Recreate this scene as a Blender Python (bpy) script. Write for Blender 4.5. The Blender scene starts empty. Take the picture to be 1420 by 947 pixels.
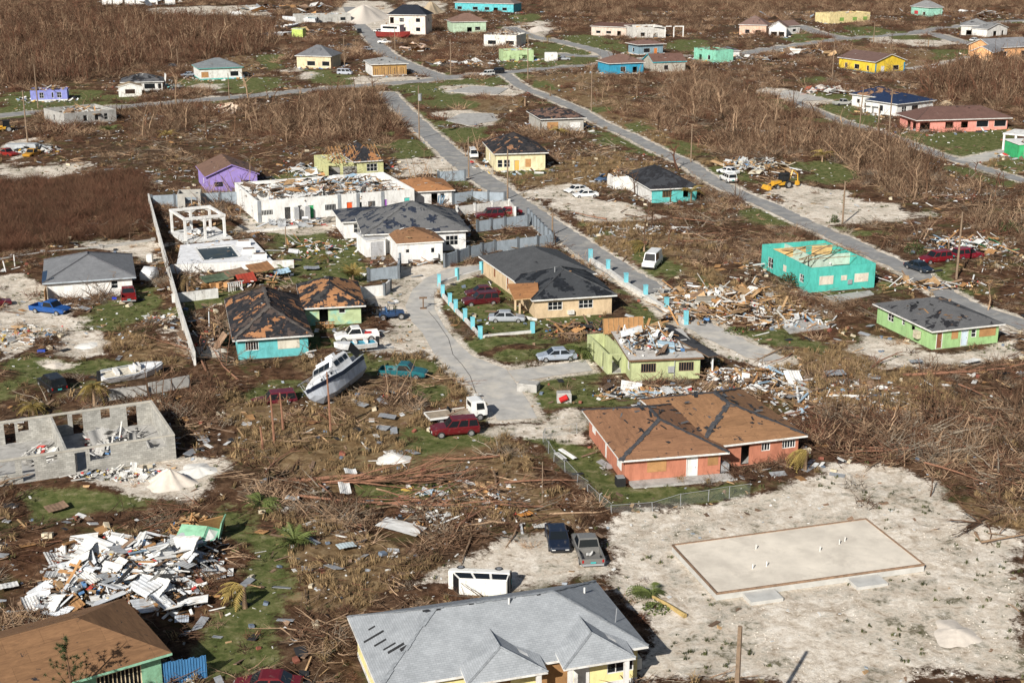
import bpy, math, random
import numpy as np
from mathutils import Vector, Matrix

random.seed(11)
rng = np.random.default_rng(11)
R = math.radians
S = bpy.context.scene
COL = S.collection

# ------------------------------------------------------------------ camera, sky, sun, exposure
CAM_H, PITCH, FPX, CX, CY = 50.0, R(17.1), 1972.2, 710.0, 473.5
cam = bpy.data.objects.new('camera', bpy.data.cameras.new('camera'))
COL.objects.link(cam)
cam.location = (0, 0, CAM_H)
cam.rotation_euler = (math.pi / 2 - PITCH, 0, 0)
cam.data.lens = 50
cam.data.sensor_width = 36
cam.data.clip_start = 1
cam.data.clip_end = 20000
S.camera = cam

SUN_EL, SUN_AZ = R(31), R(26)          # light travels towards +Y, 26 degrees to the right of the view
W = bpy.data.worlds.new('World')
S.world = W
W.use_nodes = True
wn = W.node_tree
sky = wn.nodes.new('ShaderNodeTexSky')
sky.sky_type = 'NISHITA'
sky.sun_disc = False
sky.sun_elevation = SUN_EL
sky.sun_rotation = math.pi + SUN_AZ
sky.air_density = 1.0
sky.dust_density = 1.5
bgn = wn.nodes['Background']
bgn.inputs[1].default_value = 0.05
wn.links.new(sky.outputs[0], bgn.inputs[0])
sl = bpy.data.lights.new('sun', 'SUN')
sl.energy = 5.0
sl.angle = R(0.5)
sl.color = (1.0, 0.965, 0.90)
so = bpy.data.objects.new('sun', sl)
COL.objects.link(so)
d = Vector((math.sin(SUN_AZ) * math.cos(SUN_EL), math.cos(SUN_AZ) * math.cos(SUN_EL), -math.sin(SUN_EL)))
so.rotation_euler = d.to_track_quat('-Z', 'Y').to_euler()
so.location = (-40, -60, 80)
S.view_settings.view_transform = 'Standard'
S.view_settings.look = 'None'
S.view_settings.exposure = 0.27
S.view_settings.gamma = 1.0
S.cycles.max_bounces = 5
S.cycles.diffuse_bounces = 2
S.cycles.glossy_bounces = 2
S.cycles.transmission_bounces = 2
S.cycles.transparent_max_bounces = 4
S.cycles.use_adaptive_sampling = True
S.cycles.adaptive_threshold = 0.02

# ------------------------------------------------------------------ survey helpers (photo bearing -> place on the ground)
def G(px, py, z=0.0):
    dep = PITCH + math.atan((py - CY) / FPX)
    Y = (CAM_H - z) / math.tan(dep)
    zc = Y * math.cos(PITCH) + (CAM_H - z) * math.sin(PITCH)
    return Vector(((px - CX) / FPX * zc, Y, z))

def HT(px, pb, pt):
    """height in metres of something standing at (px, pb) whose top shows at row pt"""
    g = G(px, pb)
    return CAM_H - g.y * math.tan(PITCH + math.atan((pt - CY) / FPX))

def GA(pts):
    return np.array([[*G(x, y).xy] for x, y in pts])

# ------------------------------------------------------------------ materials
MATS = {}
def _new(name):
    m = bpy.data.materials.new(name)
    m.use_nodes = True
    nt = m.node_tree
    return m, nt, nt.nodes['Principled BSDF']

def N(nt, kind, **kw):
    n = nt.nodes.new(kind)
    for k, v in kw.items():
        if k.startswith('i_'):
            n.inputs[k[2:].replace('_', ' ')].default_value = v
        else:
            setattr(n, k, v)
    return n

def c4(c, f=1.0):
    return (min(1, c[0] * f), min(1, c[1] * f), min(1, c[2] * f), 1)

def ramp(nt, src, stops):
    r = nt.nodes.new('ShaderNodeValToRGB')
    el = r.color_ramp.elements
    el[0].position, el[0].color = stops[0][0], stops[0][1]
    el[1].position, el[1].color = stops[-1][0], stops[-1][1]
    for p, c in stops[1:-1]:
        e = el.new(p)
        e.color = c
    nt.links.new(src, r.inputs[0])
    return r.outputs[0]

def mix(nt, fac, a, b, mode='MIX'):
    m = nt.nodes.new('ShaderNodeMix')
    m.data_type = 'RGBA'
    m.blend_type = mode
    for s, v in ((m.inputs[0], fac), (m.inputs[6], a), (m.inputs[7], b)):
        if hasattr(v, 'links') or isinstance(v, bpy.types.NodeSocket):
            nt.links.new(v, s)
        elif isinstance(v, (int, float)):
            s.default_value = v
        else:
            s.default_value = v if len(v) == 4 else (*v, 1)
    return m.outputs[2]

def math_(nt, op, a, b=0.0, clamp=False):
    m = nt.nodes.new('ShaderNodeMath')
    m.operation = op
    m.use_clamp = clamp
    for s, v in ((m.inputs[0], a), (m.inputs[1], b)):
        if isinstance(v, bpy.types.NodeSocket):
            nt.links.new(v, s)
        else:
            s.default_value = v
    return m.outputs[0]

def noise(nt, co, scale, detail=5, rough=0.6, dist=0.0):
    n = N(nt, 'ShaderNodeTexNoise', i_Scale=scale, i_Detail=detail, i_Roughness=rough, i_Distortion=dist)
    nt.links.new(co, n.inputs['Vector'])
    return n.outputs[0]

def mat(name, col, rough=0.8, var=0.22, scale=1.5, dirt=None, da=0.0, dscale=0.6, metallic=0.0, rnd=0.0, bump=0.0, spec=0.3, streak=0.0):
    if name in MATS:
        return MATS[name]
    m, nt, b = _new(name)
    tc = N(nt, 'ShaderNodeTexCoord')
    oi = N(nt, 'ShaderNodeObjectInfo')
    off = N(nt, 'ShaderNodeVectorMath', operation='ADD')
    sc = N(nt, 'ShaderNodeVectorMath', operation='SCALE')
    sc.inputs[3].default_value = 37.0
    cmb = N(nt, 'ShaderNodeCombineXYZ')
    nt.links.new(oi.outputs['Random'], cmb.inputs[0])
    nt.links.new(oi.outputs['Random'], cmb.inputs[1])
    nt.links.new(cmb.outputs[0], sc.inputs[0])
    nt.links.new(tc.outputs['Object'], off.inputs[0])
    nt.links.new(sc.outputs[0], off.inputs[1])
    co = off.outputs[0]
    n1 = noise(nt, co, scale, 6, 0.65)
    c = ramp(nt, n1, [(0.3, c4(col, 1 - var)), (0.7, c4(col, 1 + var))])
    if dirt is not None:
        n2 = noise(nt, co, dscale, 8, 0.7, 0.4)
        f = ramp(nt, n2, [(0.62 - da * 0.4, (0, 0, 0, 1)), (0.78 - da * 0.4, (1, 1, 1, 1))])
        f2 = math_(nt, 'MULTIPLY', f, 0.8)
        c = mix(nt, f2, c, c4(dirt))
    if rnd:
        hv = N(nt, 'ShaderNodeHueSaturation')
        v = math_(nt, 'MULTIPLY', oi.outputs['Random'], 2 * rnd)
        v = math_(nt, 'ADD', v, 1 - rnd)
        nt.links.new(v, hv.inputs['Value'])
        nt.links.new(c, hv.inputs['Color'])
        c = hv.outputs[0]
    if streak:
        mp = N(nt, 'ShaderNodeMapping')
        mp.inputs['Scale'].default_value = (1.7, 1.7, .5)
        nt.links.new(co, mp.inputs[0])
        sv = ramp(nt, noise(nt, mp.outputs[0], 1.0, 6, 0.7), [(0.36, (1 - streak, 1 - streak * 1.05, 1 - streak * 1.1, 1)), (0.55, (1.03, 1.03, 1.03, 1))])
        c = mix(nt, 1.0, c, sv, 'MULTIPLY')
    nt.links.new(c, b.inputs['Base Color'])
    b.inputs['Roughness'].default_value = rough
    b.inputs['Metallic'].default_value = metallic
    b.inputs['Specular IOR Level'].default_value = spec
    if bump:
        bp = N(nt, 'ShaderNodeBump', i_Strength=bump, i_Distance=0.05)
        nt.links.new(n1, bp.inputs['Height'])
        nt.links.new(bp.outputs[0], b.inputs['Normal'])
    MATS[name] = m
    return m

def paint(col, name=None, rough=0.85, dirty=0.25):
    name = name or 'paint_%02x%02x%02x' % tuple(int(255 * c) for c in col)
    return mat(name, col, rough, 0.10, 0.8, dirt=(col[0] * .55 + .02, col[1] * .5 + .018, col[2] * .45 + .012), da=dirty, dscale=0.9, bump=0.15, streak=.19)

def carpaint(col):
    name = 'car_%02x%02x%02x' % tuple(int(255 * c) for c in col)
    if name in MATS:
        return MATS[name]
    m = mat(name, col, 0.35, 0.08, 2, dirt=(.22, .19, .15), da=0.12, dscale=2.2, spec=0.5)
    m.node_tree.nodes['Principled BSDF'].inputs['Coat Weight'].default_value = 0.2
    m.node_tree.nodes['Principled BSDF'].inputs['Coat Roughness'].default_value = 0.15
    return m

def roofmat(name, shingle, pa=0.0, fa=0.0, ply=(.30, .145, .065), felt=(.022, .022, .025), scale=0.35, seed=0.0, courses=True):
    """shingle roof with torn patches: felt showing at fa, bare plywood at pa (shares of the surface)"""
    if name in MATS:
        return MATS[name]
    m, nt, b = _new(name)
    uv = N(nt, 'ShaderNodeUVMap')
    uv.uv_map = 'UVMap'
    tc = N(nt, 'ShaderNodeTexCoord')
    mp = N(nt, 'ShaderNodeMapping')
    mp.inputs['Location'].default_value = (seed * 7.3, seed * 3.1, seed)
    nt.links.new(tc.outputs['Object'], mp.inputs[0])
    co = mp.outputs[0]
    br = N(nt, 'ShaderNodeTexBrick', i_Scale=1.0)
    br.inputs['Brick Width'].default_value = 0.34
    br.inputs['Row Height'].default_value = 0.16
    br.inputs['Mortar Size'].default_value = 0.012
    br.inputs['Color1'].default_value = c4(shingle, 1.07)
    br.inputs['Color2'].default_value = c4(shingle, 0.92)
    br.inputs['Mortar'].default_value = c4(shingle, 0.72)
    nt.links.new(uv.outputs[0], br.inputs[0])
    nl = noise(nt, co, 0.7, 7, 0.7)
    tone = ramp(nt, nl, [(0.3, (.80, .80, .80, 1)), (0.7, (1.14, 1.13, 1.12, 1))])
    c = mix(nt, 1.0, br.outputs[0], tone, 'MULTIPLY')
    sn_ = N(nt, 'ShaderNodeVectorMath', operation='SNAP')
    sn_.inputs[1].default_value = (.42, .20, 1)
    nt.links.new(uv.outputs[0], sn_.inputs[0])
    mp2 = N(nt, 'ShaderNodeMapping')
    mp2.inputs['Location'].default_value = (seed * 5.7, seed * 2.9, seed)
    nt.links.new(sn_.outputs[0], mp2.inputs[0])
    nd = math_(nt, 'ADD', math_(nt, 'MULTIPLY', noise(nt, mp2.outputs[0], scale, 9, 0.62, 0.6), .7), math_(nt, 'MULTIPLY', noise(nt, co, scale, 9, 0.62, 0.6), .3))
    blk = N(nt, 'ShaderNodeTexVoronoi', i_Scale=1.1)
    blk.distance = 'CHEBYCHEV'
    nt.links.new(uv.outputs[0], blk.inputs[0])
    bw = N(nt, 'ShaderNodeRGBToBW')
    nt.links.new(blk.outputs['Color'], bw.inputs[0])
    jag = math_(nt, 'MULTIPLY', math_(nt, 'SUBTRACT', bw.outputs[0], 0.5), 0.10)
    nd = math_(nt, 'ADD', nd, jag)
    def thr(share):      # rough inverse of the noise distribution
        return 0.5 + 0.22 * (0.5 - share) * 2 * (1 if abs(share - .5) < .45 else 1.25)
    if fa > 0:
        t = thr(min(1, fa + pa))
        f = ramp(nt, nd, [(t, (0, 0, 0, 1)), (t + 0.012, (1, 1, 1, 1))])
        fc = ramp(nt, noise(nt, co, 2.2, 5), [(0.35, c4(felt, .7)), (0.7, c4(felt, 1.7))])
        c = mix(nt, f, c, fc)
    if pa > 0:
        stc = N(nt, 'ShaderNodeMapping')
        stc.inputs['Scale'].default_value = (.5, 2.2, 1)
        nt.links.new(uv.outputs[0], stc.inputs[0])
        pb = N(nt, 'ShaderNodeTexBrick', i_Scale=1.0)
        pb.inputs['Brick Width'].default_value = 2.44
        pb.inputs['Row Height'].default_value = 1.22
        pb.inputs['Mortar Size'].default_value = 0.012
        pb.inputs['Color1'].default_value = c4(ply, 1.10)
        pb.inputs['Color2'].default_value = c4(ply, 0.88)
        pb.inputs['Mortar'].default_value = c4(ply, 0.62)
        nt.links.new(uv.outputs[0], pb.inputs[0])
        st = noise(nt, stc.outputs[0], 1.4, 8, 0.75, 1.0)
        pc = mix(nt, 1.0, pb.outputs[0], ramp(nt, st, [(0.3, (.68, .66, .66, 1)), (0.7, (1.3, 1.28, 1.22, 1))]), 'MULTIPLY')
        t = thr(pa)
        f = ramp(nt, nd, [(t, (0, 0, 0, 1)), (t + 0.010, (1, 1, 1, 1))])
        c = mix(nt, f, c, pc)
        if pa > 0.6:       # scraps of black paper left on the boards
            sn = noise(nt, co, 1.1, 9, 0.65, 0.8)
            f = ramp(nt, sn, [(0.635, (0, 0, 0, 1)), (0.645, (1, 1, 1, 1))])
            c = mix(nt, f, c, c4(felt, 1.2))
    nt.links.new(c, b.inputs['Base Color'])
    b.inputs['Roughness'].default_value = 0.9
    b.inputs['Specular IOR Level'].default_value = 0.2
    bp = N(nt, 'ShaderNodeBump', i_Strength=0.5, i_Distance=0.03)
    nt.links.new(nd, bp.inputs['Height'])
    nt.links.new(bp.outputs[0], b.inputs['Normal'])
    MATS[name] = m
    return m

def glass():
    if 'glass' in MATS:
        return MATS['glass']
    m, nt, b = _new('glass')
    b.inputs['Base Color'].default_value = (.012, .015, .018, 1)
    b.inputs['Roughness'].default_value = 0.08
    MATS['glass'] = m
    return m

WHITE = (.74, .73, .70)
def M_white(): return paint(WHITE, 'white_paint')
def M_conc(): return mat('concrete', (.40, .385, .36), .9, .18, 1.2, dirt=(.16, .15, .13), da=.25, dscale=.7, bump=.2)
def M_wood(): return mat('raw_lumber', (.42, .27, .14), .85, .3, 3, rnd=.35)
def M_oldwood(): return mat('old_wood', (.20, .13, .085), .9, .35, 3, rnd=.4)
def M_ply(): return mat('plywood', (.40, .215, .09), .85, .2, 1.5, rnd=.25)
def M_dark(): return mat('dark_rubber', (.02, .02, .021), .8, .2)
def M_metal(): return mat('galvanised_metal', (.42, .43, .44), .5, .15, 2, metallic=.4, rnd=.15)
def M_bark(): return mat('dead_bark', (.110, .062, .036), .95, .4, 4, rnd=.45)
def M_pale(): return mat('pale_bark', (.30, .200, .125), .95, .3, 4, rnd=.4)

# ------------------------------------------------------------------ mesh builder
class MB:
    def __init__(s):
        s.v, s.f, s.m, s.uv = [], [], [], []
    def face(s, pts, mi=0, uv=None):
        i = len(s.v)
        s.v.extend([tuple(p) for p in pts])
        s.f.append(tuple(range(i, i + len(pts))))
        s.m.append(mi)
        s.uv.append(uv if uv else [(p[0], p[1] + p[2]) for p in pts])
    def box(s, c, size, rot=None, mi=0):
        x, y, z = size[0] / 2, size[1] / 2, size[2] / 2
        P = [Vector((a * x, b * y, e * z)) for e in (-1, 1) for a, b in ((-1, -1), (1, -1), (1, 1), (-1, 1))]
        if rot is not None:
            P = [rot @ p for p in P]
        P = [p + Vector(c) for p in P]
        i = len(s.v)
        s.v.extend([tuple(p) for p in P])
        for q in ((0, 3, 2, 1), (4, 5, 6, 7), (0, 1, 5, 4), (1, 2, 6, 5), (2, 3, 7, 6), (3, 0, 4, 7)):
            s.f.append(tuple(i + k for k in q))
            s.m.append(mi)
            s.uv.append([(P[k][0] + P[k][1], P[k][2]) for k in q])
    def b2(s, lo, hi, mi=0):
        s.box([(a + b) / 2 for a, b in zip(lo, hi)], [b - a for a, b in zip(lo, hi)], mi=mi)
    def loft(s, rings, mi=0, cap=True, closed=True):
        i0 = len(s.v)
        n = len(rings[0])
        for r in rings:
            s.v.extend([tuple(p) for p in r])
        for k in range(len(rings) - 1):
            for j in range(n if closed else n - 1):
                a, b = i0 + k * n + j, i0 + k * n + (j + 1) % n
                s.f.append((a, b, b + n, a + n))
                s.m.append(mi)
                s.uv.append([(0, 0)] * 4)
        if cap:
            s.f.append(tuple(i0 + j for j in reversed(range(n))))
            s.m.append(mi)
            s.uv.append([(0, 0)] * n)
            e = i0 + (len(rings) - 1) * n
            s.f.append(tuple(e + j for j in range(n)))
            s.m.append(mi)
            s.uv.append([(0, 0)] * n)
    def tube(s, pts, rad, n=5, mi=0, cap=False):
        pts = [Vector(p) for p in pts]
        if not hasattr(rad, '__len__'):
            rad = [rad] * len(pts)
        rings = []
        for k, p in enumerate(pts):
            t = (pts[min(k + 1, len(pts) - 1)] - pts[max(k - 1, 0)]).normalized()
            u = t.cross(Vector((0, 0, 1)) if abs(t.z) < .9 else Vector((1, 0, 0))).normalized()
            w = u.cross(t)
            rings.append([p + rad[k] * (math.cos(2 * math.pi * j / n) * u + math.sin(2 * math.pi * j / n) * w) for j in range(n)])
        s.loft(rings, mi, cap)
    def mesh(s, name, mats, smooth=False, uv=False):
        me = bpy.data.meshes.new(name)
        me.from_pydata(s.v, [], s.f)
        for m in (mats if isinstance(mats, (list, tuple)) else [mats]):
            me.materials.append(m)
        if any(s.m):
            me.polygons.foreach_set('material_index', s.m)
        if uv:
            l = me.uv_layers.new(name='UVMap')
            l.data.foreach_set('uv', [c for f in s.uv for p in f for c in p])
        if smooth:
            me.polygons.foreach_set('use_smooth', [True] * len(me.polygons))
        me.update()
        return me
    def build(s, name, mats, parent=None, loc=(0, 0, 0), rz=0.0, smooth=False, uv=False):
        return obj(name, s.mesh(name, mats, smooth, uv), parent, loc, rz)

def obj(name, me, parent=None, loc=(0, 0, 0), rz=0.0, rot=None, scale=None):
    o = bpy.data.objects.new(name, me)
    COL.objects.link(o)
    o.parent = parent
    o.location = loc
    if rot is not None:
        o.rotation_euler = rot
    elif rz:
        o.rotation_euler = (0, 0, rz)
    if scale is not None:
        o.scale = scale if hasattr(scale, '__len__') else (scale,) * 3
    return o

def tag(o, label=None, cat=None, group=None, kind=None):
    if label: o['label'] = label
    if cat: o['category'] = cat
    if group: o['group'] = group
    if kind: o['kind'] = kind
    return o

def thing(name, label, cat, loc=(0, 0, 0), rz=0.0, group=None, rot=None):
    o = obj(name, None, None, loc, rz, rot)
    o.empty_display_size = 0.5
    return tag(o, label, cat, group)

def dup(o, parent=None):
    c = o.copy()
    COL.objects.link(c)
    c.parent = parent
    for ch in list(o.children):
        dup(ch, c)
    return c

# ------------------------------------------------------------------ the ground: what grows or lies where
GRASS = [
 [(0,132),(40,128),(130,128),(205,134),(215,141),(130,147),(60,152),(0,154)],
 [(228,108),(262,110),(356,106),(358,128),(300,131),(262,124)],
 [(355,78),(396,76),(392,100),(360,92)], [(350,112),(380,108),(388,122),(350,131)],
 [(413,97),(470,102),(505,112),(495,119),(430,120)],
 [(540,120),(600,116),(650,112),(700,113),(700,118),(612,122),(640,135),(655,150),(610,152),(580,150),(560,135)],
 [(560,150),(600,160),(625,178),(690,172),(700,182),(650,198),(625,196),(600,175)],
 [(525,200),(600,196),(610,212),(560,224),(530,215)],
 [(705,22),(745,20),(752,30),(712,33)], [(776,48),(830,50),(870,60),(868,73),(830,70),(790,60)],
 [(923,56),(985,54),(990,70),(930,72)], [(741,60),(770,60),(830,75),(828,84),(760,86),(700,92),(700,88)],
 [(700,92),(822,84),(822,90),(700,96)], [(812,175),(835,178),(900,206),(890,214),(830,195)],
 [(700,238),(760,232),(780,238),(720,250)],
 [(1096,43),(1136,46),(1130,58),(1090,56)], [(1156,38),(1230,40),(1240,48),(1180,50)],
 [(1200,52),(1270,50),(1290,58),(1210,58)], [(1298,68),(1346,70),(1346,82),(1290,86)],
 [(1106,108),(1146,108),(1150,120),(1110,120)], [(1112,132),(1165,128),(1206,150),(1236,178),(1200,178),(1130,150)],
 [(1237,186),(1300,184),(1420,178),(1420,208),(1345,220),(1300,210)], [(1360,225),(1420,212),(1420,245),(1385,238)],
 [(1095,225),(1160,225),(1190,240),(1180,256),(1115,254)],
 [(110,470),(76,458),(142,433),(162,414),(215,395),(232,412),(230,432),(208,446),(178,458),(152,470)],
 [(0,510),(50,495),(100,500),(160,495),(230,512),(140,522),(60,522),(0,565)],
 [(383,318),(440,314),(480,330),(507,352),(508,392),(450,400),(395,370)],
 [(613,396),(668,378),(694,388),(700,398),(650,402),(618,420)],
 [(622,427),(660,426),(705,418),(745,445),(852,437),(852,447),(745,462),(665,460),(640,442)],
 [(665,470),(760,460),(760,476),(700,484),(672,482)],
 [(862,423),(900,418),(918,433),(880,440)], [(950,447),(995,455),(1052,490),(1032,498),(980,478)],
 [(703,533),(726,553),(762,564),(815,567),(880,564),(884,550),(800,540),(740,524)],
 [(738,606),(812,612),(868,676),(1000,668),(1036,674),(1020,692),(850,712),(800,668)],
 [(305,692),(360,700),(402,745),(405,850),(385,947),(260,947),(255,905),(320,800),(312,740)],
 [(20,692),(120,680),(210,690),(190,705),(90,720),(40,735)],
 [(560,600),(690,600),(705,625),(600,640),(540,618)],
 [(1005,455),(1060,455),(1075,468),(1020,474)], [(1128,404),(1200,400),(1210,406),(1140,414)],
 [(870,775),(900,770),(905,800),(880,812)], [(940,870),(1010,880),(1060,905),(1000,915),(950,900)],
 [(380,240),(440,236),(440,260),(385,262)], [(610,480),(655,470),(690,486),(650,494)],
 [(490,660),(640,668),(640,700),(500,700)],
]
SAND = [
 [(838,738),(905,712),(985,697),(1100,668),(1160,655),(1230,648),(1300,672),(1350,715),(1420,742),(1420,947),(880,947),(905,890),(850,815),(842,770)],
 [(688,590),(745,578),(810,567),(816,582),(808,608),(755,613),(735,606),(700,610),(676,602)],
 [(704,612),(713,612),(780,690),(830,735),(822,742),(765,696)], [(722,610),(732,608),(800,678),(842,728),(834,736),(790,692)],
 [(560,830),(590,795),(640,772),(720,748),(765,742),(852,760),(852,808),(800,806),(620,830),(600,844)],
 [(0,382),(40,378),(68,398),(68,420),(112,430),(140,442),(125,466),(60,474),(48,490),(0,505)],
 [(88,482),(105,470),(140,468),(160,476),(145,490),(105,494)], [(48,506),(70,499),(104,503),(92,515),(58,514)],
 [(0,230),(112,230),(70,248),(0,254)], [(120,668),(200,640),(312,636),(318,660),(282,692),(190,692)],
 [(1068,266),(1110,258),(1160,266),(1230,283),(1285,300),(1220,313),(1150,313),(1110,300),(1078,285)],
 [(728,262),(785,257),(802,275),(842,280),(908,298),(900,306),(830,314),(795,308),(768,285)],
 [(548,372),(616,366),(645,372),(612,392),(592,402),(560,402),(540,412)],
 [(500,425),(548,405),(580,400),(600,425),(600,490),(570,500),(525,497),(515,472),(535,452)],
 [(345,298),(420,300),(480,310),(470,322),(360,326),(320,320)],
 [(455,30),(478,2),(535,2),(560,30),(540,45)], [(205,12),(360,8),(372,24),(215,22)], [(560,2),(612,2),(612,20),(575,18)],
 [(396,97),(434,98),(436,112),(402,110)], [(470,108),(520,108),(570,106),(600,112),(500,117)],
 [(612,124),(640,118),(715,120),(712,133),(640,135)], [(612,158),(660,154),(695,160),(690,174),(630,176)],
 [(726,32),(755,30),(772,42),(745,48)], [(1200,54),(1312,56),(1310,66),(1215,62)],
 [(1192,470),(1290,488),(1420,470),(1420,498),(1300,506),(1230,512),(1190,492)],
 [(553,222),(610,216),(636,236),(560,244)], [(188,162),(218,160),(216,172),(192,172)], [(262,118),(300,116),(306,132),(268,128)],
 [(700,506),(812,502),(816,514),(712,524)], [(955,460),(1010,478),(1090,500),(1060,508),(1000,488)],
 [(645,232),(690,236),(760,300),(720,300)], [(745,258),(800,255),(800,262),(750,272)],
 [(900,385),(960,420),(1010,470),(980,470),(930,440)],
 [(0,200),(60,190),(70,215),(0,225)], [(60,340),(190,333),(225,340),(215,370),(160,345)],
 [(1240,415),(1330,420),(1420,455),(1420,470),(1330,440)], [(240,455),(300,470),(300,500),(260,500)],
 [(690,40),(740,45),(770,60),(720,56)],
]
DRY = [
 [(325,545),(420,570),(500,575),(560,560),(600,600),(720,612),(730,660),(600,690),(400,668),(318,640)],
 [(795,300),(960,330),(1010,352),(965,385),(880,372),(815,335)],
 [(712,110),(830,102),(860,130),(900,170),(1000,232),(930,214),(830,167),(758,132)],
 [(1080,468),(1180,480),(1250,512),(1350,548),(1250,585),(1130,565),(1070,505)],
 [(155,478),(200,465),(262,480),(262,516),(180,514)], [(395,700),(560,758),(620,790),(480,862),(400,845)],
 [(300,75),(352,80),(352,112),(310,108)], [(1150,62),(1290,70),(1335,92),(1260,112),(1180,70)],
 [(1237,180),(1400,184),(1420,240),(1300,212)], [(560,470),(640,510),(690,575),(640,585),(585,535)],
 [(700,238),(860,215),(910,232),(830,262),(730,262)], [(640,655),(740,665),(820,735),(740,742),(640,720)],
 [(1000,400),(1060,400),(1110,440),(1060,450)], [(620,140),(720,136),(725,160),(640,156)],
 [(850,310),(1010,390),(980,400),(850,340)], [(1240,700),(1420,690),(1420,745),(1330,715)],
 [(420,500),(530,520),(545,590),(440,595)],
]
ROADS = [   # centre line, width
 ([(-30,163),(40,157),(110,152),(200,146),(280,139),(350,133),(450,123),(527,117),(600,111),(645,105),(700,101),(763,95),(830,90),(900,82),(960,77),(1025,76),(1060,69),(1110,62),(1174,54),(1225,50),(1288,46),(1313,53),(1352,62),(1420,70)], 6.6),
 ([(484,10),(494,30),(512,48),(525,64),(540,78),(565,90),(595,102),(625,110)], 6.0),
 ([(536,128),(548,142),(568,162),(591,183),(614,203),(642,228),(680,255),(730,291),(763,313),(801,338),(839,363),(865,380),(892,396),(918,414),(953,443)], 4.9),
 ([(953,443),(1000,468),(1070,500)], 4.0),
 ([(700,103),(725,121),(758,134),(801,152),(832,170),(877,190),(915,210),(953,227),(979,245),(1024,268),(1060,283),(1098,301),(1131,316),(1161,329),(1199,347),(1237,364),(1272,381),(1308,406),(1339,423),(1390,440),(1430,455)], 3.7),
 ([(1075,127),(1123,150),(1169,169),(1217,182),(1263,200),(1313,218),(1339,226),(1377,238),(1430,254)], 3.0),
 ([(1337,224),(1380,215),(1412,209)], 5.0), ([(707,38),(738,51),(776,58),(832,72),(850,84)], 6.0),
 ([(1108,36),(1136,46),(1174,54)], 6.0), ([(1258,96),(1296,91),(1346,79)], 4.0), ([(1270,46),(1300,40),(1420,28)], 7.0),
 ([(774,75),(800,78),(830,79)], 6.0), ([(1075,127),(1100,133),(1128,140)], 10.0),
]
LANE = [(586,462),(603,493),(629,516),(654,536),(677,561),(690,583),(745,580),(735,560),(716,532),(702,512),(655,494),(637,478),(617,455),(602,428),(602,408),(612,396),(640,386),(668,378),(700,372),(698,365),(664,368),(620,373),(590,386),(572,402),(562,425),(570,445)]
DRIVE = [(704,514),(760,507),(812,500),(822,514),(770,521),(716,530)]

def sdist(poly, X, Y):
    """signed distance (negative inside) to a polygon in world metres"""
    x0, y0 = poly.min(0) - 8
    x1, y1 = poly.max(0) + 8
    out = np.full(X.shape, 99.0)
    sel = (X > x0) & (X < x1) & (Y > y0) & (Y < y1)
    if not sel.any():
        return out
    px, py = X[sel], Y[sel]
    dm = np.full(px.shape, 1e9)
    ins = np.zeros(px.shape, bool)
    n = len(poly)
    for i in range(n):
        a, b = poly[i], poly[(i + 1) % n]
        e = b - a
        t = np.clip(((px - a[0]) * e[0] + (py - a[1]) * e[1]) / (e @ e + 1e-9), 0, 1)
        dm = np.minimum(dm, np.hypot(px - a[0] - t * e[0], py - a[1] - t * e[1]))
        c = (a[1] > py) != (b[1] > py)
        xi = a[0] + (py - a[1]) / (b[1] - a[1] + 1e-12) * e[0]
        ins ^= c & (px < xi)
    out[sel] = np.where(ins, -dm, dm)
    return out

def ldist(line, X, Y):
    dm = np.full(X.shape, 1e9)
    for a, b in zip(line[:-1], line[1:]):
        e = b - a
        t = np.clip(((X - a[0]) * e[0] + (Y - a[1]) * e[1]) / (e @ e + 1e-9), 0, 1)
        dm = np.minimum(dm, np.hypot(X - a[0] - t * e[0], Y - a[1] - t * e[1]))
    return dm

WG, WS, WD = [GA(p) for p in GRASS], [GA(p) for p in SAND], [GA(p) for p in DRY]
WR = [(GA(l), w) for l, w in ROADS]
WLANE, WDRIVE = GA(LANE), GA(DRIVE)
BUILT = []          # footprints, filled in by the houses: no brush grows there

def fields(X, Y):
    wob = np.clip(Y / 150, .7, 2.2)
    Xw = X + wob * (3.2 * (vnoise(X, Y, 6.5, 61) - .5) + 2.0 * (vnoise(X, Y, 2.4, 62) - .5))
    Yw = Y + wob * (4.2 * (vnoise(X, Y, 7.5, 63) - .5) + 2.6 * (vnoise(X, Y, 2.8, 64) - .5))
    def region(ps, weights={}):
        m = np.full(X.shape, -9.0)
        for i, p in enumerate(ps):
            soft = 1.5 + 0.007 * p[:, 1].mean()
            m = np.maximum(m, np.clip(0.5 - sdist(p, Xw, Yw) / (2 * soft), 0, 1) * weights.get(i, 1.0))
        return np.clip(m, 0, 1)
    g, s, dr = region(WG, {34: .74}), region(WS, {0: .9, 2: .62, 3: .62, 4: .70}), region(WD)
    rd = np.full(X.shape, 1e9)
    for l, w in WR:
        rd = np.minimum(rd, ldist(l, X, Y) - w / 2)
    rd = np.minimum(rd, np.minimum(sdist(WLANE, X, Y), sdist(WDRIVE, X, Y)))
    # grass creeping in along the verges and in the yards
    verge = np.clip((11 - rd) / 6, 0, 1) * np.clip((vnoise(X, Y, 11, 91) * .65 + vnoise(X, Y, 4, 92) * .35 - .50) * 7, 0, 1)
    yard = np.clip(1.3 - np.hypot((X + 14) / 62, (Y - 172) / 62), 0, 1) * np.clip((vnoise(X, Y, 8, 93) * .6 + vnoise(X, Y, 3.5, 94) * .4 - .52) * 7, 0, 1)
    g = np.maximum(g, .75 * np.maximum(verge, yard) * (1 - np.clip(s * 1.5, 0, 1)))
    return g, s, dr, rd

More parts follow.
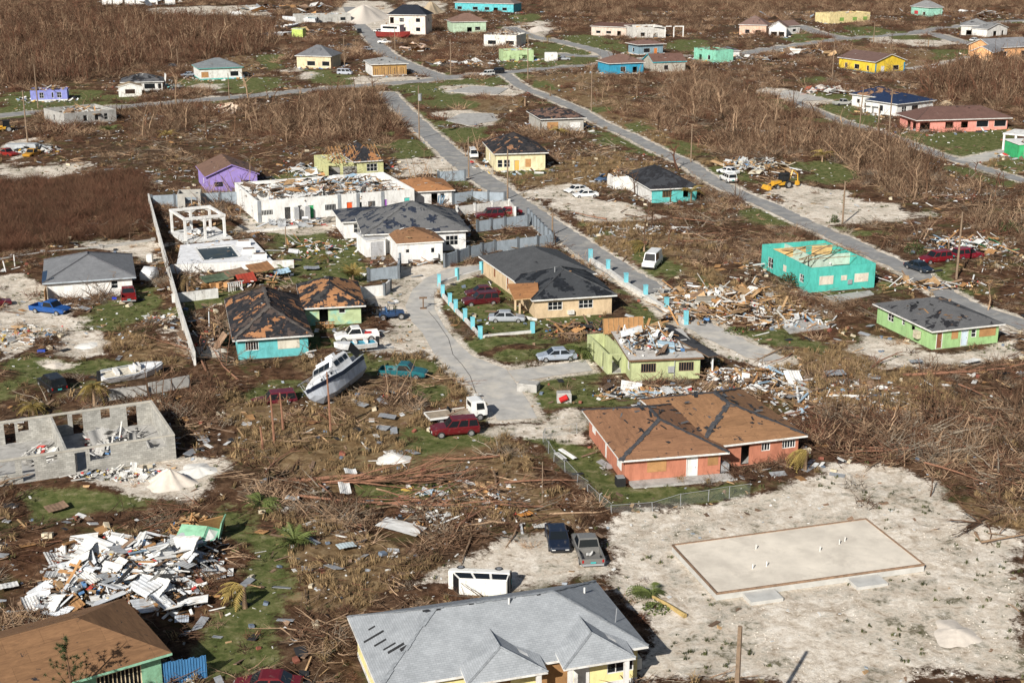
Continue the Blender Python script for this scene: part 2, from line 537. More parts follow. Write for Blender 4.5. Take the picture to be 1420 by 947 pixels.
def vnoise(X, Y, scale, seed=0):
    """cheap smooth value noise"""
    r = np.random.default_rng(seed).random((257, 257))
    x, y = np.abs(X / scale + 900.0), np.abs(Y / scale + 900.0)
    xi, yi = x.astype(int), y.astype(int)
    fx, fy = x - xi, y - yi
    fx, fy = fx * fx * (3 - 2 * fx), fy * fy * (3 - 2 * fy)
    xi, yi = xi % 256, yi % 256
    return (r[xi, yi] * (1 - fx) + r[xi + 1, yi] * fx) * (1 - fy) + (r[xi, yi + 1] * (1 - fx) + r[xi + 1, yi + 1] * fx) * fy

def relief(X, Y, g, s, dr, rd):
    k = np.clip((rd - 0.5) / 4, 0, 1) * (1 - .75 * np.maximum(np.maximum(g, s), 0))
    for fp in BUILT:
        k *= np.clip(sdist(fp, X, Y) / 2.0, 0, 1)
    h = .30 * vnoise(X, Y, 9, 1) + .22 * vnoise(X, Y, 3.1, 2) + .14 * vnoise(X, Y, 1.4, 3)
    return h * k - 0.02 * (1 - k)

def axis(fine_lo, fine_hi, step, grow, far):
    a = list(np.arange(fine_lo, fine_hi, step))
    s = step
    while a[-1] < far:
        s *= grow
        a.append(a[-1] + s)
    return a
def make_ground():
    xp = np.array(axis(0, 62, 0.75, 1.035, 6000))
    xs = np.concatenate([-xp[:0:-1], xp])
    yp = axis(70, 190, 0.75, 1.025, 9000)
    ys = np.array([-4000, -1500, -500, -100, 0, 40, 60] + yp)
    X, Y = np.meshgrid(xs, ys)
    g, s, dr, rd = fields(X, Y)
    Z = relief(X, Y, g, s, dr, rd)
    nx, ny = len(xs), len(ys)
    V = np.stack([X, Y, Z], -1).reshape(-1, 3)
    idx = np.arange(nx * ny).reshape(ny, nx)
    Q = np.stack([idx[:-1, :-1], idx[:-1, 1:], idx[1:, 1:], idx[1:, :-1]], -1).reshape(-1, 4)
    me = bpy.data.meshes.new('ground')
    me.vertices.add(len(V))
    me.vertices.foreach_set('co', V.ravel())
    me.loops.add(Q.size)
    me.loops.foreach_set('vertex_index', Q.ravel())
    me.polygons.add(len(Q))
    me.polygons.foreach_set('loop_start', np.arange(len(Q)) * 4)
    me.polygons.foreach_set('loop_total', np.full(len(Q), 4))
    me.update(calc_edges=True)
    at = me.color_attributes.new('cover', 'FLOAT_COLOR', 'POINT')
    shoulder = np.clip(1 - (rd - 0.0) / 2.5, 0, 1) * .75
    s2 = np.maximum(s, shoulder * (rd < 6))
    at.data.foreach_set('color', np.stack([g, s2, dr, np.ones_like(g)], -1).ravel())
    me.polygons.foreach_set('use_smooth', [True] * len(me.polygons))
    m, nt, b = _new('ground_cover')
    tc = N(nt, 'ShaderNodeTexCoord')
    co = tc.outputs['Object']
    ca = N(nt, 'ShaderNodeVertexColor', layer_name='cover')
    sp = N(nt, 'ShaderNodeSeparateColor')
    nt.links.new(ca.outputs[0], sp.inputs[0])
    nA = noise(nt, co, 0.16, 8, 0.7, 0.5)
    nB = noise(nt, co, 0.9, 8, 0.72, 0.3)
    nC = noise(nt, co, 4.5, 6, 0.75)
    nD = noise(nt, co, 0.045, 6, 0.6)
    brush = ramp(nt, nB, [(0.31, (.016, .010, .0065, 1)), (0.45, (.056, .033, .020, 1)), (0.57, (.115, .072, .045, 1)), (0.74, (.27, .195, .135, 1))])
    red = ramp(nt, nD, [(0.38, (1.15, .93, .80, 1)), (0.62, (1.0, .98, .93, 1))])
    brush = mix(nt, 1.0, brush, red, 'MULTIPLY')
    greenish = ramp(nt, nA, [(0.53, (0, 0, 0, 1)), (0.65, (.75, .75, .75, 1))])
    brush = mix(nt, greenish, brush, (.080, .088, .030, 1))
    paleg = ramp(nt, noise(nt, co, 0.21, 9, 0.7, 0.7), [(0.60, (0, 0, 0, 1)), (0.72, (.55, .55, .55, 1))])
    brush = mix(nt, paleg, brush, (.36, .29, .21, 1))
    grass = ramp(nt, nB, [(0.30, (.040, .052, .014, 1)), (0.45, (.086, .103, .031, 1)), (0.57, (.150, .148, .058, 1)), (0.73, (.30, .26, .16, 1))])
    sand = ramp(nt, nB, [(0.29, (.29, .225, .16, 1)), (0.41, (.57, .49, .395, 1)), (0.54, (.75, .675, .575, 1)), (0.70, (.87, .81, .72, 1))])
    chip = ramp(nt, nC, [(0.33, (.80, .77, .73, 1)), (0.56, (1.05, 1.05, 1.05, 1))])
    sand = mix(nt, 1.0, sand, chip, 'MULTIPLY')
    weeds = ramp(nt, nA, [(0.47, (0, 0, 0, 1)), (0.58, (.92, .92, .92, 1))])
    weedc = math_(nt, 'MULTIPLY', weeds, ramp(nt, nB, [(.45, (0, 0, 0, 1)), (.6, (1, 1, 1, 1))]))
    sand = mix(nt, weedc, sand, (.115, .100, .052, 1))
    tyre = ramp(nt, noise(nt, co, 0.33, 8, 0.75, 1.2), [(0.52, (1, 1, 1, 1)), (0.66, (.66, .62, .58, 1))])
    sand = mix(nt, 1.0, sand, tyre, 'MULTIPLY')
    dry = ramp(nt, nB, [(0.30, (.070, .042, .020, 1)), (0.48, (.175, .112, .056, 1)), (0.72, (.35, .255, .145, 1))])
    def soft(ch, lo=0.42, hi=0.58, amp=0.9):
        e = math_(nt, 'ADD', sp.outputs[ch], math_(nt, 'MULTIPLY', math_(nt, 'SUBTRACT', nB, 0.5), amp))
        e = math_(nt, 'ADD', e, math_(nt, 'MULTIPLY', math_(nt, 'SUBTRACT', nC, 0.5), 0.5))
        e = math_(nt, 'ADD', e, math_(nt, 'MULTIPLY', math_(nt, 'SUBTRACT', nA, 0.5), 0.6))
        return ramp(nt, e, [(lo, (0, 0, 0, 1)), (hi, (1, 1, 1, 1))])
    c = mix(nt, soft(2), brush, dry)
    c = mix(nt, soft(0), c, grass)
    c = mix(nt, soft(1), c, sand)
    # pale limestone chips and litter showing through everywhere
    chips = noise(nt, co, 2.3, 5, 0.8, 0.2)
    cf = ramp(nt, chips, [(0.655, (0, 0, 0, 1)), (0.69, (.85, .85, .85, 1))])
    c = mix(nt, cf, c, (.46, .43, .39, 1))
    dk = ramp(nt, noise(nt, co, 1.7, 6, 0.8), [(0.30, (.45, .43, .42, 1)), (0.42, (1, 1, 1, 1))])
    c = mix(nt, 1.0, c, dk, 'MULTIPLY')
    nt.links.new(c, b.inputs['Base Color'])
    b.inputs['Roughness'].default_value = 1.0
    b.inputs['Specular IOR Level'].default_value = 0.1
    bp = N(nt, 'ShaderNodeBump', i_Strength=0.6, i_Distance=0.16)
    hh = math_(nt, 'ADD', nB, math_(nt, 'MULTIPLY', nC, 0.5))
    nt.links.new(hh, bp.inputs['Height'])
    nt.links.new(bp.outputs[0], b.inputs['Normal'])
    me.materials.append(m)
    tag(obj('ground', me), 'brown storm-torn ground of the settlement', None, None, 'structure')

def M_asphalt():
    return mat('worn_asphalt', (.25, .246, .240), .9, .2, .5, dirt=(.42, .39, .34), da=.30, dscale=.35, bump=.1)
def M_lane():
    return mat('pale_road_base', (.43, .41, .38), .92, .2, .6, dirt=(.58, .53, .45), da=.36, dscale=.3, bump=.15)

def strip(name, line, w, m, z, label=None):
    """a road as a strip with slightly ragged edges"""
    pts = [Vector((*p, 0)) for p in line]
    fine = []
    for k in range(len(pts) - 1):        # Catmull-Rom
        p0, p1, p2, p3 = pts[max(k - 1, 0)], pts[k], pts[k + 1], pts[min(k + 2, len(pts) - 1)]
        n = max(2, int((p2 - p1).length / (1.3 if p1.y < 330 else 3)))
        for i in range(n):
            t = i / n
            fine.append(.5 * ((2 * p1) + (p2 - p0) * t + (2 * p0 - 5 * p1 + 4 * p2 - p3) * t * t + (3 * p1 - p0 - 3 * p2 + p3) * t ** 3))
    fine.append(pts[-1])
    v, f = [], []
    for i, p in enumerate(fine):
        t = (fine[min(i + 1, len(fine) - 1)] - fine[max(i - 1, 0)]).normalized()
        nrm = Vector((-t.y, t.x, 0))
        for s in (-1, 1):
            q = p + nrm * s * (w / 2 + random.uniform(-.35, .2))
            v.append((q.x, q.y, z))
        if i:
            f.append((2 * i - 2, 2 * i - 1, 2 * i + 1, 2 * i))
    me = bpy.data.meshes.new(name)
    me.from_pydata(v, [], f)
    me.materials.append(m)
    o = obj(name, me)
    tag(o, label, None, None, 'structure')
    return o

def sheet(name, poly, m, z, label=None):
    me = bpy.data.meshes.new(name)
    me.from_pydata([(p[0], p[1], z) for p in poly], [], [tuple(range(len(poly)))])
    me.materials.append(m)
    return tag(obj(name, me), label, None, None, 'structure')

ROAD_LABELS = ['grey cross road running across the upper part of the settlement', 'paved street climbing past the two-storey house', 'straight grey street running from the cross road past the cyan pillars',
  'overgrown end of the straight street', 'long straight street on the east side past the aqua roofless house', 'narrow lane past the pink house', 'driveway of the white carport',
  'side road behind the pale wrecked house', 'side road beside the cream roofless house', 'driveway of the peach house', 'far road at the upper corner', 'driveway beside the white box trailer', 'concrete apron beside the rubble with red panels']
for i, (l, w) in enumerate(WR):
    strip('road' if w > 5 else 'path', l, w, M_asphalt() if i not in (3, 6, 9, 12) else M_lane(), 0.02 + 0.004 * i, ROAD_LABELS[i])
sheet('lane', WLANE, M_lane(), 0.02, 'wide pale lane curving past the white pickup')
sheet('driveway', WDRIVE, M_lane(), 0.028, 'concrete driveway before the pale green wrecked house')

# ------------------------------------------------------------------ building kit
UNIT = {}
def unit_box(m):
    k = 'box_' + m.name
    if k not in UNIT:
        b = MB()
        b.box((0, 0, 0), (1, 1, 1))
        UNIT[k] = b.mesh('board', m)
    return UNIT[k]

def unit_sheet(m, var=0, corr=True):
    """a bent metal or board sheet, 1 x 1 with a little thickness"""
    k = 'sheet_%s_%d_%d' % (m.name, var, corr)
    if k not in UNIT:
        r = random.Random(var)
        n = 11
        b = MB()
        k0, k1, k2 = r.uniform(-.09, .09), r.uniform(-.05, .05), r.choice((0, 0, .10))
        bend = [k0 * math.sin(3.1 * i / n + var) + k1 * math.sin(7 * i / n) + k2 * max(0, i / n - .7) for i in range(n + 1)]
        for i in range(n):
            x0, x1 = -.5 + i / n, -.5 + (i + 1) / n
            z0, z1 = bend[i], bend[i + 1]
            if corr:
                z0 += .022 * (i % 2); z1 += .022 * ((i + 1) % 2)
            b.face([(x0, -.5, z0), (x1, -.5, z1), (x1, .5, z1 + bend[0] * .4), (x0, .5, z0 + bend[1] * .4)])
            b.face([(x0, .5, z0 + bend[1] * .4 - .02), (x1, .5, z1 + bend[0] * .4 - .02), (x1, -.5, z1 - .02), (x0, -.5, z0 - .02)])
        UNIT[k] = b.mesh('sheet', m)
    return UNIT[k]

def frame3(F, Rp, L=None, D=None, z=0.0):
    f, r = (G(*F, z) if not isinstance(F, Vector) else F.copy()), (G(*Rp, z) if not isinstance(Rp, Vector) else Rp.copy())
    f.z = r.z = 0
    a = math.atan2(r.y - f.y, r.x - f.x)
    w = (r - f).length
    if D is None:
        l = G(*L, z) if not isinstance(L, Vector) else L
        D = abs((l - f).dot(Vector((-math.sin(a), math.cos(a), 0))))
    return f, a, w, D

def walls(mb, Wd, D, h, t, ops, tops=None, mi=0):
    """four walls with real openings; ops: side, u0, u1, z0, z1"""
    C = [(0, 0), (Wd, 0), (Wd, D), (0, D)]
    for s in range(4):
        p0, p1 = Vector(C[(s, 1, 2, 3)[s]]), Vector(C[(s + 1) % 4])
        e = (p1 - p0)
        L = e.length
        e /= L
        n = Vector((e.y, -e.x))
        hs = h if tops is None else tops[s]
        if hs <= 0.01:
            continue
        o = [q for q in ops if q[0] == s]
        us = sorted({0.0, L, t, L - t, *[q[1] for q in o], *[q[2] for q in o]})
        zs = sorted({0.0, hs, *[min(q[3], hs) for q in o], *[min(q[4], hs) for q in o]})
        P = lambda u, z, dp=0.0: (p0.x + e.x * u - n.x * dp, p0.y + e.y * u - n.y * dp, z)
        for i in range(len(us) - 1):
            for j in range(len(zs) - 1):
                um, zm = (us[i] + us[i + 1]) / 2, (zs[j] + zs[j + 1]) / 2
                if any(q[1] < um < q[2] and q[3] < zm < q[4] for q in o):
                    continue
                a, b, c, d_ = us[i], us[i + 1], zs[j], zs[j + 1]
                mb.face([P(a, c), P(b, c), P(b, d_), P(a, d_)], mi)
                if um > t and um < L - t:
                    mb.face([P(b, c, t), P(a, c, t), P(a, d_, t), P(b, d_, t)], mi)
        for q in o:
            _, u0, u1, z0, z1 = q[:5]
            z1 = min(z1, hs)
            mb.face([P(u0, z0), P(u0, z1), P(u0, z1, t), P(u0, z0, t)], mi)
            mb.face([P(u1, z0, t), P(u1, z1, t), P(u1, z1), P(u1, z0)], mi)
            mb.face([P(u0, z0, t), P(u1, z0, t), P(u1, z0), P(u0, z0)], mi)
            mb.face([P(u0, z1), P(u1, z1), P(u1, z1, t), P(u0, z1, t)], mi)
        mb.face([P(0, hs), P(L, hs), P(L - t, hs, t), P(t, hs, t)], mi)

def side_pt(Wd, D, s, u, z, dp):
    """point on wall s at u along it (seen from outside, from the left), z up and dp inwards"""
    if s == 0: return (u, dp, z)
    if s == 1: return (Wd - dp, u, z)
    if s == 2: return (Wd - u, D - dp, z)
    return (dp, D - u, z)

def sbox(mb, Wd, D, s, u0, u1, z0, z1, d0, d1, mi=0):
    a, b = side_pt(Wd, D, s, u0, z0, d0), side_pt(Wd, D, s, u1, z1, d1)
    mb.b2([min(x, y) for x, y in zip(a, b)], [max(x, y) for x, y in zip(a, b)], mi)

def fit(root, loc, ang, Wd, D, q):
    """the window, door, shutter or board that fills one opening"""
    s, u0, u1, z0, z1, kind = q[:6]
    col = q[6] if len(q) > 6 else None
    kw = dict(parent=root, loc=loc, rz=ang)
    def glasspane(par):
        g = MB()
        sbox(g, Wd, D, s, u0 + .03, u1 - .03, z0 + .03, z1 - .03, .10, .115)
        g.build('pane', glass(), par)
    if kind in ('win', 'bars', 'dark'):
        b = MB()
        f = .06
        sbox(b, Wd, D, s, u0, u1, z0, z0 + f, .03, .12)
        sbox(b, Wd, D, s, u0, u1, z1 - f, z1, .03, .12)
        sbox(b, Wd, D, s, u0, u0 + f, z0 + f, z1 - f, .03, .12)
        sbox(b, Wd, D, s, u1 - f, u1, z0 + f, z1 - f, .03, .12)
        w = u1 - u0
        nv = max(1, round(w / .75)) if kind == 'win' else (round(w / .28) if kind == 'bars' else 0)
        for k in range(1, nv):
            u = u0 + w * k / nv
            sbox(b, Wd, D, s, u - .025, u + .025, z0 + f, z1 - f, .04, .085)
        if kind == 'win':
            zm = (z0 + z1) / 2
            sbox(b, Wd, D, s, u0 + f, u1 - f, zm - .025, zm + .025, .045, .09)
        o = b.build('window', M_white() if col is None else paint(col), **kw)
        glasspane(o)
    elif kind in ('board', 'panel', 'shutter'):
        b = MB()
        sbox(b, Wd, D, s, u0 - .05, u1 + .05, z0 - .05, z1 + .05, -.03, -.004)
        if kind == 'shutter':
            n = max(2, int((z1 - z0) / .14))
            for k in range(n):
                z = z0 + (z1 - z0) * k / n
                sbox(b, Wd, D, s, u0, u1, z + .02, z + .09, -.055, -.028)
        b.build('window_board' if kind != 'shutter' else 'shutter', M_ply() if kind == 'board' else paint(col or WHITE), **kw)
    elif kind == 'door':
        b = MB()
        sbox(b, Wd, D, s, u0, u1, z0, z1, .06, .11)
        o = b.build('door', paint(col or WHITE, dirty=.05), **kw)
        b = MB()
        sbox(b, Wd, D, s, u0 - .07, u0, z0, z1 + .07, -.03, .05)
        sbox(b, Wd, D, s, u1, u1 + .07, z0, z1 + .07, -.03, .05)
        sbox(b, Wd, D, s, u0, u1, z1, z1 + .07, -.03, .05)
        b.build('door_frame', M_white(), o)
        b = MB()
        sbox(b, Wd, D, s, u1 - .16, u1 - .10, z0 + .95, z0 + 1.05, .0, .058)
        b.build('handle', M_metal(), o)
    elif kind == 'garage':
        b = MB()
        n = 5
        for k in range(n):
            sbox(b, Wd, D, s, u0, u1, z0 + (z1 - z0) * k / n, z0 + (z1 - z0) * (k + 1) / n - .03, .05, .10)
        sbox(b, Wd, D, s, u0, u1, z0, z1, .08, .12)
        b.build('garage_door', paint(col or (.5, .5, .5)), **kw)

def slopes(mb, faces, th, mi=0, rim=1):
    """roof planes (lists of points, ccw from above) with a rim below their outer edges"""
    from collections import Counter
    edges = Counter()
    key = lambda p: (round(p[0], 3), round(p[1], 3), round(p[2], 3))
    for f in faces:
        for i in range(len(f)):
            edges[frozenset((key(f[i]), key(f[(i + 1) % len(f)])))] += 1
    for f in faces:
        v = [Vector(p) for p in f]
        lo = min(range(len(v)), key=lambda i: v[i].z + v[(i + 1) % len(v)].z)
        u = (v[(lo + 1) % len(v)] - v[lo]).normalized()
        nrm = (v[1] - v[0]).cross(v[2] - v[0]).normalized()
        w = nrm.cross(u)
        mb.face(v, mi, [((p - v[lo]).dot(u), (p - v[lo]).dot(w)) for p in v])
        mb.face([(p.x, p.y, p.z - th) for p in reversed(v)], rim)
        for i in range(len(v)):
            a, b = v[i], v[(i + 1) % len(v)]
            if edges[frozenset((key(a), key(b)))] == 1:
                mb.face([(a.x, a.y, a.z - th), (b.x, b.y, b.z - th), b, a], rim)

def roof(root, loc, ang, Wd, D, h, rise, kind, m, ov=.5, fascia=None, th=.18, caps=None, axis=None, name='roof', x0=0, y0=0, capw=0):
    fa = fascia or M_white()
    a, b, c, d_ = x0 - ov, x0 + Wd + ov, y0 - ov, y0 + D + ov
    z, zt = h + th - .05, h + th - .05 + rise
    w, dp = b - a, d_ - c
    F = []
    lines = []
    if axis is None:
        axis = 'x' if w >= dp else 'y'
    if kind == 'hip':
        if axis == 'x':
            k = min(dp / 2, w / 2 - .02)
            p, q = (a + k, (c + d_) / 2, zt), (b - k, (c + d_) / 2, zt)
            F = [[(a, c, z), (b, c, z), q, p], [(b, c, z), (b, d_, z), q], [(b, d_, z), (a, d_, z), p, q], [(a, d_, z), (a, c, z), p]]
        else:
            k = min(w / 2, dp / 2 - .02)
            p, q = ((a + b) / 2, c + k, zt), ((a + b) / 2, d_ - k, zt)
            F = [[(a, c, z), (b, c, z), p], [(b, c, z), (b, d_, z), q, p], [(b, d_, z), (a, d_, z), q], [(a, d_, z), (a, c, z), p, q]]
        if axis == 'x':
            lines = [((a, c, z), p), ((a, d_, z), p), ((b, c, z), q), ((b, d_, z), q), (p, q)]
        else:
            lines = [((a, c, z), p), ((b, c, z), p), ((a, d_, z), q), ((b, d_, z), q), (p, q)]
    elif kind == 'gable':
        if axis == 'x':
            p, q = (a, (c + d_) / 2, zt), (b, (c + d_) / 2, zt)
            F = [[(a, c, z), (b, c, z), q, p], [(b, d_, z), (a, d_, z), p, q]]
        else:
            p, q = ((a + b) / 2, c, zt), ((a + b) / 2, d_, zt)
            F = [[(b, c, z), (b, d_, z), q, p], [(a, d_, z), (a, c, z), p, q]]
        lines = [(p, q)]
    elif kind == 'flat':
        F = [[(a, c, z), (b, c, z), (b, d_, z + rise), (a, d_, z + rise)]]
    mb = MB()
    slopes(mb, F, th)
    o = mb.build(name, [m, fa], root, loc, ang, uv=True)
    if caps is not None:
        for p, q in lines:
            if (Vector(p) - Vector(q)).length < .3:
                continue
            t = MB()
            if capw:       # a torn strip of shingles left along the hip
                P, Q = Vector(p), Vector(q)
                n = max(2, int((Q - P).length / .55))
                e = (Q - P).normalized()
                w = e.cross(Vector((0, 0, 1))).normalized()
                for i in range(n):
                    A, B = P.lerp(Q, i / n), P.lerp(Q, (i + 1) / n)
                    for sd in (-1, 1):
                        wd = capw * random.uniform(.4, 1.25) * sd
                        dn = abs(wd) * .16
                        t.face([A + Vector((0, 0, .05)), B + Vector((0, 0, .05)), B + w * wd + Vector((0, 0, .055 - dn)), A + w * wd + Vector((0, 0, .055 - dn))])
            else:
                t.tube([Vector(p) + Vector((0, 0, .02)), Vector(q) + Vector((0, 0, .02))], .10, 4)
            t.build('ridge_cap', caps, o)
    return o

def gable_walls(mb, Wd, D, h, rise, axis, ov=.5):
    k = rise / ((D if axis == 'x' else Wd) / 2 + ov)
    top = h + rise - .1 - 0.02
    if axis == 'x':
        for x, n in ((0, -1), (Wd, 1)):
            for xx in (x, x - n * .15):
                mb.face([(xx, 0, h), (xx, D, h), (xx, D / 2, top)] if n * (1 if xx == x else -1) > 0 else [(xx, D, h), (xx, 0, h), (xx, D / 2, top)])
    else:
        for y, n in ((0, -1), (D, 1)):
            for yy in (y, y - n * .15):
                mb.face([(0, yy, h), (Wd, yy, h), (Wd / 2, yy, top)] if n * (1 if yy == y else -1) < 0 else [(Wd, yy, h), (0, yy, h), (Wd / 2, yy, top)])

def ops_m(Wd, D, ops):
    """openings given as side, centre fraction, width, z0, z1, kind, colour"""
    out = []
    for q in ops:
        L = Wd if q[0] in (0, 2) else D
        w = min(q[2], L * .9)
        c = min(max(q[1] * L, w / 2 + .25), L - w / 2 - .25)
        out.append((q[0], c - w / 2, c + w / 2, q[3] + (0.003 if q[3] == 0 else 0), q[4], *q[5:]))
    return out

def block(root, fr, h, wm, ops=(), rf=None, t=.2, tops=None, plinth=None, floor=True, wallname='wall'):
    f, a, Wd, D = fr
    loc = f - Vector(root.location)
    ops = ops_m(Wd, D, ops)
    mb = MB()
    walls(mb, Wd, D, h, t, ops, tops)
    if rf and rf['kind'] == 'gable':
        gable_walls(mb, Wd, D, h, rf['rise'], rf.get('axis') or ('x' if Wd >= D else 'y'), rf.get('ov', .5))
    wo = mb.build(wallname, wm, root, loc, a)
    for q in ops:
        if q[5] != 'hole':
            fit(root, loc, a, Wd, D, q)
    if floor:
        b = MB()
        b.b2((.01, .01, -.05), (Wd - .01, D - .01, .10))
        b.build('floor_slab', M_conc(), root, loc, a)
    if plinth:
        b = MB()
        b.b2((-.03, -.03, 0), (Wd + .03, -.003, .35))
        b.b2((-.03, 0, 0), (-.003, D, .35))
        b.build('plinth', plinth, root, loc, a)
    if rf:
        roof(root, loc, a, Wd, D, h, **{k: v for k, v in rf.items()})
    c, s = math.cos(a), math.sin(a)
    BUILT.append(np.array([[f.x + c * x - s * y, f.y + s * x + c * y] for x, y in ((-.3, -.3), (Wd + .3, -.3), (Wd + .3, D + .3), (-.3, D + .3))]))
    return wo

def place(fr, x, y, z=0):
    f, a, Wd, D = fr
    c, s = math.cos(a), math.sin(a)
    return Vector((f.x + c * x - s * y, f.y + s * x + c * y, z))

def pal_wood():
    return [(M_wood(), 4), (M_oldwood(), 4), (M_ply(), 2), (M_white(), 2), (paint((.55, .55, .53)), 2)]
def pal_mixed():
    return [(M_wood(), 3), (M_oldwood(), 3), (M_ply(), 2), (M_white(), 5), (paint((.55, .56, .56)), 3), (paint((.30, .42, .52)), 1), (mat('felt', (.03, .03, .032)), 1)]
def pal_white():
    return [(M_white(), 8), (paint((.62, .64, .66)), 4), (M_metal(), 3), (M_wood(), 1), (M_ply(), 1)]
def pal_rubble():
    return [(M_conc(), 6), (paint((.60, .58, .54)), 4), (M_white(), 2)]
def pick(pal):
    return random.choices([p[0] for p in pal], [p[1] for p in pal])[0]

def bits(root, fn, n, pal, size=(.08, .45), name='small_debris'):
    """many small scraps as one part; fn() gives a place relative to the root"""
    ms = [p[0] for p in pal] + [paint((.5, .06, .05)), paint((.10, .22, .42)), paint((.55, .38, .08)), M_dark()]
    w = [p[1] for p in pal] + [.5, .5, .3, .8]
    mb = MB()
    for _ in range(n):
        s = random.uniform(*size)
        rot = Matrix.Rotation(random.uniform(0, 6.28), 3, 'Z') @ Matrix.Rotation(random.gauss(0, .5), 3, 'X') @ Matrix.Rotation(random.gauss(0, .4), 3, 'Y')
        mb.box(fn(), (s * random.uniform(.5, 2.5), s * random.uniform(.3, 1), s * random.uniform(.08, .5)), rot, random.choices(range(len(ms)), w)[0])
    o = mb.build(name, ms, root)
    o['kind'] = 'stuff'
    return o

def strew(root, fr, h0, hump, npl, nsh, nbit, pal, shpal=None, plen=(1.2, 4.5), ssize=(.8, 2.2), margin=0, tilt=.25):
    """loose planks, sheets and scraps over a rectangle fr, heaped to hump above h0"""
    f, a, Wd, D = fr
    base = Vector(root.location)
    def spot():
        u, v = random.betavariate(1.6, 1.6), random.betavariate(1.6, 1.6)
        r = max(abs(2 * u - 1), abs(2 * v - 1))
        z = h0 + hump * (1 - r * r) * random.uniform(.3, 1)
        return place(fr, -margin + u * (Wd + 2 * margin), -margin + v * (D + 2 * margin), z) - base
    for _ in range(npl):
        m = pick(pal)
        l = random.uniform(*plen)
        obj('plank', unit_box(m), root, spot() + Vector((0, 0, .12)), rot=(random.gauss(0, .3), random.gauss(0, tilt), random.uniform(0, 6.28)), scale=(l, random.choice((.09, .14, .2, .3)), random.choice((.045, .06, .1))))
    for _ in range(nsh):
        m = pick(shpal or pal)
        s = random.uniform(*ssize)
        obj('sheet', unit_sheet(m, random.randrange(4)), root, spot() + Vector((0, 0, .2)), rot=(random.gauss(0, tilt * 1.2), random.gauss(0, tilt * 1.2), random.uniform(0, 6.28)), scale=(s * random.uniform(.5, 1.0), s * random.uniform(.8, 1.5), 1.5))
    if nbit:
        bits(root, spot, nbit, pal)

def heap(name, label, px, py, rx, ry, hump, npl, nsh, nbit, pal, shpal=None, ang=0.0, cat='debris', **kw):
    g = G(px, py)
    root = thing(name, label, cat, g)
    c, s = math.cos(ang), math.sin(ang)
    f = Vector((g.x - c * rx + s * ry, g.y - s * rx - c * ry, 0))
    strew(root, (f, ang, 2 * rx, 2 * ry), .05, hump, npl, nsh, nbit, pal, shpal, **kw)
    return root

def rafters(root, fr, h, rise, n, axis='x', ov=.4, skip=.2, m=None):
    """bare trusses of a stripped roof"""
    f, a, Wd, D = fr
    loc = f - Vector(root.location)
    for i in range(n):
        if random.random() < skip:
            continue
        b = MB()
        u = (i + .5) / n
        if axis == 'x':
            p = [(u * Wd, -ov, h), (u * Wd, D / 2, h + rise), (u * Wd, D + ov, h)]
        else:
            p = [(-ov, u * D, h), (Wd / 2, u * D, h + rise), (Wd + ov, u * D, h)]
        for q, r_ in ((p[0], p[1]), (p[1], p[2]), (p[0], p[2])):
            b.tube([q, r_], .06, 4)
        mid = [(p[0][k] + p[2][k]) / 2 for k in range(3)]
        b.tube([mid, p[1]], .04, 4)
        b.build('truss', m or M_wood(), root, loc, a)

def partitions(root, fr, h, m, xs=(), ys=(), t=.15):
    f, a, Wd, D = fr
    loc = f - Vector(root.location)
    for u in xs:
        b = MB()
        k = random.uniform(.45, .62) * D
        b.b2((u * Wd, .205, .1), (u * Wd + t, k, h - .04))
        b.b2((u * Wd, k + 1.0, .1), (u * Wd + t, D - .205, h - .06))
        b.b2((u * Wd, k, 2.1), (u * Wd + t, k + 1.0, h - .05))
        b.build('partition', m, root, loc, a)
    for v in ys:
        b = MB()
        k = random.uniform(.3, .6) * Wd
        b.b2((.205, v * D, .1), (k, v * D + t, h - .05))
        b.b2((k + 1.0, v * D, .1), (Wd - .205, v * D + t, h - .07))
        b.build('partition', m, root, loc, a)

def house(name, label, cat='house', at=(0, 0)):
    g = G(*at) if not isinstance(at, Vector) else at
    return thing(name, label, cat, Vector((g.x, g.y, 0)))

def pillar_wall(root, pts, h, t, m, cap=None, pm=None, step=None, zb=0.0, pn='pillar', ph=.12, pt=None):
    pt = pt or t * .9
    """a garden wall along ground points (world), panels between pillars"""
    base = Vector(root.location)
    for k in range(len(pts) - 1):
        p, q = pts[k], pts[k + 1]
        e = q - p
        L = e.length
        n = max(1, round(L / step)) if step else 1
        a = math.atan2(e.y, e.x)
        for i in range(n):
            s0 = p + e * (i / n)
            b = MB()
            hh = h * random.uniform(.985, 1.0)
            b.b2((.02, -t / 2, zb), (L / n - .02, t / 2, hh))
            b.build('wall_panel', m, root, s0 - base, a)
            if pm:
                b = MB()
                b.b2((-pt, -pt, zb), (pt, pt, h + ph))
                b.b2((-pt * 1.2, -pt * 1.2, h + ph), (pt * 1.2, pt * 1.2, h + ph + .07))
                b.build(pn, pm, root, s0 - base, a)
    if pm:
        b = MB()
        b.b2((-pt, -pt, zb), (pt, pt, h + ph))
        b.build(pn, pm, root, pts[-1] - base, a)

def roof_litter(root, fr, h, rise, n, pal, sheets=0):
    """boards and felt lying on a pitched roof"""
    f, a, Wd, D = fr
    base = Vector(root.location)
    for _ in range(n):
        u, v = random.uniform(.1, .9), random.uniform(.1, .9)
        k = min(u * Wd, (1 - u) * Wd, v * D, (1 - v) * D) / (min(Wd, D) / 2)
        z = h + .2 + rise * k + .03
        obj('loose_board', unit_box(pick(pal)), root, place(fr, u * Wd, v * D, z) - base, rot=(random.gauss(0, .1), random.gauss(0, .1), a + random.choice((0, 1.57)) + random.gauss(0, .4)), scale=(random.uniform(.3, 1.6), random.uniform(.1, .4), .03))

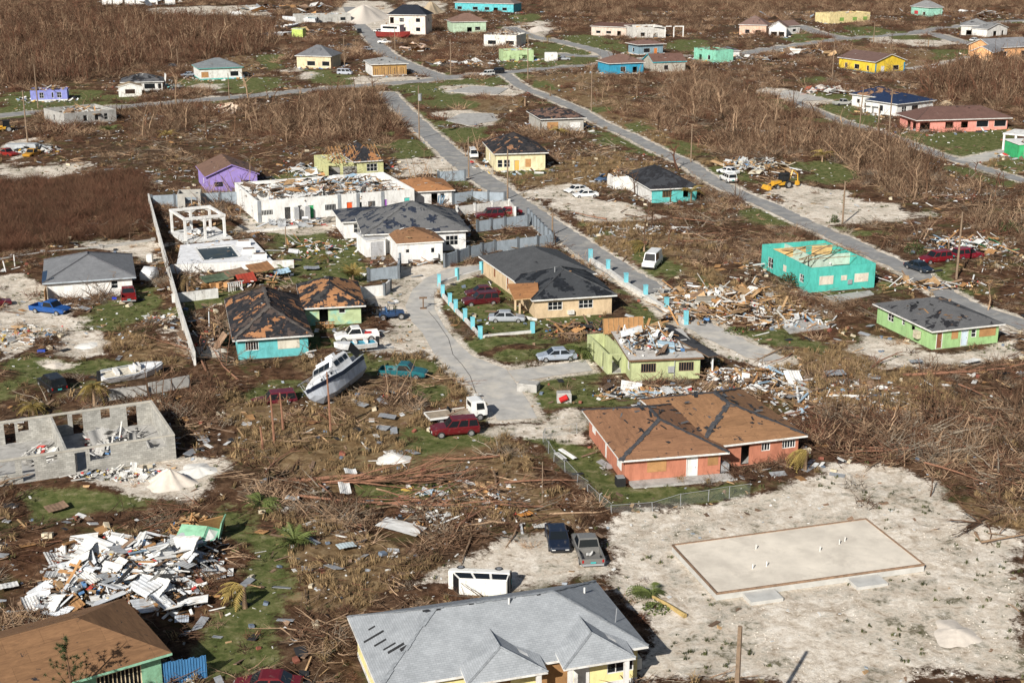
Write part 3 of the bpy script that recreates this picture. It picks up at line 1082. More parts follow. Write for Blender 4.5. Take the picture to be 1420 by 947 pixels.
# ------------------------------------------------------------------ houses
def hh(x, yb, yt, lo=2.3, hi=3.6):
    return max(lo, min(hi, HT(x, yb, yt)))

BEIGE, CREAM, YEL = (.56, .42, .27), (.66, .60, .42), (.80, .68, .26)
def RF(kind, rise, m, **k):
    return dict(kind=kind, rise=rise, m=m, **k)

# --- yellow house with the pale grey hip roof, bottom edge
def bottom_house():
    h = 2.75
    BL, BR, FR = G(481.6, 857, h), G(826, 807, h), G(903, 897, h)
    ux = (BR - BL).normalized()
    uy = Vector((-ux.y, ux.x, 0))
    Wd = (BR - BL).length
    D = abs((BR - FR).dot(uy))
    ov = .55
    F0 = BR - ux * Wd - uy * D
    F = Vector((F0.x, F0.y, 0)) + (ux + uy) * ov
    fr = (F, math.atan2(ux.y, ux.x), Wd - 2 * ov, D - 2 * ov)
    root = house('yellow_house', 'large yellow house with pale grey hipped shingle roof at the bottom edge', at=F)
    m = roofmat('pale_shingle', (.345, .365, .385), 0.0, 0.012, scale=.9, seed=2)
    wm = paint((.80, .70, .33), 'yellow_wall', dirty=.06)
    W2, D2 = fr[2], fr[3]
    block(root, fr, h, wm, [(0, .93, 1.9, .9, 2.4, 'win'), (0, .66, 1.8, .7, 2.3, 'board'), (0, .44, 1.4, .7, 2.3, 'board'), (0, .2, 1.6, .9, 2.2, 'win'), (3, .45, 1.4, .9, 2.2, 'panel', (.72, .66, .5)), (3, .8, 1.0, .9, 2.2, 'board'), (1, .4, 1.2, .9, 2.1, 'win')],
          RF('hip', 2.35, m, ov=ov, caps=mat('ridge_shingle', (.25, .265, .28), .9, .35, 5), capw=.16), plinth=M_white())
    # two front porches under small hipped gables
    loc = fr[0] - Vector(root.location)
    for x0, w in ((W2 * .31, 4.6), (W2 * .685, 4.2)):
        mb = MB()
        z0, zt, yb = h + .13, h + 1.45, 3.1
        a, b, c = x0 - .4, x0 + w + .4, -1.7
        mx = (a + b) / 2
        slopes(mb, [[(a, c, z0), (b, c, z0), (mx, c + 1.7, zt)], [(b, c, z0), (b, .2, z0 + .32), (mx, yb, zt), (mx, c + 1.7, zt)], [(a, .2, z0 + .32), (a, c, z0), (mx, c + 1.7, zt), (mx, yb, zt)]], .16)
        ro = mb.build('porch_roof', [m, M_white()], root, loc, fr[1], uv=True)
        for p, q in (((a, c, z0), (mx, c + 1.7, zt)), ((b, c, z0), (mx, c + 1.7, zt)), ((mx, c + 1.7, zt), (mx, yb, zt))):
            t = MB()
            t.tube([p, q], .09, 4)
            t.build('ridge_cap', MATS['ridge_shingle'], ro)
        for x in (x0, x0 + w - .3):
            b_ = MB()
            b_.b2((x, -1.6, 0), (x + .3, -1.3, h + .02))
            b_.build('porch_post', M_white(), root, loc, fr[1])
        b_ = MB()
        b_.b2((x0 + .9, -.05, .02), (x0 + 2.0, -.01, 2.1))
        b_.build('front_door', M_white(), root, loc, fr[1])
    # torn strips and vents
    dk = mat('felt', (.03, .03, .032))
    k = 2.35 / (D / 2)
    for u, v, l, w in ((1.2, 4.2, .9, .22), (1.0, 5.3, 1.5, .25), (1.6, 3.2, .9, .2), (1.9, 2.6, 1.2, .3), (2.3, 2.1, .5, .4), (1.1, 6.4, .5, .2)):
        z = h + .13 + u * k
        obj('torn_shingle', unit_box(dk), root, loc + Matrix.Rotation(fr[1], 3, 'Z') @ Vector((u - ov, v, z)), rot=(0, -math.atan(k), fr[1]), scale=(l, w, .03))
    for i in range(14):
        u = .3 + i * .075
        obj('torn_ridge', unit_box(dk), root, loc + Matrix.Rotation(fr[1], 3, 'Z') @ Vector((W2 * (.2 + .6 * random.random()), D2 / 2 + random.uniform(-.18, .18), h + .12 + 2.32)), rot=(0, 0, fr[1]), scale=(random.uniform(.12, .5), random.uniform(.08, .2), .05))
    for u, v in ((W2 - 1.6, 6.0), (W2 * .55, 4.0)):
        b = MB()
        zz = h + .1 + (min(W2 - u + ov, v + ov)) * k
        b.tube([(u, v, zz - .1), (u, v, zz + .45)], .07, 6, cap=True)
        b.build('vent_pipe', M_white(), root, loc, fr[1])
    b = MB()
    b.tube([(W2 - .9, 1.9, h + .4), (W2 - .6, 2.4, h + 1.6)], .03, 4)
    b.build('antenna_mast', M_metal(), root, loc, fr[1])
    b = MB()
    b.b2((W2 + .03, .6, .5), (W2 + .6, 1.5, 1.3))
    b.build('air_conditioner', paint((.6, .6, .58)), root, loc, fr[1])
bottom_house()

# --- brown plywood roof, bottom-left corner
def corner_house():
    h = 2.7
    BR, FR = G(172, 831, h), G(239, 907, h)
    uy = (BR - FR).normalized()
    ux = Vector((uy.y, -uy.x, 0))
    D = (BR - FR).length
    Wd = 17.0
    ov = .6
    F = FR - ux * Wd
    F = Vector((F.x, F.y, 0)) + (ux + uy) * ov
    fr = (F, math.atan2(ux.y, ux.x), Wd - 2 * ov, D - 2 * ov)
    root = house('brown_roof_house', 'house with bare brown plywood hip roof beside the white debris', at=F)
    block(root, fr, h, paint((.30, .58, .38), 'mint_trim'), [(0, .82, 3.0, .2, 2.3, 'bars', (.72, .60, .40)), (0, .5, 2.0, .3, 2.2, 'hole'), (1, .5, 1.6, .8, 2.1, 'hole')],
          RF('hip', 1.9, roofmat('corner_ply', (.16, .11, .08), .97, .02, ply=(.235, .130, .068), scale=.5, seed=5), ov=ov, fascia=paint((.32, .60, .42))))
corner_house()

# --- orange house with stripped roof
def orange_house():
    root = house('orange_house', 'orange house with plywood showing on its stripped hip roof', at=(866, 671))
    wm = paint((.47, .185, .115), 'orange_wall', dirty=.08)
    caps = mat('torn_hip_shingle', (.06, .06, .065), .95, .5, 3)
    m1 = roofmat('orange_ply', (.06, .06, .062), .84, .06, ply=(.245, .130, .074), scale=.55, seed=1)
    fr = frame3((866, 671), (998, 660), D=12.5)
    h = 2.4
    block(root, fr, h, wm, [(0, .33, 1.7, 1.0, 2.0, 'board'), (0, .70, .95, .05, 2.1, 'door', WHITE), (0, .92, .9, 1.2, 2.0, 'board'), (3, .15, 1.0, 1.0, 2.0, 'panel'), (3, .5, .35, .2, 2.1, 'panel'), (3, .86, 1.3, .9, 1.9, 'panel')],
          RF('hip', 1.75, m1, ov=.62, caps=caps, capw=.26))
    fr2 = frame3((972, 652.5), (1105.6, 636), D=13.0)
    block(root, fr2, h - .02, wm, [(0, .66, .9, 1.2, 2.0, 'bars'), (0, .9, 1.4, 1.2, 2.0, 'bars'), (0, .45, .9, .1, 2.0, 'hole')],
          RF('hip', 1.95, roofmat('orange_ply_b', (.07, .07, .072), .74, .10, ply=(.27, .148, .078), scale=.5, seed=3), ov=.62, caps=caps, capw=.30))
    loc = fr[0] - Vector(root.location)
    b = MB()
    b.b2((.4, -1.5, 0), (fr[2] + .9, -.03, .28))
    b.build('porch_slab', M_conc(), root, loc, fr[1])
    b = MB()
    b.b2((-.9, -.7, 0), (-.1, .1, .85))
    b.b2((-.85, -.65, .85), (-.15, .05, .93), 1)
    tag(b.build('air_conditioner', [M_dark(), M_metal()], root, loc, fr[1]))
    b = MB()
    b.b2((fr[2] + .15, .2, .28), (fr[2] + .95, 1.0, 1.05))
    b.build('air_conditioner', M_metal(), root, loc, fr[1])
    felts = [(mat('felt', (.03, .03, .032)), 5), (mat('torn_grey', (.11, .11, .115)), 2)]
    roof_litter(root, fr, h, 1.75, 34, felts)
    roof_litter(root, fr2, h, 1.95, 40, felts)
    for x, w, d_ in ((2.0, .5, .35), (4.1, .35, .3), (6.5, .4, .45)):
        obj('torn_felt', unit_sheet(mat('felt', (.03, .03, .032)), 2, False), root, loc + Matrix.Rotation(fr[1], 3, 'Z') @ Vector((x, 1.5 + .5 * d_, h + .75)), rot=(.28, 0, fr[1]), scale=(w * 2, d_ * 2, .5))
orange_house()

# --- pale green house, debris on its roof slab
def lime_house():
    root = house('pale_green_house', 'pale green house with debris heaped on its broken roof slab', at=(875, 529))
    wm = paint((.47, .51, .27), 'pale_green_wall', dirty=.1)
    fr = frame3((875, 529), (970, 525), D=9.5)
    h = hh(875, 529, 500)
    brn = mat('brown_pane', (.13, .085, .06), .7, .3)
    block(root, fr, h, wm, [(0, .25, 1.7, .95, 2.0, 'bars', (.20, .13, .09)), (0, .80, 1.7, .95, 2.0, 'bars', (.20, .13, .09)), (3, .85, 1.0, .9, 2.0, 'dark')],
          RF('flat', .25, paint((.50, .48, .45)), ov=.35, fascia=mat('brown_fascia', (.16, .09, .05)), th=.22))
    fr2 = frame3((842, 519), (868, 517), D=8.0)
    block(root, fr2, h - .1, wm, [(3, .75, .9, .05, 2.1, 'hole'), (3, .3, .9, .05, 2.1, 'hole'), (0, .5, 1.1, .05, 2.2, 'hole')])
    strew(root, (place(fr, -.3, .5), fr[1], fr[2] * .92, fr[3]), h + .2, 1.5, 46, 9, 240, pal_mixed(), plen=(1.0, 3.6), tilt=.45)
    # torn sheathing standing up and the surviving dark slope
    b = MB()
    for k in range(9):
        b.b2((k * .6, 0, 0), (k * .6 + .05, .08, 1.9))
    b.b2((0, .08, .1), (4.8, .12, 1.9), 1)
    o = b.build('sheathing_panel', [M_wood(), M_ply()], root, place(fr, -1.2, fr[3] + .3, h) - Vector(root.location), fr[1] + .08)
    o.rotation_euler = (-.25, 0, fr[1] + .08)
    mb = MB()
    w, D = fr[2], fr[3]
    slopes(mb, [[(w * .55, D - 1.0, h + 1.3), (w + .9, -.2, h + .15), (w + 2.4, 1.0, h - .1), (w * .95, D + 2.5, h + .3)]], .12)
    mb.build('surviving_roof_slope', [roofmat('lime_felt', (.07, .07, .075), .12, .3, seed=8), M_oldwood()], root, fr[0] - Vector(root.location), fr[1], uv=True)
    for x, y in ((w + 1.5, .6), (w + 1.9, 2.4)):
        b = MB()
        b.b2((x, y, 0), (x + .16, y + .16, h - .1))
        b.build('porch_post', M_white(), root, fr[0] - Vector(root.location), fr[1])
    b = MB()
    b.b2((w * .53, -.22, .9), (w * .62, -.005, 1.6))
    b.tube([(w * .62, -.1, .1), (w * .63, -.1, h + .9)], .05, 5)
    b.build('meter_box', M_metal(), root, fr[0] - Vector(root.location), fr[1])
    return fr
LIME = lime_house()

# --- beige house with black torn roof behind the cyan pillars
def beige_house():
    root = house('beige_house', 'beige house with black torn hip roof beside the cyan pillars', at=(742, 442))
    wm = paint((.60, .455, .29), 'beige_wall', dirty=.06)
    fr = frame3((742, 442), (848, 435), D=11.5)
    h = hh(742, 442, 416)
    dk = roofmat('black_shingle', (.058, .062, .068), .03, .42, felt=(.014, .016, .020), scale=.3, seed=4)
    gy = roofmat('charcoal_shingle', (.082, .085, .090), .015, .18, scale=.25, seed=6)
    block(root, fr, h, wm, [(0, .26, 1.9, .95, 2.05, 'win'), (0, .66, 1.9, .95, 2.05, 'win'), (1, .4, 1.2, .9, 2.0, 'win')], RF('hip', 2.3, dk, ov=.55, caps=mat('dark_cap', (.06, .062, .066), .9, .4)), plinth=None)
    L, F2 = G(671, 384), G(722, 418)
    e = (F2 - L)
    fr2 = frame3((716, 414), (820, 404), D=13.5)
    block(root, fr2, h + .03, wm, [(3, .75, .8, .4, 2.1, 'door', (.22, .07, .03)), (3, .35, .7, .8, 2.0, 'bars', (.35, .15, .08))], RF('hip', 2.35, gy, ov=.55))
    loc = fr[0] - Vector(root.location)
    for x, y in ((-1.8, 1.2), (-1.8, 3.6)):
        b = MB()
        b.b2((x, y, 0), (x + .22, y + .22, h))
        b.build('porch_post', wm, root, loc, fr[1])
    mb = MB()
    slopes(mb, [[(-2.6, .4, h + .1), (.6, .3, h + .2), (1.2, 3.4, h + 1.3), (-2.4, 5.2, h + .9)]], .12)
    mb.build('torn_porch_roof', [roofmat('porch_ply', (.05, .05, .05), .93, .05, seed=9), M_wood()], root, loc, fr[1], uv=True)
    b = MB()
    b.b2((fr[2] * .42, -.4, .35), (fr[2] * .50, -.005, .85))
    b.build('air_conditioner', M_white(), root, loc, fr[1])
    for x, y, z in ((6.5, 7, 1.3), (4, 5.5, 2.2)):
        b = MB()
        b.tube([(x, y, h + z - .4), (x, y, h + z + .5)], .07, 6)
        b.build('vent_pipe', M_metal(), root, loc, fr[1])
    roof_litter(root, fr, h, 2.3, 10, [(mat('felt', (.03, .03, .032)), 3), (M_ply(), 1)])
beige_house()

# --- big white house with blue-black roof
def white_compound_house():
    root = house('white_house', 'large white house with torn blue-black hip roof inside the grey walls', at=(550, 365))
    wm = paint((.76, .75, .73), 'white_wall', dirty=.04)
    blk = roofmat('blue_black_shingle', (.150, .150, .152), .02, .42, felt=(.022, .028, .044), scale=.42, seed=12)
    h = 3.0
    fr1 = frame3((508, 352.5), (646, 346.5), D=14.5)
    block(root, fr1, h, wm, [(0, .86, 1.9, .8, 2.3, 'win'), (1, .5, 1.4, .9, 2.1, 'win')], RF('hip', 3.2, blk, ov=.6, caps=mat('grey_cap', (.14, .14, .14), .9, .4), capw=.45))
    fr2 = frame3((478, 331), (545, 327), D=9)
    block(root, fr2, h - .4, wm, [(0, .28, 1.4, .8, 2.2, 'win'), (0, .65, 1.2, .05, 2.1, 'hole'), (3, .6, .8, .9, 2.0, 'dark')], RF('hip', 1.1, roofmat('felted_roof', (.13, .13, .135), .05, .55, felt=(.024, .030, .045), scale=.3, seed=14), ov=.5))
    fr3 = frame3((552, 366), (614, 362), D=8)
    block(root, fr3, h - .1, wm, [(0, .22, .6, 1.5, 2.1, 'dark'), (0, .78, .6, 1.3, 2.1, 'dark'), (3, .3, .9, .05, 2.0, 'door', (.55, .55, .53))], RF('hip', 1.3, roofmat('wing_ply', (.05, .05, .055), .86, .06, ply=(.24, .13, .07), scale=.4, seed=13), ov=.2))
    roof_litter(root, fr3, h, 1.3, 8, pal_mixed())
    # garage wing with grey door
    fr4 = frame3((508, 357), (535, 354.5), D=5)
    block(root, fr4, 2.5, wm, [(0, .62, 2.0, .03, 2.2, 'garage', (.42, .42, .43))], RF('flat', .1, paint((.5, .5, .5)), ov=.1, th=.15))
    b = MB()
    b.b2((5.0, -.45, .6), (5.9, -.01, 1.3))
    b.build('air_conditioner', M_white(), root, fr3[0] - Vector(root.location), fr3[1])
    strew(root, (place(fr3, 2, -1.6), fr3[1], 4, 1.4), .02, .2, 8, 2, 30, pal_wood())
white_compound_house()

# --- roofless white row building (motel)
def motel():
    root = house('roofless_row_building', 'long white roofless building with green and orange doors', 'building', at=(358, 309))
    wm = paint((.75, .74, .71), 'motel_white', dirty=.08)
    fr = frame3((358, 309), (575, 291), L=(335, 281))
    h = hh(358, 309, 278)
    block(root, fr, h, wm, [(0, .06, 1.9, 1.1, 2.0, 'bars'), (0, .185, 1.0, .05, 2.2, 'hole'), (0, .26, .9, .05, 2.3, 'hole'), (0, .33, .95, .05, 2.2, 'door', (.06, .42, .16)), (0, .455, 1.9, 1.1, 2.1, 'bars', (.4, .4, .4)), (0, .575, .95, .05, 2.2, 'door', (.78, .12, .03)), (0, .64, 1.0, 1.0, 2.1, 'dark'), (0, .72, 1.3, 1.1, 2.1, 'bars', (.4, .4, .4)), (0, .80, .95, .05, 2.2, 'door', (.30, .10, .42)), (0, .95, .95, .05, 2.2, 'door', (.10, .55, .48)), (3, .3, .9, .9, 2.1, 'win'), (3, .75, .9, .9, 2.1, 'win')])
    partitions(root, fr, h - .3, wm, xs=(.14, .27, .40, .52, .64, .76, .88), ys=(.55,))
    strew(root, fr, h - .7, 1.3, 130, 60, 500, pal_mixed() + [(M_oldwood(), 5)], plen=(1.5, 5.5), tilt=.18)
    loc = fr[0] - Vector(root.location)
    for x in (.0, .5, .62, .78):
        b = MB()
        b.b2((fr[2] * x + .02, -.10, 0), (fr[2] * x + .55, -.004, h - .02))
        b.build('grey_pilaster', paint((.27, .29, .31)), root, loc, fr[1])
    for u in (.22, .29):
        b = MB()
        b.b2((fr[2] * u, -1.0, 0), (fr[2] * u + .7, -.3, 2.2))
        b.build('fridge', M_metal(), root, loc, fr[1])
    heap('debris_strip', 'grey roofing scraps lying before the white row building', 408, 312, 7, 1.6, .5, 14, 12, 60, pal_white() + [(M_metal(), 8)])
motel()

def hut():
    root = house('plywood_roof_hut', 'white hut with bare brown roof behind the white row building', at=(575, 287))
    fr = frame3((566, 287), (627, 284), D=10)
    h = hh(627, 284, 264)
    block(root, fr, h, paint((.72, .71, .68)), [(0, .6, 1.1, .05, 2.1, 'hole'), (0, .78, .8, 1.2, 2.1, 'dark')], RF('hip', 1.3, roofmat('hut_ply', (.06, .06, .06), .95, .03, ply=(.36, .175, .08), seed=21), ov=.5))
    roof_litter(root, fr, h, 1.3, 8, pal_wood())
    for k in range(3):
        obj('leaning_board', unit_box(paint((.25, .40, .55))), root, place(fr, 5.2 + .4 * k, -.7, 1.0) - Vector(root.location), rot=(.5, .1 * k, fr[1]), scale=(.25, .05, 2.2))
hut()

# --- turquoise house pair with dark torn roofs
def turquoise_houses():
    root = house('turquoise_house', 'turquoise house with dark torn hip roof beside the compound wall', at=(331, 499))
    wm = paint((.13, .46, .47), 'turquoise_wall', dirty=.1)
    fr = frame3((331, 499), (428, 492), D=17)
    h = hh(331, 499, 471)
    block(root, fr, h, wm, [(0, .2, 1.5, 1.0, 2.1, 'bars'), (0, .72, 2.4, 1.0, 2.1, 'panel', (.62, .58, .48)), (3, .85, 1.2, .9, 2.0, 'dark')],
          RF('hip', 2.5, roofmat('dark_red_shingle', (.095, .072, .062), .34, .22, ply=(.36, .175, .085), scale=.4, seed=31), ov=.6, caps=mat('brown_cap', (.10, .085, .075), .9, .4), axis='y', capw=.3))
    roof_litter(root, fr, h, 2.2, 10, pal_wood())
    r2 = house('mottled_house', 'yellow and turquoise mottled house with dark plywood-patched roof', at=(430, 452))
    wm2 = mat('mottled_wall', (.42, .50, .28), .9, .25, 1.0, dirt=(.16, .45, .43), da=.45, dscale=.5)
    fr2 = frame3((424, 452), (501, 448), D=11)
    h2 = hh(501, 448, 424)
    block(r2, fr2, h2, wm2, [(0, .66, .8, 1.4, 2.1, 'dark'), (0, .33, 1.1, .05, 2.1, 'hole')], RF('hip', 1.9, roofmat('patched_dark', (.065, .062, .060), .45, .22, ply=(.38, .19, .09), scale=.32, seed=34), ov=.6))
    b = MB()
    for k in range(5):
        b.b2((k * .5, 0, 0), (k * .5 + .1, .1, 1.0))
    b.b2((-.1, .1, .5), (2.3, .14, .62)); b.b2((-.1, .1, .1), (2.3, .14, .22)); b.b2((-.1, .1, .82), (2.3, .14, .94))
    b.b2((0, .2, 0), (2.2, 1.2, .35))
    tag(b.build('wooden_pallet', M_ply(), None, place(fr2, 1.2, -2.0), fr2[1]), 'wooden pallet railing before the mottled yellow and turquoise house', 'pallet')
turquoise_houses()

# --- white house with grey hip roof on the left
def left_white_house():
    root = house('white_cottage', 'white cottage with grey pyramid roof beside the blue pickup', at=(67, 416))
    fr = frame3((67, 416), (184.6, 407.5), D=12.3)
    h = hh(67, 416, 394)
    m = roofmat('mid_grey_shingle', (.20, .205, .215), 0, .04, scale=.35, seed=41)
    block(root, fr, h, paint((.78, .76, .72), 'cottage_white', dirty=.03), [(0, .37, 1.7, .9, 1.9, 'shutter'), (0, .79, .9, .9, 2.0, 'win'), (1, .5, 1.2, .9, 2.0, 'win')],
          RF('hip', 2.1, m, ov=.55, caps=mat('charcoal_cap', (.10, .10, .11), .9, .4), fascia=paint((.45, .50, .55))))
    loc = fr[0] - Vector(root.location)
    b = MB()
    for k in range(6):
        b.b2((-2.6 + k * .42, -.02 + k * .02, 0), (-2.6 + k * .42 + .40, .03 + k * .02, 1.9))
    tag(b.build('plywood_fence', M_ply(), None, fr[0], fr[1] + 1.45), 'orange plywood fence beside the white cottage', 'fence')
    mb = MB()
    slopes(mb, [[(-.6, -.5, h + .16), (.9, .3, h + .55), (1.1, 5.5, h + .62), (-.6, 5.8, h + .17)]], .02)
    mb.build('blue_tarp', [mat('tarp_blue', (.03, .055, .10), .6), M_dark()], root, loc, fr[1], uv=True)
left_white_house()

# --- concrete block ruin, left edge
def ruin():
    root = house('block_ruin', 'roofless grey concrete block ruin with empty openings', 'ruin', at=(120, 656))
    h = hh(244.6, 636, 604)
    f, a, Wd, _ = frame3((-70, 685.5), (244.6, 636), D=8)
    BRp = G(226.6, 554.4, h)
    D = (BRp - place((f, a, Wd, 8), Wd, 0, h)).dot(Vector((-math.sin(a), math.cos(a), 0)))
    fr = (f, a, Wd, D)
    blockm = MATS.get('block') or cmu('block')
    W3 = Wd
    k = lambda px: (px + 70) / 314.6
    block(root, fr, h, blockm, [(0, k(4), 2.0, 1.0, 2.2, 'hole'), (0, k(37), 1.1, .03, 2.1, 'hole'), (0, k(70), 1.0, 1.5, 2.2, 'hole'), (0, k(109), 1.0, .03, 2.1, 'hole'), (0, k(137), 1.9, 1.1, 2.35, 'hole'), (0, k(218), 1.9, 1.4, 2.35, 'hole'),
        (2, 1 - k(30), 1.0, .03, 2.2, 'hole'), (2, 1 - k(50), 1.0, 1.2, 2.2, 'hole'), (2, 1 - k(103), 1.6, 1.2, 2.3, 'hole'), (2, 1 - k(130), 1.0, .03, 2.2, 'hole'), (2, 1 - k(172), .9, 1.3, 2.3, 'hole'), (2, 1 - k(212), 1.0, .03, 2.2, 'hole')], t=.2)
    loc = f - Vector(root.location)
    b = MB()
    x = Wd * k(90)
    b.b2((x, .205, .1), (x + .9, .9, h - .03))
    b.b2((x, .9, .1), (x + .2, D - .205, h - .04))
    b.build('partition', blockm, root, loc, a)
    b = MB()
    b.b2((-.01, -.02, h), (Wd + .02, .22, h + .16)); b.b2((-.01, D - .22, h), (Wd + .02, D + .02, h + .16)); b.b2((Wd - .22, .22, h), (Wd + .02, D - .22, h + .16))
    b.build('ring_beam', mat('beam_concrete', (.46, .43, .37), .9, .2, 1.5), root, loc, a)
    strew(root, (place(fr, Wd * k(125), 1.0), a, Wd * .30, D - 2), .1, 1.0, 16, 10, 220, pal_rubble(), ssize=(.8, 1.6), tilt=.5)
    strew(root, (place(fr, Wd * k(40), 2.0), a, Wd * .13, D - 4), .1, .3, 5, 2, 50, pal_rubble())
    for (x, y, rx, ry, sc) in ((Wd * k(150), D * .55, .9, .1, 1.6), (Wd * k(160), D * .65, .7, .5, 1.3)):
        obj('broken_slab', unit_sheet(M_conc(), 1, False), root, loc + Matrix.Rotation(a, 3, 'Z') @ Vector((x, y, .9)), rot=(rx, ry, a + .4), scale=(sc, sc * 1.4, 3))
    return fr
def cmu(name):
    m, nt, b = _new(name)
    tc = N(nt, 'ShaderNodeTexCoord')
    sep = N(nt, 'ShaderNodeSeparateXYZ')
    nt.links.new(tc.outputs['Object'], sep.inputs[0])
    cb = N(nt, 'ShaderNodeCombineXYZ')
    nt.links.new(math_(nt, 'ADD', sep.outputs[0], sep.outputs[1]), cb.inputs[0])
    nt.links.new(sep.outputs[2], cb.inputs[1])
    br = N(nt, 'ShaderNodeTexBrick', i_Scale=1.0)
    br.inputs['Brick Width'].default_value = .41
    br.inputs['Row Height'].default_value = .205
    br.inputs['Mortar Size'].default_value = .012
    br.inputs['Color1'].default_value = (.47, .455, .42, 1)
    br.inputs['Color2'].default_value = (.33, .32, .295, 1)
    br.inputs['Mortar'].default_value = (.24, .23, .21, 1)
    nt.links.new(cb.outputs[0], br.inputs[0])
    n1 = noise(nt, tc.outputs['Object'], .8, 7, .7)
    c = mix(nt, 1.0, br.outputs[0], ramp(nt, n1, [(.3, (.72, .71, .69, 1)), (.7, (1.2, 1.2, 1.18, 1))]), 'MULTIPLY')
    nt.links.new(c, b.inputs['Base Color'])
    b.inputs['Roughness'].default_value = .95
    MATS[name] = m
    return m
RUIN = ruin()

# --- aqua roofless house
def aqua_house():
    root = house('aqua_roofless_house', 'bright aqua house with its roof gone and rooms open', at=(1122, 406))
    wm = paint((.085, .47, .395), 'aqua_wall', dirty=.12)
    fr = frame3((1122, 406), (1212, 398.6), L=(1066, 370))
    h = hh(1122, 406, 372)
    block(root, fr, h, wm, [(0, .25, 2.0, 1.0, 2.1, 'panel', (.66, .60, .50)), (0, .52, .8, 1.4, 2.0, 'panel', (.66, .60, .50)), (0, .79, 2.0, 1.0, 2.1, 'panel', (.66, .60, .50)), (3, .84, 1.2, .9, 2.0, 'win'), (3, .2, 1.5, .6, 2.1, 'win'), (3, .5, .8, 1.2, 2.0, 'panel', (.66, .60, .50)), (2, .5, 1.4, 1.2, 2.2, 'win')])
    partitions(root, fr, h, paint((.50, .60, .50)), xs=(.35,), ys=(.45,))
    partitions(root, fr, h, paint((.70, .46, .20)), ys=(.80,))
    strew(root, fr, .3, 1.8, 34, 6, 110, pal_wood(), plen=(2, 5.5), tilt=.25)
    for k in range(7):
        obj('fallen_truss', unit_box(M_oldwood() if k % 2 else M_wood()), root, place(fr, fr[2] * .5, fr[3] * (.3 + .08 * k), h + .05) - Vector(root.location), rot=(0, random.gauss(0, .1), fr[1] + random.gauss(0, .35)), scale=(fr[2] * .9, .1, .08))
    b = MB()
    b.b2((fr[2] * .58, -.2, .8), (fr[2] * .64, -.004, 1.4))
    b.build('meter_box', M_metal(), root, fr[0] - Vector(root.location), fr[1])
aqua_house()

# --- lime green house on the right
def green_house():
    root = house('lime_green_house', 'lime green house with grey torn gable roof near the aqua house', at=(1292, 485))
    wm = paint((.33, .52, .23), 'lime_wall', dirty=.1)
    fr = frame3((1292, 485), (1383, 475), L=(1213, 448))
    h = hh(1292, 485, 461)
    block(root, fr, h, wm, [(0, .10, .7, .05, 2.0, 'door', (.25, .10, .05)), (0, .33, .8, 1.1, 2.0, 'board'), (0, .48, .85, .05, 2.1, 'door', (.55, .65, .72)), (0, .62, .7, 1.0, 2.0, 'win'), (0, .83, 2.2, 1.0, 2.0, 'board'), (3, .25, 1.3, 1.0, 2.0, 'win'), (3, .48, .6, 1.3, 2.0, 'win'), (3, .65, .9, 1.2, 1.8, 'hole')],
          RF('hip', 1.7, roofmat('grey_torn', (.125, .125, .128), .22, .22, ply=(.22, .12, .075), scale=.42, seed=51), ov=.5, axis='y'))
    roof_litter(root, fr, h, 1.7, 26, [(M_oldwood(), 6), (M_ply(), 2), (M_dark(), 3)])
    b = MB()
    b.box((-.4, 2.6, 1.2), (.5, .9, .9), mi=0)
    b.build('water_tank', paint((.55, .50, .38)), root, fr[0] - Vector(root.location), fr[1])
green_house()

# --- teal trimmed house, middle right
def teal_house():
    root = house('teal_front_house', 'white house with turquoise front and black roof among brown brush', at=(904, 282))
    fr = frame3((904, 282), (966, 279), L=(856, 260))
    h = hh(904, 282, 263)
    block(root, fr, h, paint((.12, .50, .48), 'teal_front', dirty=.12), [(0, .33, 1.7, .9, 2.1, 'bars', (.3, .2, .1)), (0, .75, 1.0, .8, 2.1, 'hole'), (3, .5, 1.2, .9, 2.0, 'dark')],
          RF('hip', 2.2, roofmat('teal_black_roof', (.05, .053, .06), .10, .45, ply=(.28, .15, .08), seed=55), ov=.5, axis='y'))
    b = MB()
    b.b2((-.06, .2, 0), (-.005, fr[3] - .1, h - .05))
    b.build('white_side_cladding', M_white(), root, fr[0] - Vector(root.location), fr[1])
    b = MB()
    b.b2((-3.4, fr[3] - 3.2, 0), (-.1, fr[3] - 3.0, 2.6))
    b.b2((-3.4, fr[3] - 3.0, 0), (-3.2, fr[3] + .5, 2.7))
    b.build('lean_to_wall', M_white(), root, fr[0] - Vector(root.location), fr[1])
    strew(root, (place(fr, -3.5, fr[3] - 3), fr[1], 5, 5), h, .8, 14, 5, 40, pal_wood())
teal_house()

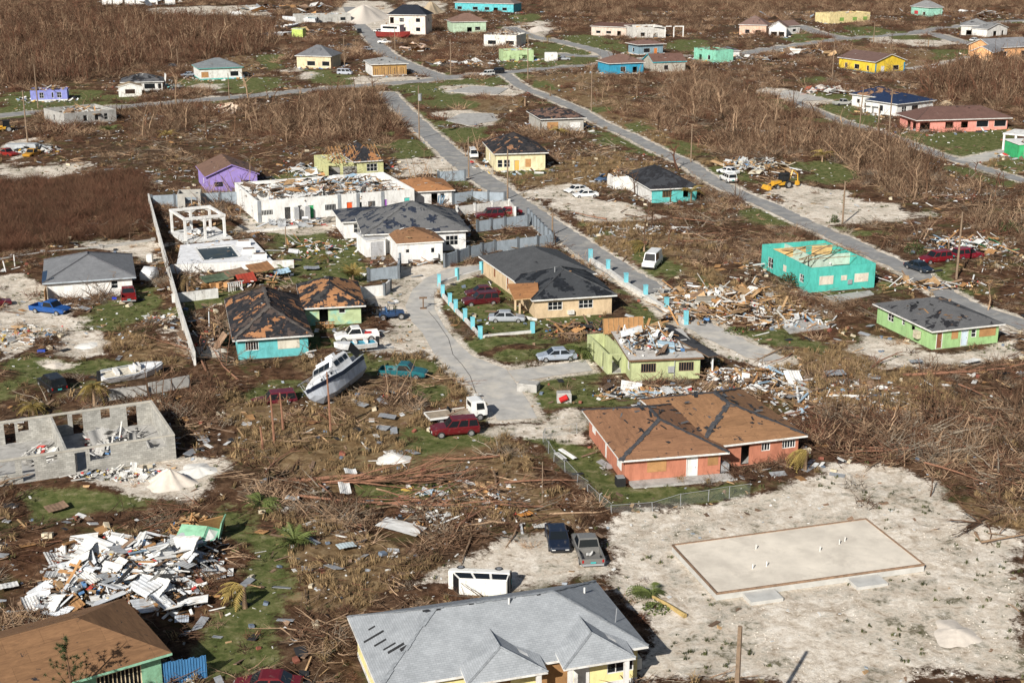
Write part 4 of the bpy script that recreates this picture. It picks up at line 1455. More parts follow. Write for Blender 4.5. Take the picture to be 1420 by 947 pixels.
# --- generic houses farther off
def simple(name, label, F, Rp, wall, h, rf, ops=(), L=None, D=None, cat='house', wreck=None, plinth=None, trusses=None, tops=None, parts=None):
    root = house(name, label, cat, at=F)
    fr = frame3(F, Rp, L, D)
    if fr[0].y > 420:
        h *= 1.18
        if rf:
            rf = dict(rf, rise=rf['rise'] * 1.25)
    if fr[0].y > 260:
        ops = [(q[0], q[1], q[2] * (1.25 if q[5] != 'door' else 1), *((.75, 2.25) if q[5] in ('win', 'dark', 'board') and q[4] < 2.3 else (q[3], q[4])), *q[5:]) for q in ops]
    block(root, fr, h, wall, ops, rf, plinth=plinth, tops=tops)
    if rf and fr[0].y > 200:
        roof_litter(root, fr, h, rf['rise'], 16, [(M_oldwood(), 4), (M_wood(), 2), (M_dark(), 4), (paint((.5, .5, .48)), 2)])
    if trusses:
        rafters(root, fr, h, *trusses)
    if wreck:
        hz, hump, a, b, c, pal = wreck
        strew(root, fr, hz, hump, a, b, c, pal)
    if fr[0].y > 260:
        b_ = Vector(root.location)
        def around():
            t = random.uniform(0, 6.28); k = random.uniform(.55, .95)
            return place(fr, fr[2] * (.5 + k * math.cos(t)), fr[3] * .5 + (fr[3] * k) * math.sin(t), .1) - b_
        bits(root, around, 70, pal_mixed(), (.2, 1.0))
    if parts:
        partitions(root, fr, h - .2, wall, *parts)
    return root, fr

WN = lambda s, c, w=1.2: (s, c, w, .95, 2.0, 'win')
DK = lambda s, c, w=1.1: (s, c, w, .9, 2.0, 'dark')
BD = lambda s, c, w=1.1: (s, c, w, .9, 2.0, 'board')
HO = lambda s, c, w=1.0: (s, c, w, .05, 2.1, 'hole')

simple('violet_cabin', 'small violet-blue cabin under a brown collapsed roof by the road', (43,141), (94,139.5), paint((.25, .27, .60)), 2.8, None, [WN(0,.3,.9), WN(0,.78,.9), DK(0,.6,.4)], D=6.5, wreck=(2.4, 1.2, 26, 8, 60, pal_wood()), plinth=M_white())
r, fr = simple('white_wrecked_house', 'white house with torn grey roof and one gabled front room', (170,128.5), (226,127), paint((.72, .71, .67)), 2.7, RF('hip', 1.8, roofmat('far_torn_grey', (.12, .12, .125), .08, .45, seed=61)), [DK(0,.68,2.4), DK(0,.93,.8)], D=9)
fr2 = frame3((165,135), (197,134), D=5)
block(r, fr2, 2.6, paint((.72, .71, .67)), [(0,.5,2.6,.8,2.0,'bars',(.15,.07,.03))], RF('gable', .9, roofmat('far_tan', (.35, .27, .18), 0, 0), ov=.15, axis='y'))
obj('upright_panel', unit_box(M_white()), r, place(fr, fr[2]+.6, 4, 2.2) - Vector(r.location), rot=(0, .15, .3), scale=(.2, 4, 4.4))
strew(r, (place(fr, fr[2], 0), fr[1], 6, 5), 0, 2.0, 14, 8, 40, [(M_dark(), 3), (paint((.55,.55,.53)), 3), (paint((.2,.5,.5)), 1)])
simple('white_turquoise_house', 'white house with turquoise base and grey hip roof near the upper road', (277.6,111.5), (336,109), paint((.72, .72, .68)), 2.8, RF('hip', 1.9, roofmat('far_grey', (.20, .22, .23), 0, .1, seed=62), fascia=paint((.10, .42, .38))), [BD(0,.12,1.6), DK(0,.82,2.0), WN(3,.5)], D=11, plinth=paint((.12, .50, .46)))
simple('grey_roofless_block', 'grey roofless block building below the upper road', (90,176), (162,169), M_conc(), 3.0, None, [DK(0,.4,.8), DK(0,.62,.8), WN(0,.8,.8), (3,.5,.9,.9,2.0,'win')], L=(80,166), wreck=(2.2, 1.0, 34, 8, 60, pal_wood()), parts=((.35,.7),()))
r, fr = simple('purple_house', 'purple gabled house with brown roof by the compound wall', (288,268), (357.5,263.5), paint((.33, .24, .56), 'purple_wall', dirty=.04), hh(288,268,246), RF('gable', 2.0, roofmat('brown_shingle', (.19, .115, .085), .04, .06, seed=63), axis='y', ov=.4, fascia=paint((.33,.24,.56))), [(0,.23,1.6,1.0,1.9,'win',(.15,.12,.2)), (0,.78,1.6,1.0,1.9,'win',(.15,.12,.2)), (3,.6,1.0,.9,2.0,'dark')], D=11.5)
strew(r, (place(fr, fr[2]+.3, 1), fr[1], 4, 8), 0, 1.6, 8, 6, 40, [(M_dark(), 4), (paint((.2,.12,.4)), 2), (M_oldwood(), 2)])

# two-storey house
root = house('two_storey_house', 'pale pink two-storey house with black hip roof', at=(540, 47.5))
fr = frame3((540, 47.5), (590, 48.6), D=9)
block(root, fr, 7.6, paint((.78, .66, .58)), [(0,.35,1.9,4.8,6.4,'win'), (0,.8,1.9,4.8,6.4,'dark'), (0,.8,1.9,1.2,2.8,'dark'), (0,.4,1.9,1.2,2.8,'dark'), (0,.08,1.6,4.2,6.6,'hole'), (1,.5,1.4,4.8,6.2,'win')], RF('hip', 3.6, roofmat('far_black', (.022, .026, .036), 0, .2, seed=64), ov=.7))
fr2 = frame3((578, 49), (590, 52), D=6)
simple('cream_house', 'cream house with grey torn hip roof near the silver van', (412,94.5), (459,95.6), paint((.66, .55, .36)), 3.2, RF('hip', 2.4, roofmat('far_grey_torn', (.17, .175, .185), .03, .2, seed=65)), [DK(0,.42,2.2), DK(0,.85,2.0), DK(3,.6)], D=10)
r, fr = simple('stripped_wall_house', 'white house with bare orange wood front wall at the junction', (517,106.5), (564,105), mat('stripped_boards', (.42, .25, .09), .9, .35, 4), 3.0, RF('hip', 1.2, roofmat('far_pale_torn', (.33, .33, .32), .05, .25, seed=66), ov=.6), [], D=12, plinth=M_white())
b = MB(); b.b2((-.06, .1, .3), (-.005, fr[3]-.1, 2.95)); b.build('white_side_cladding', M_white(), r, fr[0]-Vector(r.location), fr[1])
for k in range(16):
    b = MB(); b.b2((fr[2]*k/16+.1, -.10, .4), (fr[2]*k/16+.28, -.005, 2.2+random.random()*.7)); b.build('wall_stud', M_oldwood() if k%3 else M_wood(), r, fr[0]-Vector(r.location), fr[1])
rafters(r, (place(fr, fr[2]*.3, fr[3]*.4), fr[1], 7, 4), 3.4, 1.6, 6, 'x', 0, .1, M_oldwood())
simple('turquoise_far_house', 'long turquoise house at the upper edge beside the sand heap', (631,15.5), (712,18), paint((.12, .48, .52)), 3.4, RF('hip', 2.0, roofmat('far_brown_grey', (.20, .16, .14), .05, .1, seed=67)), [DK(0,.08,2),DK(0,.35,2.2),DK(0,.55,2),HO(0,.7,1.8),DK(0,.85,2)], D=10)
simple('pale_green_far_house', 'pale green house with brown hip roof near the turquoise far house', (628,46), (674,45), paint((.45, .58, .42)), 3.6, RF('hip', 2.4, roofmat('far_brown', (.21, .13, .10), .1, .05, seed=68)), [HO(0,.5,1.6), DK(0,.75,1.8)], D=11)
simple('white_collapsed_roof_house', 'white house with collapsed brown roof near the green wreck', (671,64.5), (716,66), paint((.72, .70, .64)), 3.6, None, [DK(0,.25,2.6), DK(0,.8,2.6)], D=11, wreck=(2.9, 2.6, 40, 10, 40, pal_wood()), trusses=(2.0, 9, 'x', .4, .3, M_oldwood()))
simple('green_wrecked_shack', 'pale green wrecked shack left of the white box trailer', (698,86), (740,85), paint((.42, .55, .30)), 3.0, None, [HO(0,.3,1.6), HO(0,.65,2.2)], D=7, wreck=(2.6, 1.4, 22, 6, 40, pal_mixed()))
simple('lime_shed', 'tiny lime green shed among boat wrecks', (405,53), (420,53.5), paint((.50, .62, .16)), 2.9, RF('flat', .2, paint((.45, .55, .2)), ov=.1), [], D=3, cat='shed')
simple('grey_boatyard_ruin', 'grey roofless shed behind the big beached boat', (412,33), (487,31), paint((.45, .44, .41)), 3.0, None, [HO(0,.6,2), DK(0,.85,2)], D=9, wreck=(2.4, 1.6, 30, 10, 40, pal_mixed()))
r, fr = simple('yellow_truss_house', 'yellow house with bare roof trusses and torn front wall', (452,247), (532,242), paint((.55, .55, .28)), 2.7, None, [(0,.15,1.8,.3,2.3,'hole'), (0,.42,2.2,.2,2.4,'hole'), (0,.8,1.7,1.0,2.1,'win')], D=10.5, trusses=(2.4, 16, 'x', .5, .1, M_ply()), wreck=(2.3, .9, 18, 5, 90, pal_mixed()))
roof(r, fr[0]-Vector(r.location), fr[1], fr[2]*.45, fr[3], 2.72, 2.45, 'hip', roofmat('truss_house_roof', (.07,.06,.06), .45, .3, seed=69), ov=.4, name='roof_remnant', x0=fr[2]*.5)
r, fr = simple('cream_brown_roof_house', 'cream house with brown and black torn roof beside the street', (688,238), (756,236), paint((.74, .66, .42)), hh(756,236,212), RF('hip', 2.7, roofmat('half_brown', (.06, .05, .048), .38, .25, ply=(.26, .14, .08), seed=70), ov=.6), [(0,.22,1.0,.9,2.0,'win'), (0,.08,.8,1,2,'win'), (0,.42,1.0,.05,2.1,'door',(.60,.38,.10)), (0,.65,.8,1.4,2.0,'board'), WN(3,.4)], D=14)
simple('grey_block_house', 'grey block house with tarred brown roof by the street', (752,184), (809,182), mat('raw_block', (.42, .40, .36), .9, .2, 1), 3.0, RF('hip', 1.6, roofmat('tarred', (.20, .12, .09), .2, .35, ply=(.32, .18, .09), scale=.5, seed=71), ov=.6), [BD(0,.25,2.0), (0,.8,1.8,.9,2.0,'panel'), HO(3,.85,1.2)], D=13)
r, fr = simple('pale_ruined_villa', 'large pale ruined house with white porch frame far off', (878,54), (922,53), paint((.60, .58, .54)), 3.6, None, [DK(0,.3,1.5), HO(0,.7,1.6)], D=12, wreck=(3.0, .8, 24, 8, 40, pal_mixed()))
fr2 = frame3((820,49.5), (868,51.5), D=9)
block(r, fr2, 3.6, paint((.62, .50, .42)), [DK(0,.2,2), DK(0,.5,2.2), HO(0,.8,1.6)], RF('flat', .8, roofmat('villa_brown', (.15, .08, .06), 0, .2, seed=72)))
for x in (922, 934, 947):
    g = G(x, 53.5) - Vector(r.location); b = MB(); b.b2((-.2,-.2,0),(.2,.2,4.4)); b.b2((-4.5,-.2,4.4),(.25,.2,4.7)); b.build('porch_frame', M_white(), r, g, 0)
simple('blue_grey_cottage', 'blue-grey cottage with orange door and brown roof', (885,77), (919,75.5), paint((.22, .32, .38)), 3.0, RF('hip', 1.0, roofmat('cottage_brown', (.20, .12, .10), 0, .05, seed=73), ov=.9), [DK(0,.35,2), (0,.7,1.2,.05,2.2,'door',(.65,.20,.04)), DK(3,.5)], D=7.5, plinth=M_white())
simple('bright_blue_house', 'bright blue house with sagging brown roof hidden by trees', (845,104), (892,102), paint((.04, .30, .46)), 2.8, RF('hip', 1.8, roofmat('sag_brown', (.20, .12, .095), .15, .05, seed=74), ov=.5), [DK(0,.4,1.4), HO(0,.75,1.2)], D=9)
simple('cyan_gable_house', 'house with cyan gable end and brown roof by the upper road', (906,101.5), (950,100), paint((.45, .42, .36)), 2.7, RF('gable', 1.7, roofmat('gable_brown', (.17, .095, .075), 0, .08, seed=75), ov=.4, axis='x', fascia=paint((.05, .50, .60))), [DK(0,.4,1.2)], D=8.5)
r, fr = simple('mint_wrecked_house', 'mint green house with torn walls beyond the brown thicket', (962,83), (992,88), paint((.25, .60, .44)), 3.4, None, [HO(0,.3,1.4), DK(0,.7,1.2)], D=7, wreck=(2.8, 1.2, 18, 8, 40, pal_mixed()), trusses=(1.6, 7, 'x', .3, .3, M_oldwood()))
block(r, frame3((1003,84.5),(1025,83.5), D=6), 3.0, M_white(), [HO(0,.5,1.2)], RF('hip', 1.2, roofmat('mw_grey', (.16,.16,.17), .1, .3, seed=90), ov=.4))
simple('peach_small_house', 'small peach house with brown roof far off', (1025,49), (1062,50), paint((.70, .46, .34)), 3.4, RF('hip', 2.6, roofmat('peach_brown', (.20, .13, .11), .1, .1, seed=76)), [DK(0,.3,1.5), HO(0,.7,1.6)], D=10)
r, fr = simple('white_gable_cottage', 'white cottage with arched porch beside the far road', (1066,52), (1090,52.5), paint((.74, .72, .70)), 3.0, RF('gable', 2.0, roofmat('gc_brown', (.20, .13, .11), 0, 0, seed=77), ov=.4, axis='y'), [HO(0,.3,1.8), HO(0,.72,1.8)], D=9)
block(r, frame3((1090,48.5),(1109,47), D=8), 3.2, paint((.74,.72,.70)), [DK(0,.6,2)], RF('gable', 1.8, MATS['gc_brown'], ov=.4, axis='x'))
simple('cream_roofless_house', 'cream roofless house with green windows far off', (1150,33.5), (1206,31), paint((.70, .58, .30)), 3.6, None, [(0,.3,1.8,1,2.4,'panel',(.2,.35,.08)), (0,.62,1.8,1,2.4,'panel',(.2,.35,.08)), (0,.88,1.8,1,2.4,'panel',(.2,.35,.08))], D=10, wreck=(3.0, 2.2, 26, 8, 30, pal_wood()))
simple('mint_far_house', 'small mint house with grey roof at the upper edge', (1263,22), (1287,24.5), paint((.32, .60, .48)), 3.6, RF('hip', 2.2, roofmat('mint_grey', (.26, .26, .26), 0, .1, seed=78)), [(0,.3,2.0,1,2.4,'panel',(.5,.05,.06)), DK(0,.75,1.5)], D=8)
r, fr = simple('grey_white_wreck', 'grey and white wrecked house with white gable far off', (1332,49.5), (1372,50.5), paint((.60, .58, .54)), 3.2, RF('hip', 2.0, roofmat('gw_grey', (.24, .24, .24), .05, .3, seed=79)), [HO(0,.3,2), HO(0,.6,2), DK(0,.85,1.5)], D=11)
block(r, frame3((1368,52),(1396,49.5), D=7), 3.0, paint((.76,.74,.70)), [HO(0,.4,2.2), HO(0,.78,1.4)], RF('gable', 2.0, MATS['gw_grey'], ov=.4, axis='y'))
r, fr = simple('peach_house', 'peach house with grey roof at the upper corner', (1376,82), (1432,79), paint((.78, .42, .20)), 3.0, RF('gable', 2.0, roofmat('peach_grey', (.25, .25, .26), 0, .1, seed=80), ov=.5, axis='x'), [DK(0,.3,1.2), DK(0,.75,1.2)], D=12)
block(r, frame3((1345,84.5),(1375,86.5), D=10), 3.0, paint((.78,.42,.20)), [WN(0,.3,1.0), DK(0,.8,.8)], RF('gable', 1.9, MATS['peach_grey'], ov=.4, axis='y'))
yb = paint((.76, .53, .05), 'bright_yellow', dirty=.1)
r, fr = simple('bright_yellow_house', 'bright yellow house with blue base and brown gable roof', (1213,103), (1254,100), yb, 3.0, RF('gable', 1.7, roofmat('yb_brown', (.16, .10, .085), 0, 0, seed=81), ov=.5, axis='y'), [DK(0,.7,2.0), (0,.25,1.2,.05,2.2,'door',WHITE), DK(3,.5,1.8), DK(3,.2,1.0), DK(3,.8,.8)], L=(1182,94.5), plinth=paint((.02, .28, .48)))
for x in (-.06, fr[2]-.5):
    b = MB(); b.b2((x,-.06,.36),(x+.5,-.004,3.0)); b.build('blue_corner_band', paint((.02,.28,.48)), r, fr[0]-Vector(r.location), fr[1])
# blue-roofed white house
r, fr = simple('blue_roof_house', 'white house with dark blue torn roof behind the pink house', (1243,162), (1293,156), paint((.74, .73, .70)), 3.0, RF('hip', 1.5, roofmat('dark_blue_roof', (.018, .035, .085), .10, .05, ply=(.26, .15, .09), seed=82), ov=.6), [DK(0,.5,2.0), WN(0,.2,1.4), (3,.5,1,1,2,'dark')], D=10)
block(r, frame3((1181,147),(1225,153), D=9), 3.0, paint((.74,.73,.70)), [HO(0,.5,2.0), DK(0,.2,1.0)], RF('hip', 2.0, roofmat('dark_blue_roof_b', (.018, .035, .085), .42, .05, ply=(.26, .15, .09), seed=83), ov=.6))
f4 = frame3((1197,157),(1218,160), D=5)
for x in (0, .5, 1):
    b = MB(); b.b2((fr[2]*0-.1,-.1,0),(.15,.15,2.6)); b.build('porch_post', M_white(), r, place(f4, f4[2]*x, 0)-Vector(r.location), f4[1])
b = MB(); b.b2((0,-.12,2.6),(f4[2],.1,2.85)); b.build('porch_beam', M_white(), r, f4[0]-Vector(r.location), f4[1])
r, fr = simple('pink_house', 'long pink house with brown hip roof and arched porch', (1272,183.5), (1396,180), paint((.74, .30, .24), 'pink_wall', dirty=.04), 2.7, RF('hip', 2.2, roofmat('pink_brown', (.15, .085, .07), 0, .04, seed=84), ov=.8, caps=mat('pk_cap', (.11, .07, .06))), [HO(0,.35,1.6), HO(0,.52,1.4), (0,.72,2.4,1.0,2.1,'dark'), (0,.92,2.4,1.0,2.1,'dark'), HO(3,.5,1.6), HO(3,.8,1.6), HO(0,.08,2)], L=(1247,175))
b = MB(); b.b2((fr[2]*.2, -1.3, 0), (fr[2]*.62, -1.1, .9)); b.build('porch_wall', MATS['pink_wall'], r, fr[0]-Vector(r.location), fr[1])
# white carport and green hut at the right edge
root = house('white_carport', 'white flat-roofed carport at the right edge', 'carport', at=(1391, 208))
cf = frame3((1391, 208), (1440, 213), D=7)
for x, y in ((0,0),(.33,0),(.66,0),(0,1),(.5,1)):
    b = MB(); b.b2((-.2,-.2,0),(.2,.2,3.3)); b.build('post', M_white(), root, place(cf, cf[2]*x, cf[3]*y)-Vector(root.location), cf[1])
b = MB(); b.b2((-.3,-.3,3.3),(cf[2],cf[3],3.6)); b.build('roof_slab', M_white(), root, Vector(), cf[1])
simple('green_hut', 'bright green hut beside the white carport', (1411,221), (1450,220), paint((.05, .42, .16)), 3.0, RF('flat', .1, M_white(), ov=.2), [DK(0,.3,1)], D=6)

# ------------------------------------------------------------------ vehicles
def _rng8(x, hw, zb, zt):
    return [(x, -hw * .9, zb), (x, -hw, zb + .18), (x, -hw, zt - .10), (x, -hw * .88, zt), (x, hw * .88, zt), (x, hw, zt - .10), (x, hw, zb + .18), (x, hw * .9, zb)]

CARS = {
 #        L     hw   zb   belt  roof  xa     xb     xc    xd    hood  nose  wheel
 'sedan': (4.6, .88, .26, .90, 1.43, -1.62, -.92, .40, 1.15, .86, .70, .32),
 'suv':   (4.8, .94, .34, 1.08, 1.80, -2.30, -2.12, .30, .95, 1.04, .88, .38),
 'van':   (4.7, .86, .30, 1.10, 1.95, -2.30, -2.22, 1.35, 2.00, 1.08, .95, .33),
 'stepvan': (5.0, .98, .35, 1.25, 2.35, -2.45, -2.40, 1.15, 1.60, 1.10, .95, .38),
 'pickup': (5.3, .95, .36, 1.06, 1.74, -.60, -.42, .62, 1.22, 1.02, .88, .38),
}
WHEELS = {}
def wheel_mesh(r, w, rim):
    k = (r, w, rim)
    if k not in WHEELS:
        b = MB()
        n = 14
        if not rim:
            b.loft([[(s * w / 2, 0, 0)[0:0] or (rr * math.cos(6.2832 * j / n), s * w / 2, rr * math.sin(6.2832 * j / n)) for j in range(n)] for s, rr in ((-1, r * .92), (-.6, r), (.6, r), (1, r * .92))], 0, True)
            WHEELS[k] = b.mesh('wheel', M_dark())
        else:
            b.loft([[(r * .6 * math.cos(6.2832 * j / 10), y, r * .6 * math.sin(6.2832 * j / 10)) for j in range(10)] for y in (-w / 2 - .012, w / 2 + .012)], 0, True)
            WHEELS[k] = b.mesh('rim', mat('rim_grey', (.38, .38, .38), .4, .1, metallic=.5))
    return WHEELS[k]

CARMESH = {}
def car_meshes(kind):
    if kind in CARMESH:
        return CARMESH[kind]
    L, hw, zb, belt, zr, xa, xb, xc, xd, hood, nose, wr = CARS[kind]
    b = MB()
    h = L / 2
    if kind == 'pickup':
        st = [(-h, .92, zb + .1, .60), (-h + .05, 1, zb, .62), (xa - .02, 1, zb, .62), (xa, 1, zb, belt), (xd, 1, zb, belt), (h - .9, 1, zb, hood), (h - .15, .96, zb, nose), (h, .88, zb + .12, nose - .15)]
    elif kind in ('van', 'stepvan'):
        st = [(-h, .95, zb + .1, belt), (-h + .06, 1, zb, belt), (xd - .3, 1, zb, belt), (h - .25, .98, zb, hood), (h, .9, zb + .1, nose)]
    elif kind == 'suv':
        st = [(-h, .93, zb + .1, belt - .1), (-h + .08, 1, zb, belt), (xd, 1, zb, belt), (h - .8, 1, zb, hood), (h - .12, .95, zb, nose), (h, .86, zb + .12, nose - .18)]
    else:
        st = [(-h, .88, zb + .12, .72), (-h + .1, .96, zb, .86), (xa, 1, zb, belt), (xd, 1, zb, belt), (h - .75, .99, zb, hood - .06), (h - .12, .93, zb, nose), (h, .82, zb + .12, nose - .15)]
    b.loft([_rng8(x, hw * k, z0, z1) for x, k, z0, z1 in st])
    # cabin shell
    wb, wt = hw * .93, hw * .76
    z0 = belt - .04
    lo = [(xa, -wb, z0), (xd, -wb, z0), (xd, wb, z0), (xa, wb, z0)]
    mid = [(xa + (xb - xa) * .92, -wt - .04, zr - .07), (xd + (xc - xd) * .92, -wt - .04, zr - .07), (xd + (xc - xd) * .92, wt + .04, zr - .07), (xa + (xb - xa) * .92, wt + .04, zr - .07)]
    hi = [(xb + .08, -wt + .05, zr), (xc - .08, -wt + .05, zr), (xc - .08, wt - .05, zr), (xb + .08, wt - .05, zr)]
    b.loft([lo, mid, hi])
    if kind == 'pickup':
        for y in (-1, 1):
            b.b2((-h + .03, min(y * hw, y * (hw - .09)), .60), (xa - .01, max(y * hw, y * (hw - .09)), belt - .04))
        b.b2((-h, -hw + .1, .6), (-h + .07, hw - .1, belt - .05))
        b.b2((xa - .10, -hw + .1, .6), (xa - .01, hw - .1, belt - .05))
    body = b.mesh(kind + '_body', carpaint((.5, .5, .5)))
    wins = []
    def quad(a, c, e, g, nrm, ins=.10):
        P = [Vector(p) for p in (a, c, e, g)]
        cen = sum(P, Vector()) / 4
        P = [cen + (p - cen) * (1 - ins) + Vector(nrm) * .012 for p in P]
        q = MB()
        q.face(P)
        q.face([p - Vector(nrm) * .006 for p in reversed(P)])
        return q.mesh('window', glass())
    wins.append(('windscreen', quad(lo[1], lo[2], mid[2], mid[1], (.7, 0, .7))))
    wins.append(('rear_window', quad(lo[3], lo[0], mid[0], mid[3], (-.8, 0, .5))))
    n = {'sedan': 2, 'suv': 3, 'van': 3, 'stepvan': 2, 'pickup': 1}[kind]
    for i in range(n):
        t0, t1 = i / n, (i + 1) / n
        l = lambda p, q, t: tuple(p[k] + (q[k] - p[k]) * t for k in range(3))
        if kind == 'stepvan' and i == 0:
            continue
        wins.append(('side_window', quad(l(lo[0], lo[1], t0), l(lo[0], lo[1], t1), l(mid[0], mid[1], t1), l(mid[0], mid[1], t0), (0, -.97, .25), .14)))
        wins.append(('side_window', quad(l(lo[3], lo[2], t1), l(lo[3], lo[2], t0), l(mid[3], mid[2], t0), l(mid[3], mid[2], t1), (0, .97, .25), .14)))
    CARMESH[kind] = (body, wins)
    return CARMESH[kind]

def car(kind, col, rear, front, label, cat=None, group=None, sink=0.0, detail=None, rot=None, name=None, z=0.0):
    rw, fw = G(*rear), G(*front)
    c = (rw + fw) / 2
    a = math.atan2(fw.y - rw.y, fw.x - rw.x)
    nm = name or {'sedan': 'parked_car', 'suv': 'parked_suv', 'van': 'van', 'stepvan': 'step_van', 'pickup': 'pickup_truck'}[kind]
    root = thing(nm, label, cat or {'sedan': 'car', 'suv': 'suv', 'van': 'van', 'stepvan': 'van', 'pickup': 'pickup truck'}[kind], c + Vector((0, 0, z - sink)), a, group, rot)
    body, wins = car_meshes(kind)
    L, hw, zb, belt, zr, xa, xb, xc, xd, hood, nose, wr = CARS[kind]
    o = obj('body', body, root)
    o.material_slots[0].link = 'OBJECT'
    o.material_slots[0].material = carpaint(col)
    if detail is None:
        detail = (rear[1] + front[1]) / 2 > 230
    for n_, m_ in wins:
        obj(n_, m_, root)
    for sx in (-.31, .31):
        for sy in (-1, 1):
            w = obj('wheel', wheel_mesh(wr, .24, False), root, (sx * L, sy * (hw - .10), wr))
            if detail:
                obj('rim', wheel_mesh(wr, .24, True), w)
    if detail:
        hl, tl, bm = mat('headlight_glass', (.7, .7, .68), .2, .05), mat('red_tail_lens', (.35, .01, .01), .3), M_dark()
        for sy in (-1, 1):
            obj('headlight', unit_box(hl), root, (L / 2 - .04, sy * hw * .62, nose - .22), scale=(.12, .3, .16))
            obj('tail_light', unit_box(tl), root, (-L / 2 + .03, sy * hw * .84, .80 if kind != 'sedan' else .66), scale=(.08, .14, .24))
        obj('bumper', unit_box(bm if kind != 'pickup' else M_metal()), root, (-L / 2 - .02, 0, zb + .16), scale=(.12, hw * 1.8, .16))
        obj('bumper', unit_box(bm), root, (L / 2 - .02, 0, zb + .16), scale=(.10, hw * 1.7, .16))
        obj('number_plate', unit_box(paint((.06, .42, .42))), root, (-L / 2 - .085, 0, zb + .36), scale=(.02, .42, .14))
    return root

RED, MAROON, SILVER, WHT, BLK, NAVY = (.17, .008, .014), (.085, .008, .012), (.36, .38, .41), (.78, .77, .74), (.012, .012, .014), (.012, .018, .035)
# the minibus lies on its side, roof towards the viewer
o = car('van', (.80, .78, .72), (708, 818), (626, 824), 'white minibus lying on its side behind the yellow house', 'van')
c0 = G(666, 822)
o.matrix_world = Matrix.Translation(Vector((c0.x, c0.y + 1.1, .86))) @ Matrix(((-.996, -.09, 0, 0), (.09, -.996, 0, 0), (0, 0, 1, 0), (0, 0, 0, 1))) @ Matrix(((1, 0, 0, 0), (0, 0, 1, 0), (0, -1, 0, 0), (0, 0, 0, 1)))
car('sedan', NAVY, (769, 738), (777, 770), 'dark blue car parked beside the grey pickup')
p = car('pickup', (.17, .165, .155), (822, 790), (807, 752), 'grey pickup with a white jug in its bed beside the dark blue car')
tag(obj('white_jug', unit_sheet(M_white(), 1, False), None, p.location + Vector((.1, -1.2, .85)), scale=(.5, .5, 2)), 'white jug lying in the bed of the grey pickup', 'jug')
car('sedan', (.13, .008, .012), (393, 960), (350, 960), 'dark red car cut off by the bottom edge')
car('suv', (.12, .008, .012), (661, 600), (600, 605), 'red suv with an open door beside the flatbed truck')
car('pickup', (.012, .12, .14), (529, 522), (590, 525), 'teal pickup beside the tilted cabin boat')
car('suv', (.12, .012, .022), (402, 557), (358, 561), 'maroon suv half sunk in the dry grass', sink=.45)
p = car('pickup', WHT, (523, 470), (466, 474), 'white pickup parked above the small open boat')
tag(obj('fuel_can', unit_box(paint((.5, .02, .02))), None, p.location + Vector((1.4, .1, .85)), scale=(.8, .5, .4)), 'red can in the bed of the white pickup', 'can')
car('suv', MAROON, (694, 421), (639, 425), 'long maroon suv in front of the beige house')
car('sedan', MAROON, (692, 409), (645, 412), 'maroon car hidden behind the long maroon suv')
car('sedan', SILVER, (679, 446), (727, 446), 'silver car parked beside the beige house porch')
car('sedan', (.33, .37, .43), (791, 498), (753, 500), 'grey-blue car under the fallen palm fronds')
car('stepvan', WHT, (911, 364), (897, 377), 'white delivery van standing beside the straight street')
car('sedan', WHT, (812, 266), (786, 269), 'white car parked behind another white car')
car('sedan', WHT, (831, 273), (793, 275), 'white car in front of its twin beside the street')
car('sedan', (.08, .13, .22), (852, 250), (828, 254), 'blue car beside the teal-fronted house')
car('suv', WHT, (1018, 256), (1001, 248), 'white suv parked beside the debris by the backhoe')
car('sedan', (.72, .72, .72), (1019, 243), (1000, 240), 'pale sedan behind the white suv near the backhoe', detail=False)
car('sedan', (.015, .025, .04), (1260, 371), (1288, 380), 'black car in front of the two red cars')
car('suv', RED, (1312, 363), (1281, 366), 'red hatchback beside the black car')
car('suv', (.19, .008, .02), (1326, 361), (1357, 358), 'red car beside the heap of household debris')
car('pickup', (.01, .07, .26), (41, 431), (100, 438), 'bright blue pickup in the sandy yard')
car('pickup', (.15, .008, .010), (180, 426), (177, 405), 'red pickup on the lawn of the white cottage')
car('sedan', (.12, .01, .02), (-22, 427), (4, 424), 'dark car cut off by the left edge')
car('suv', BLK, (85, 549), (61, 531), 'black suv beside the white speedboat')
car('van', WHT, (651, 213), (661, 225), 'white van parked beside the cream house', detail=True)
car('suv', (.10, .008, .015), (690, 303), (667, 304), 'dark red suv inside the white walled yard')
car('sedan', (.25, .01, .02), (714, 298), (695, 300), 'red car inside the white walled yard')
car('van', (.42, .44, .50), (470, 104), (487, 104.5), 'silver van on the grass near the cream house')
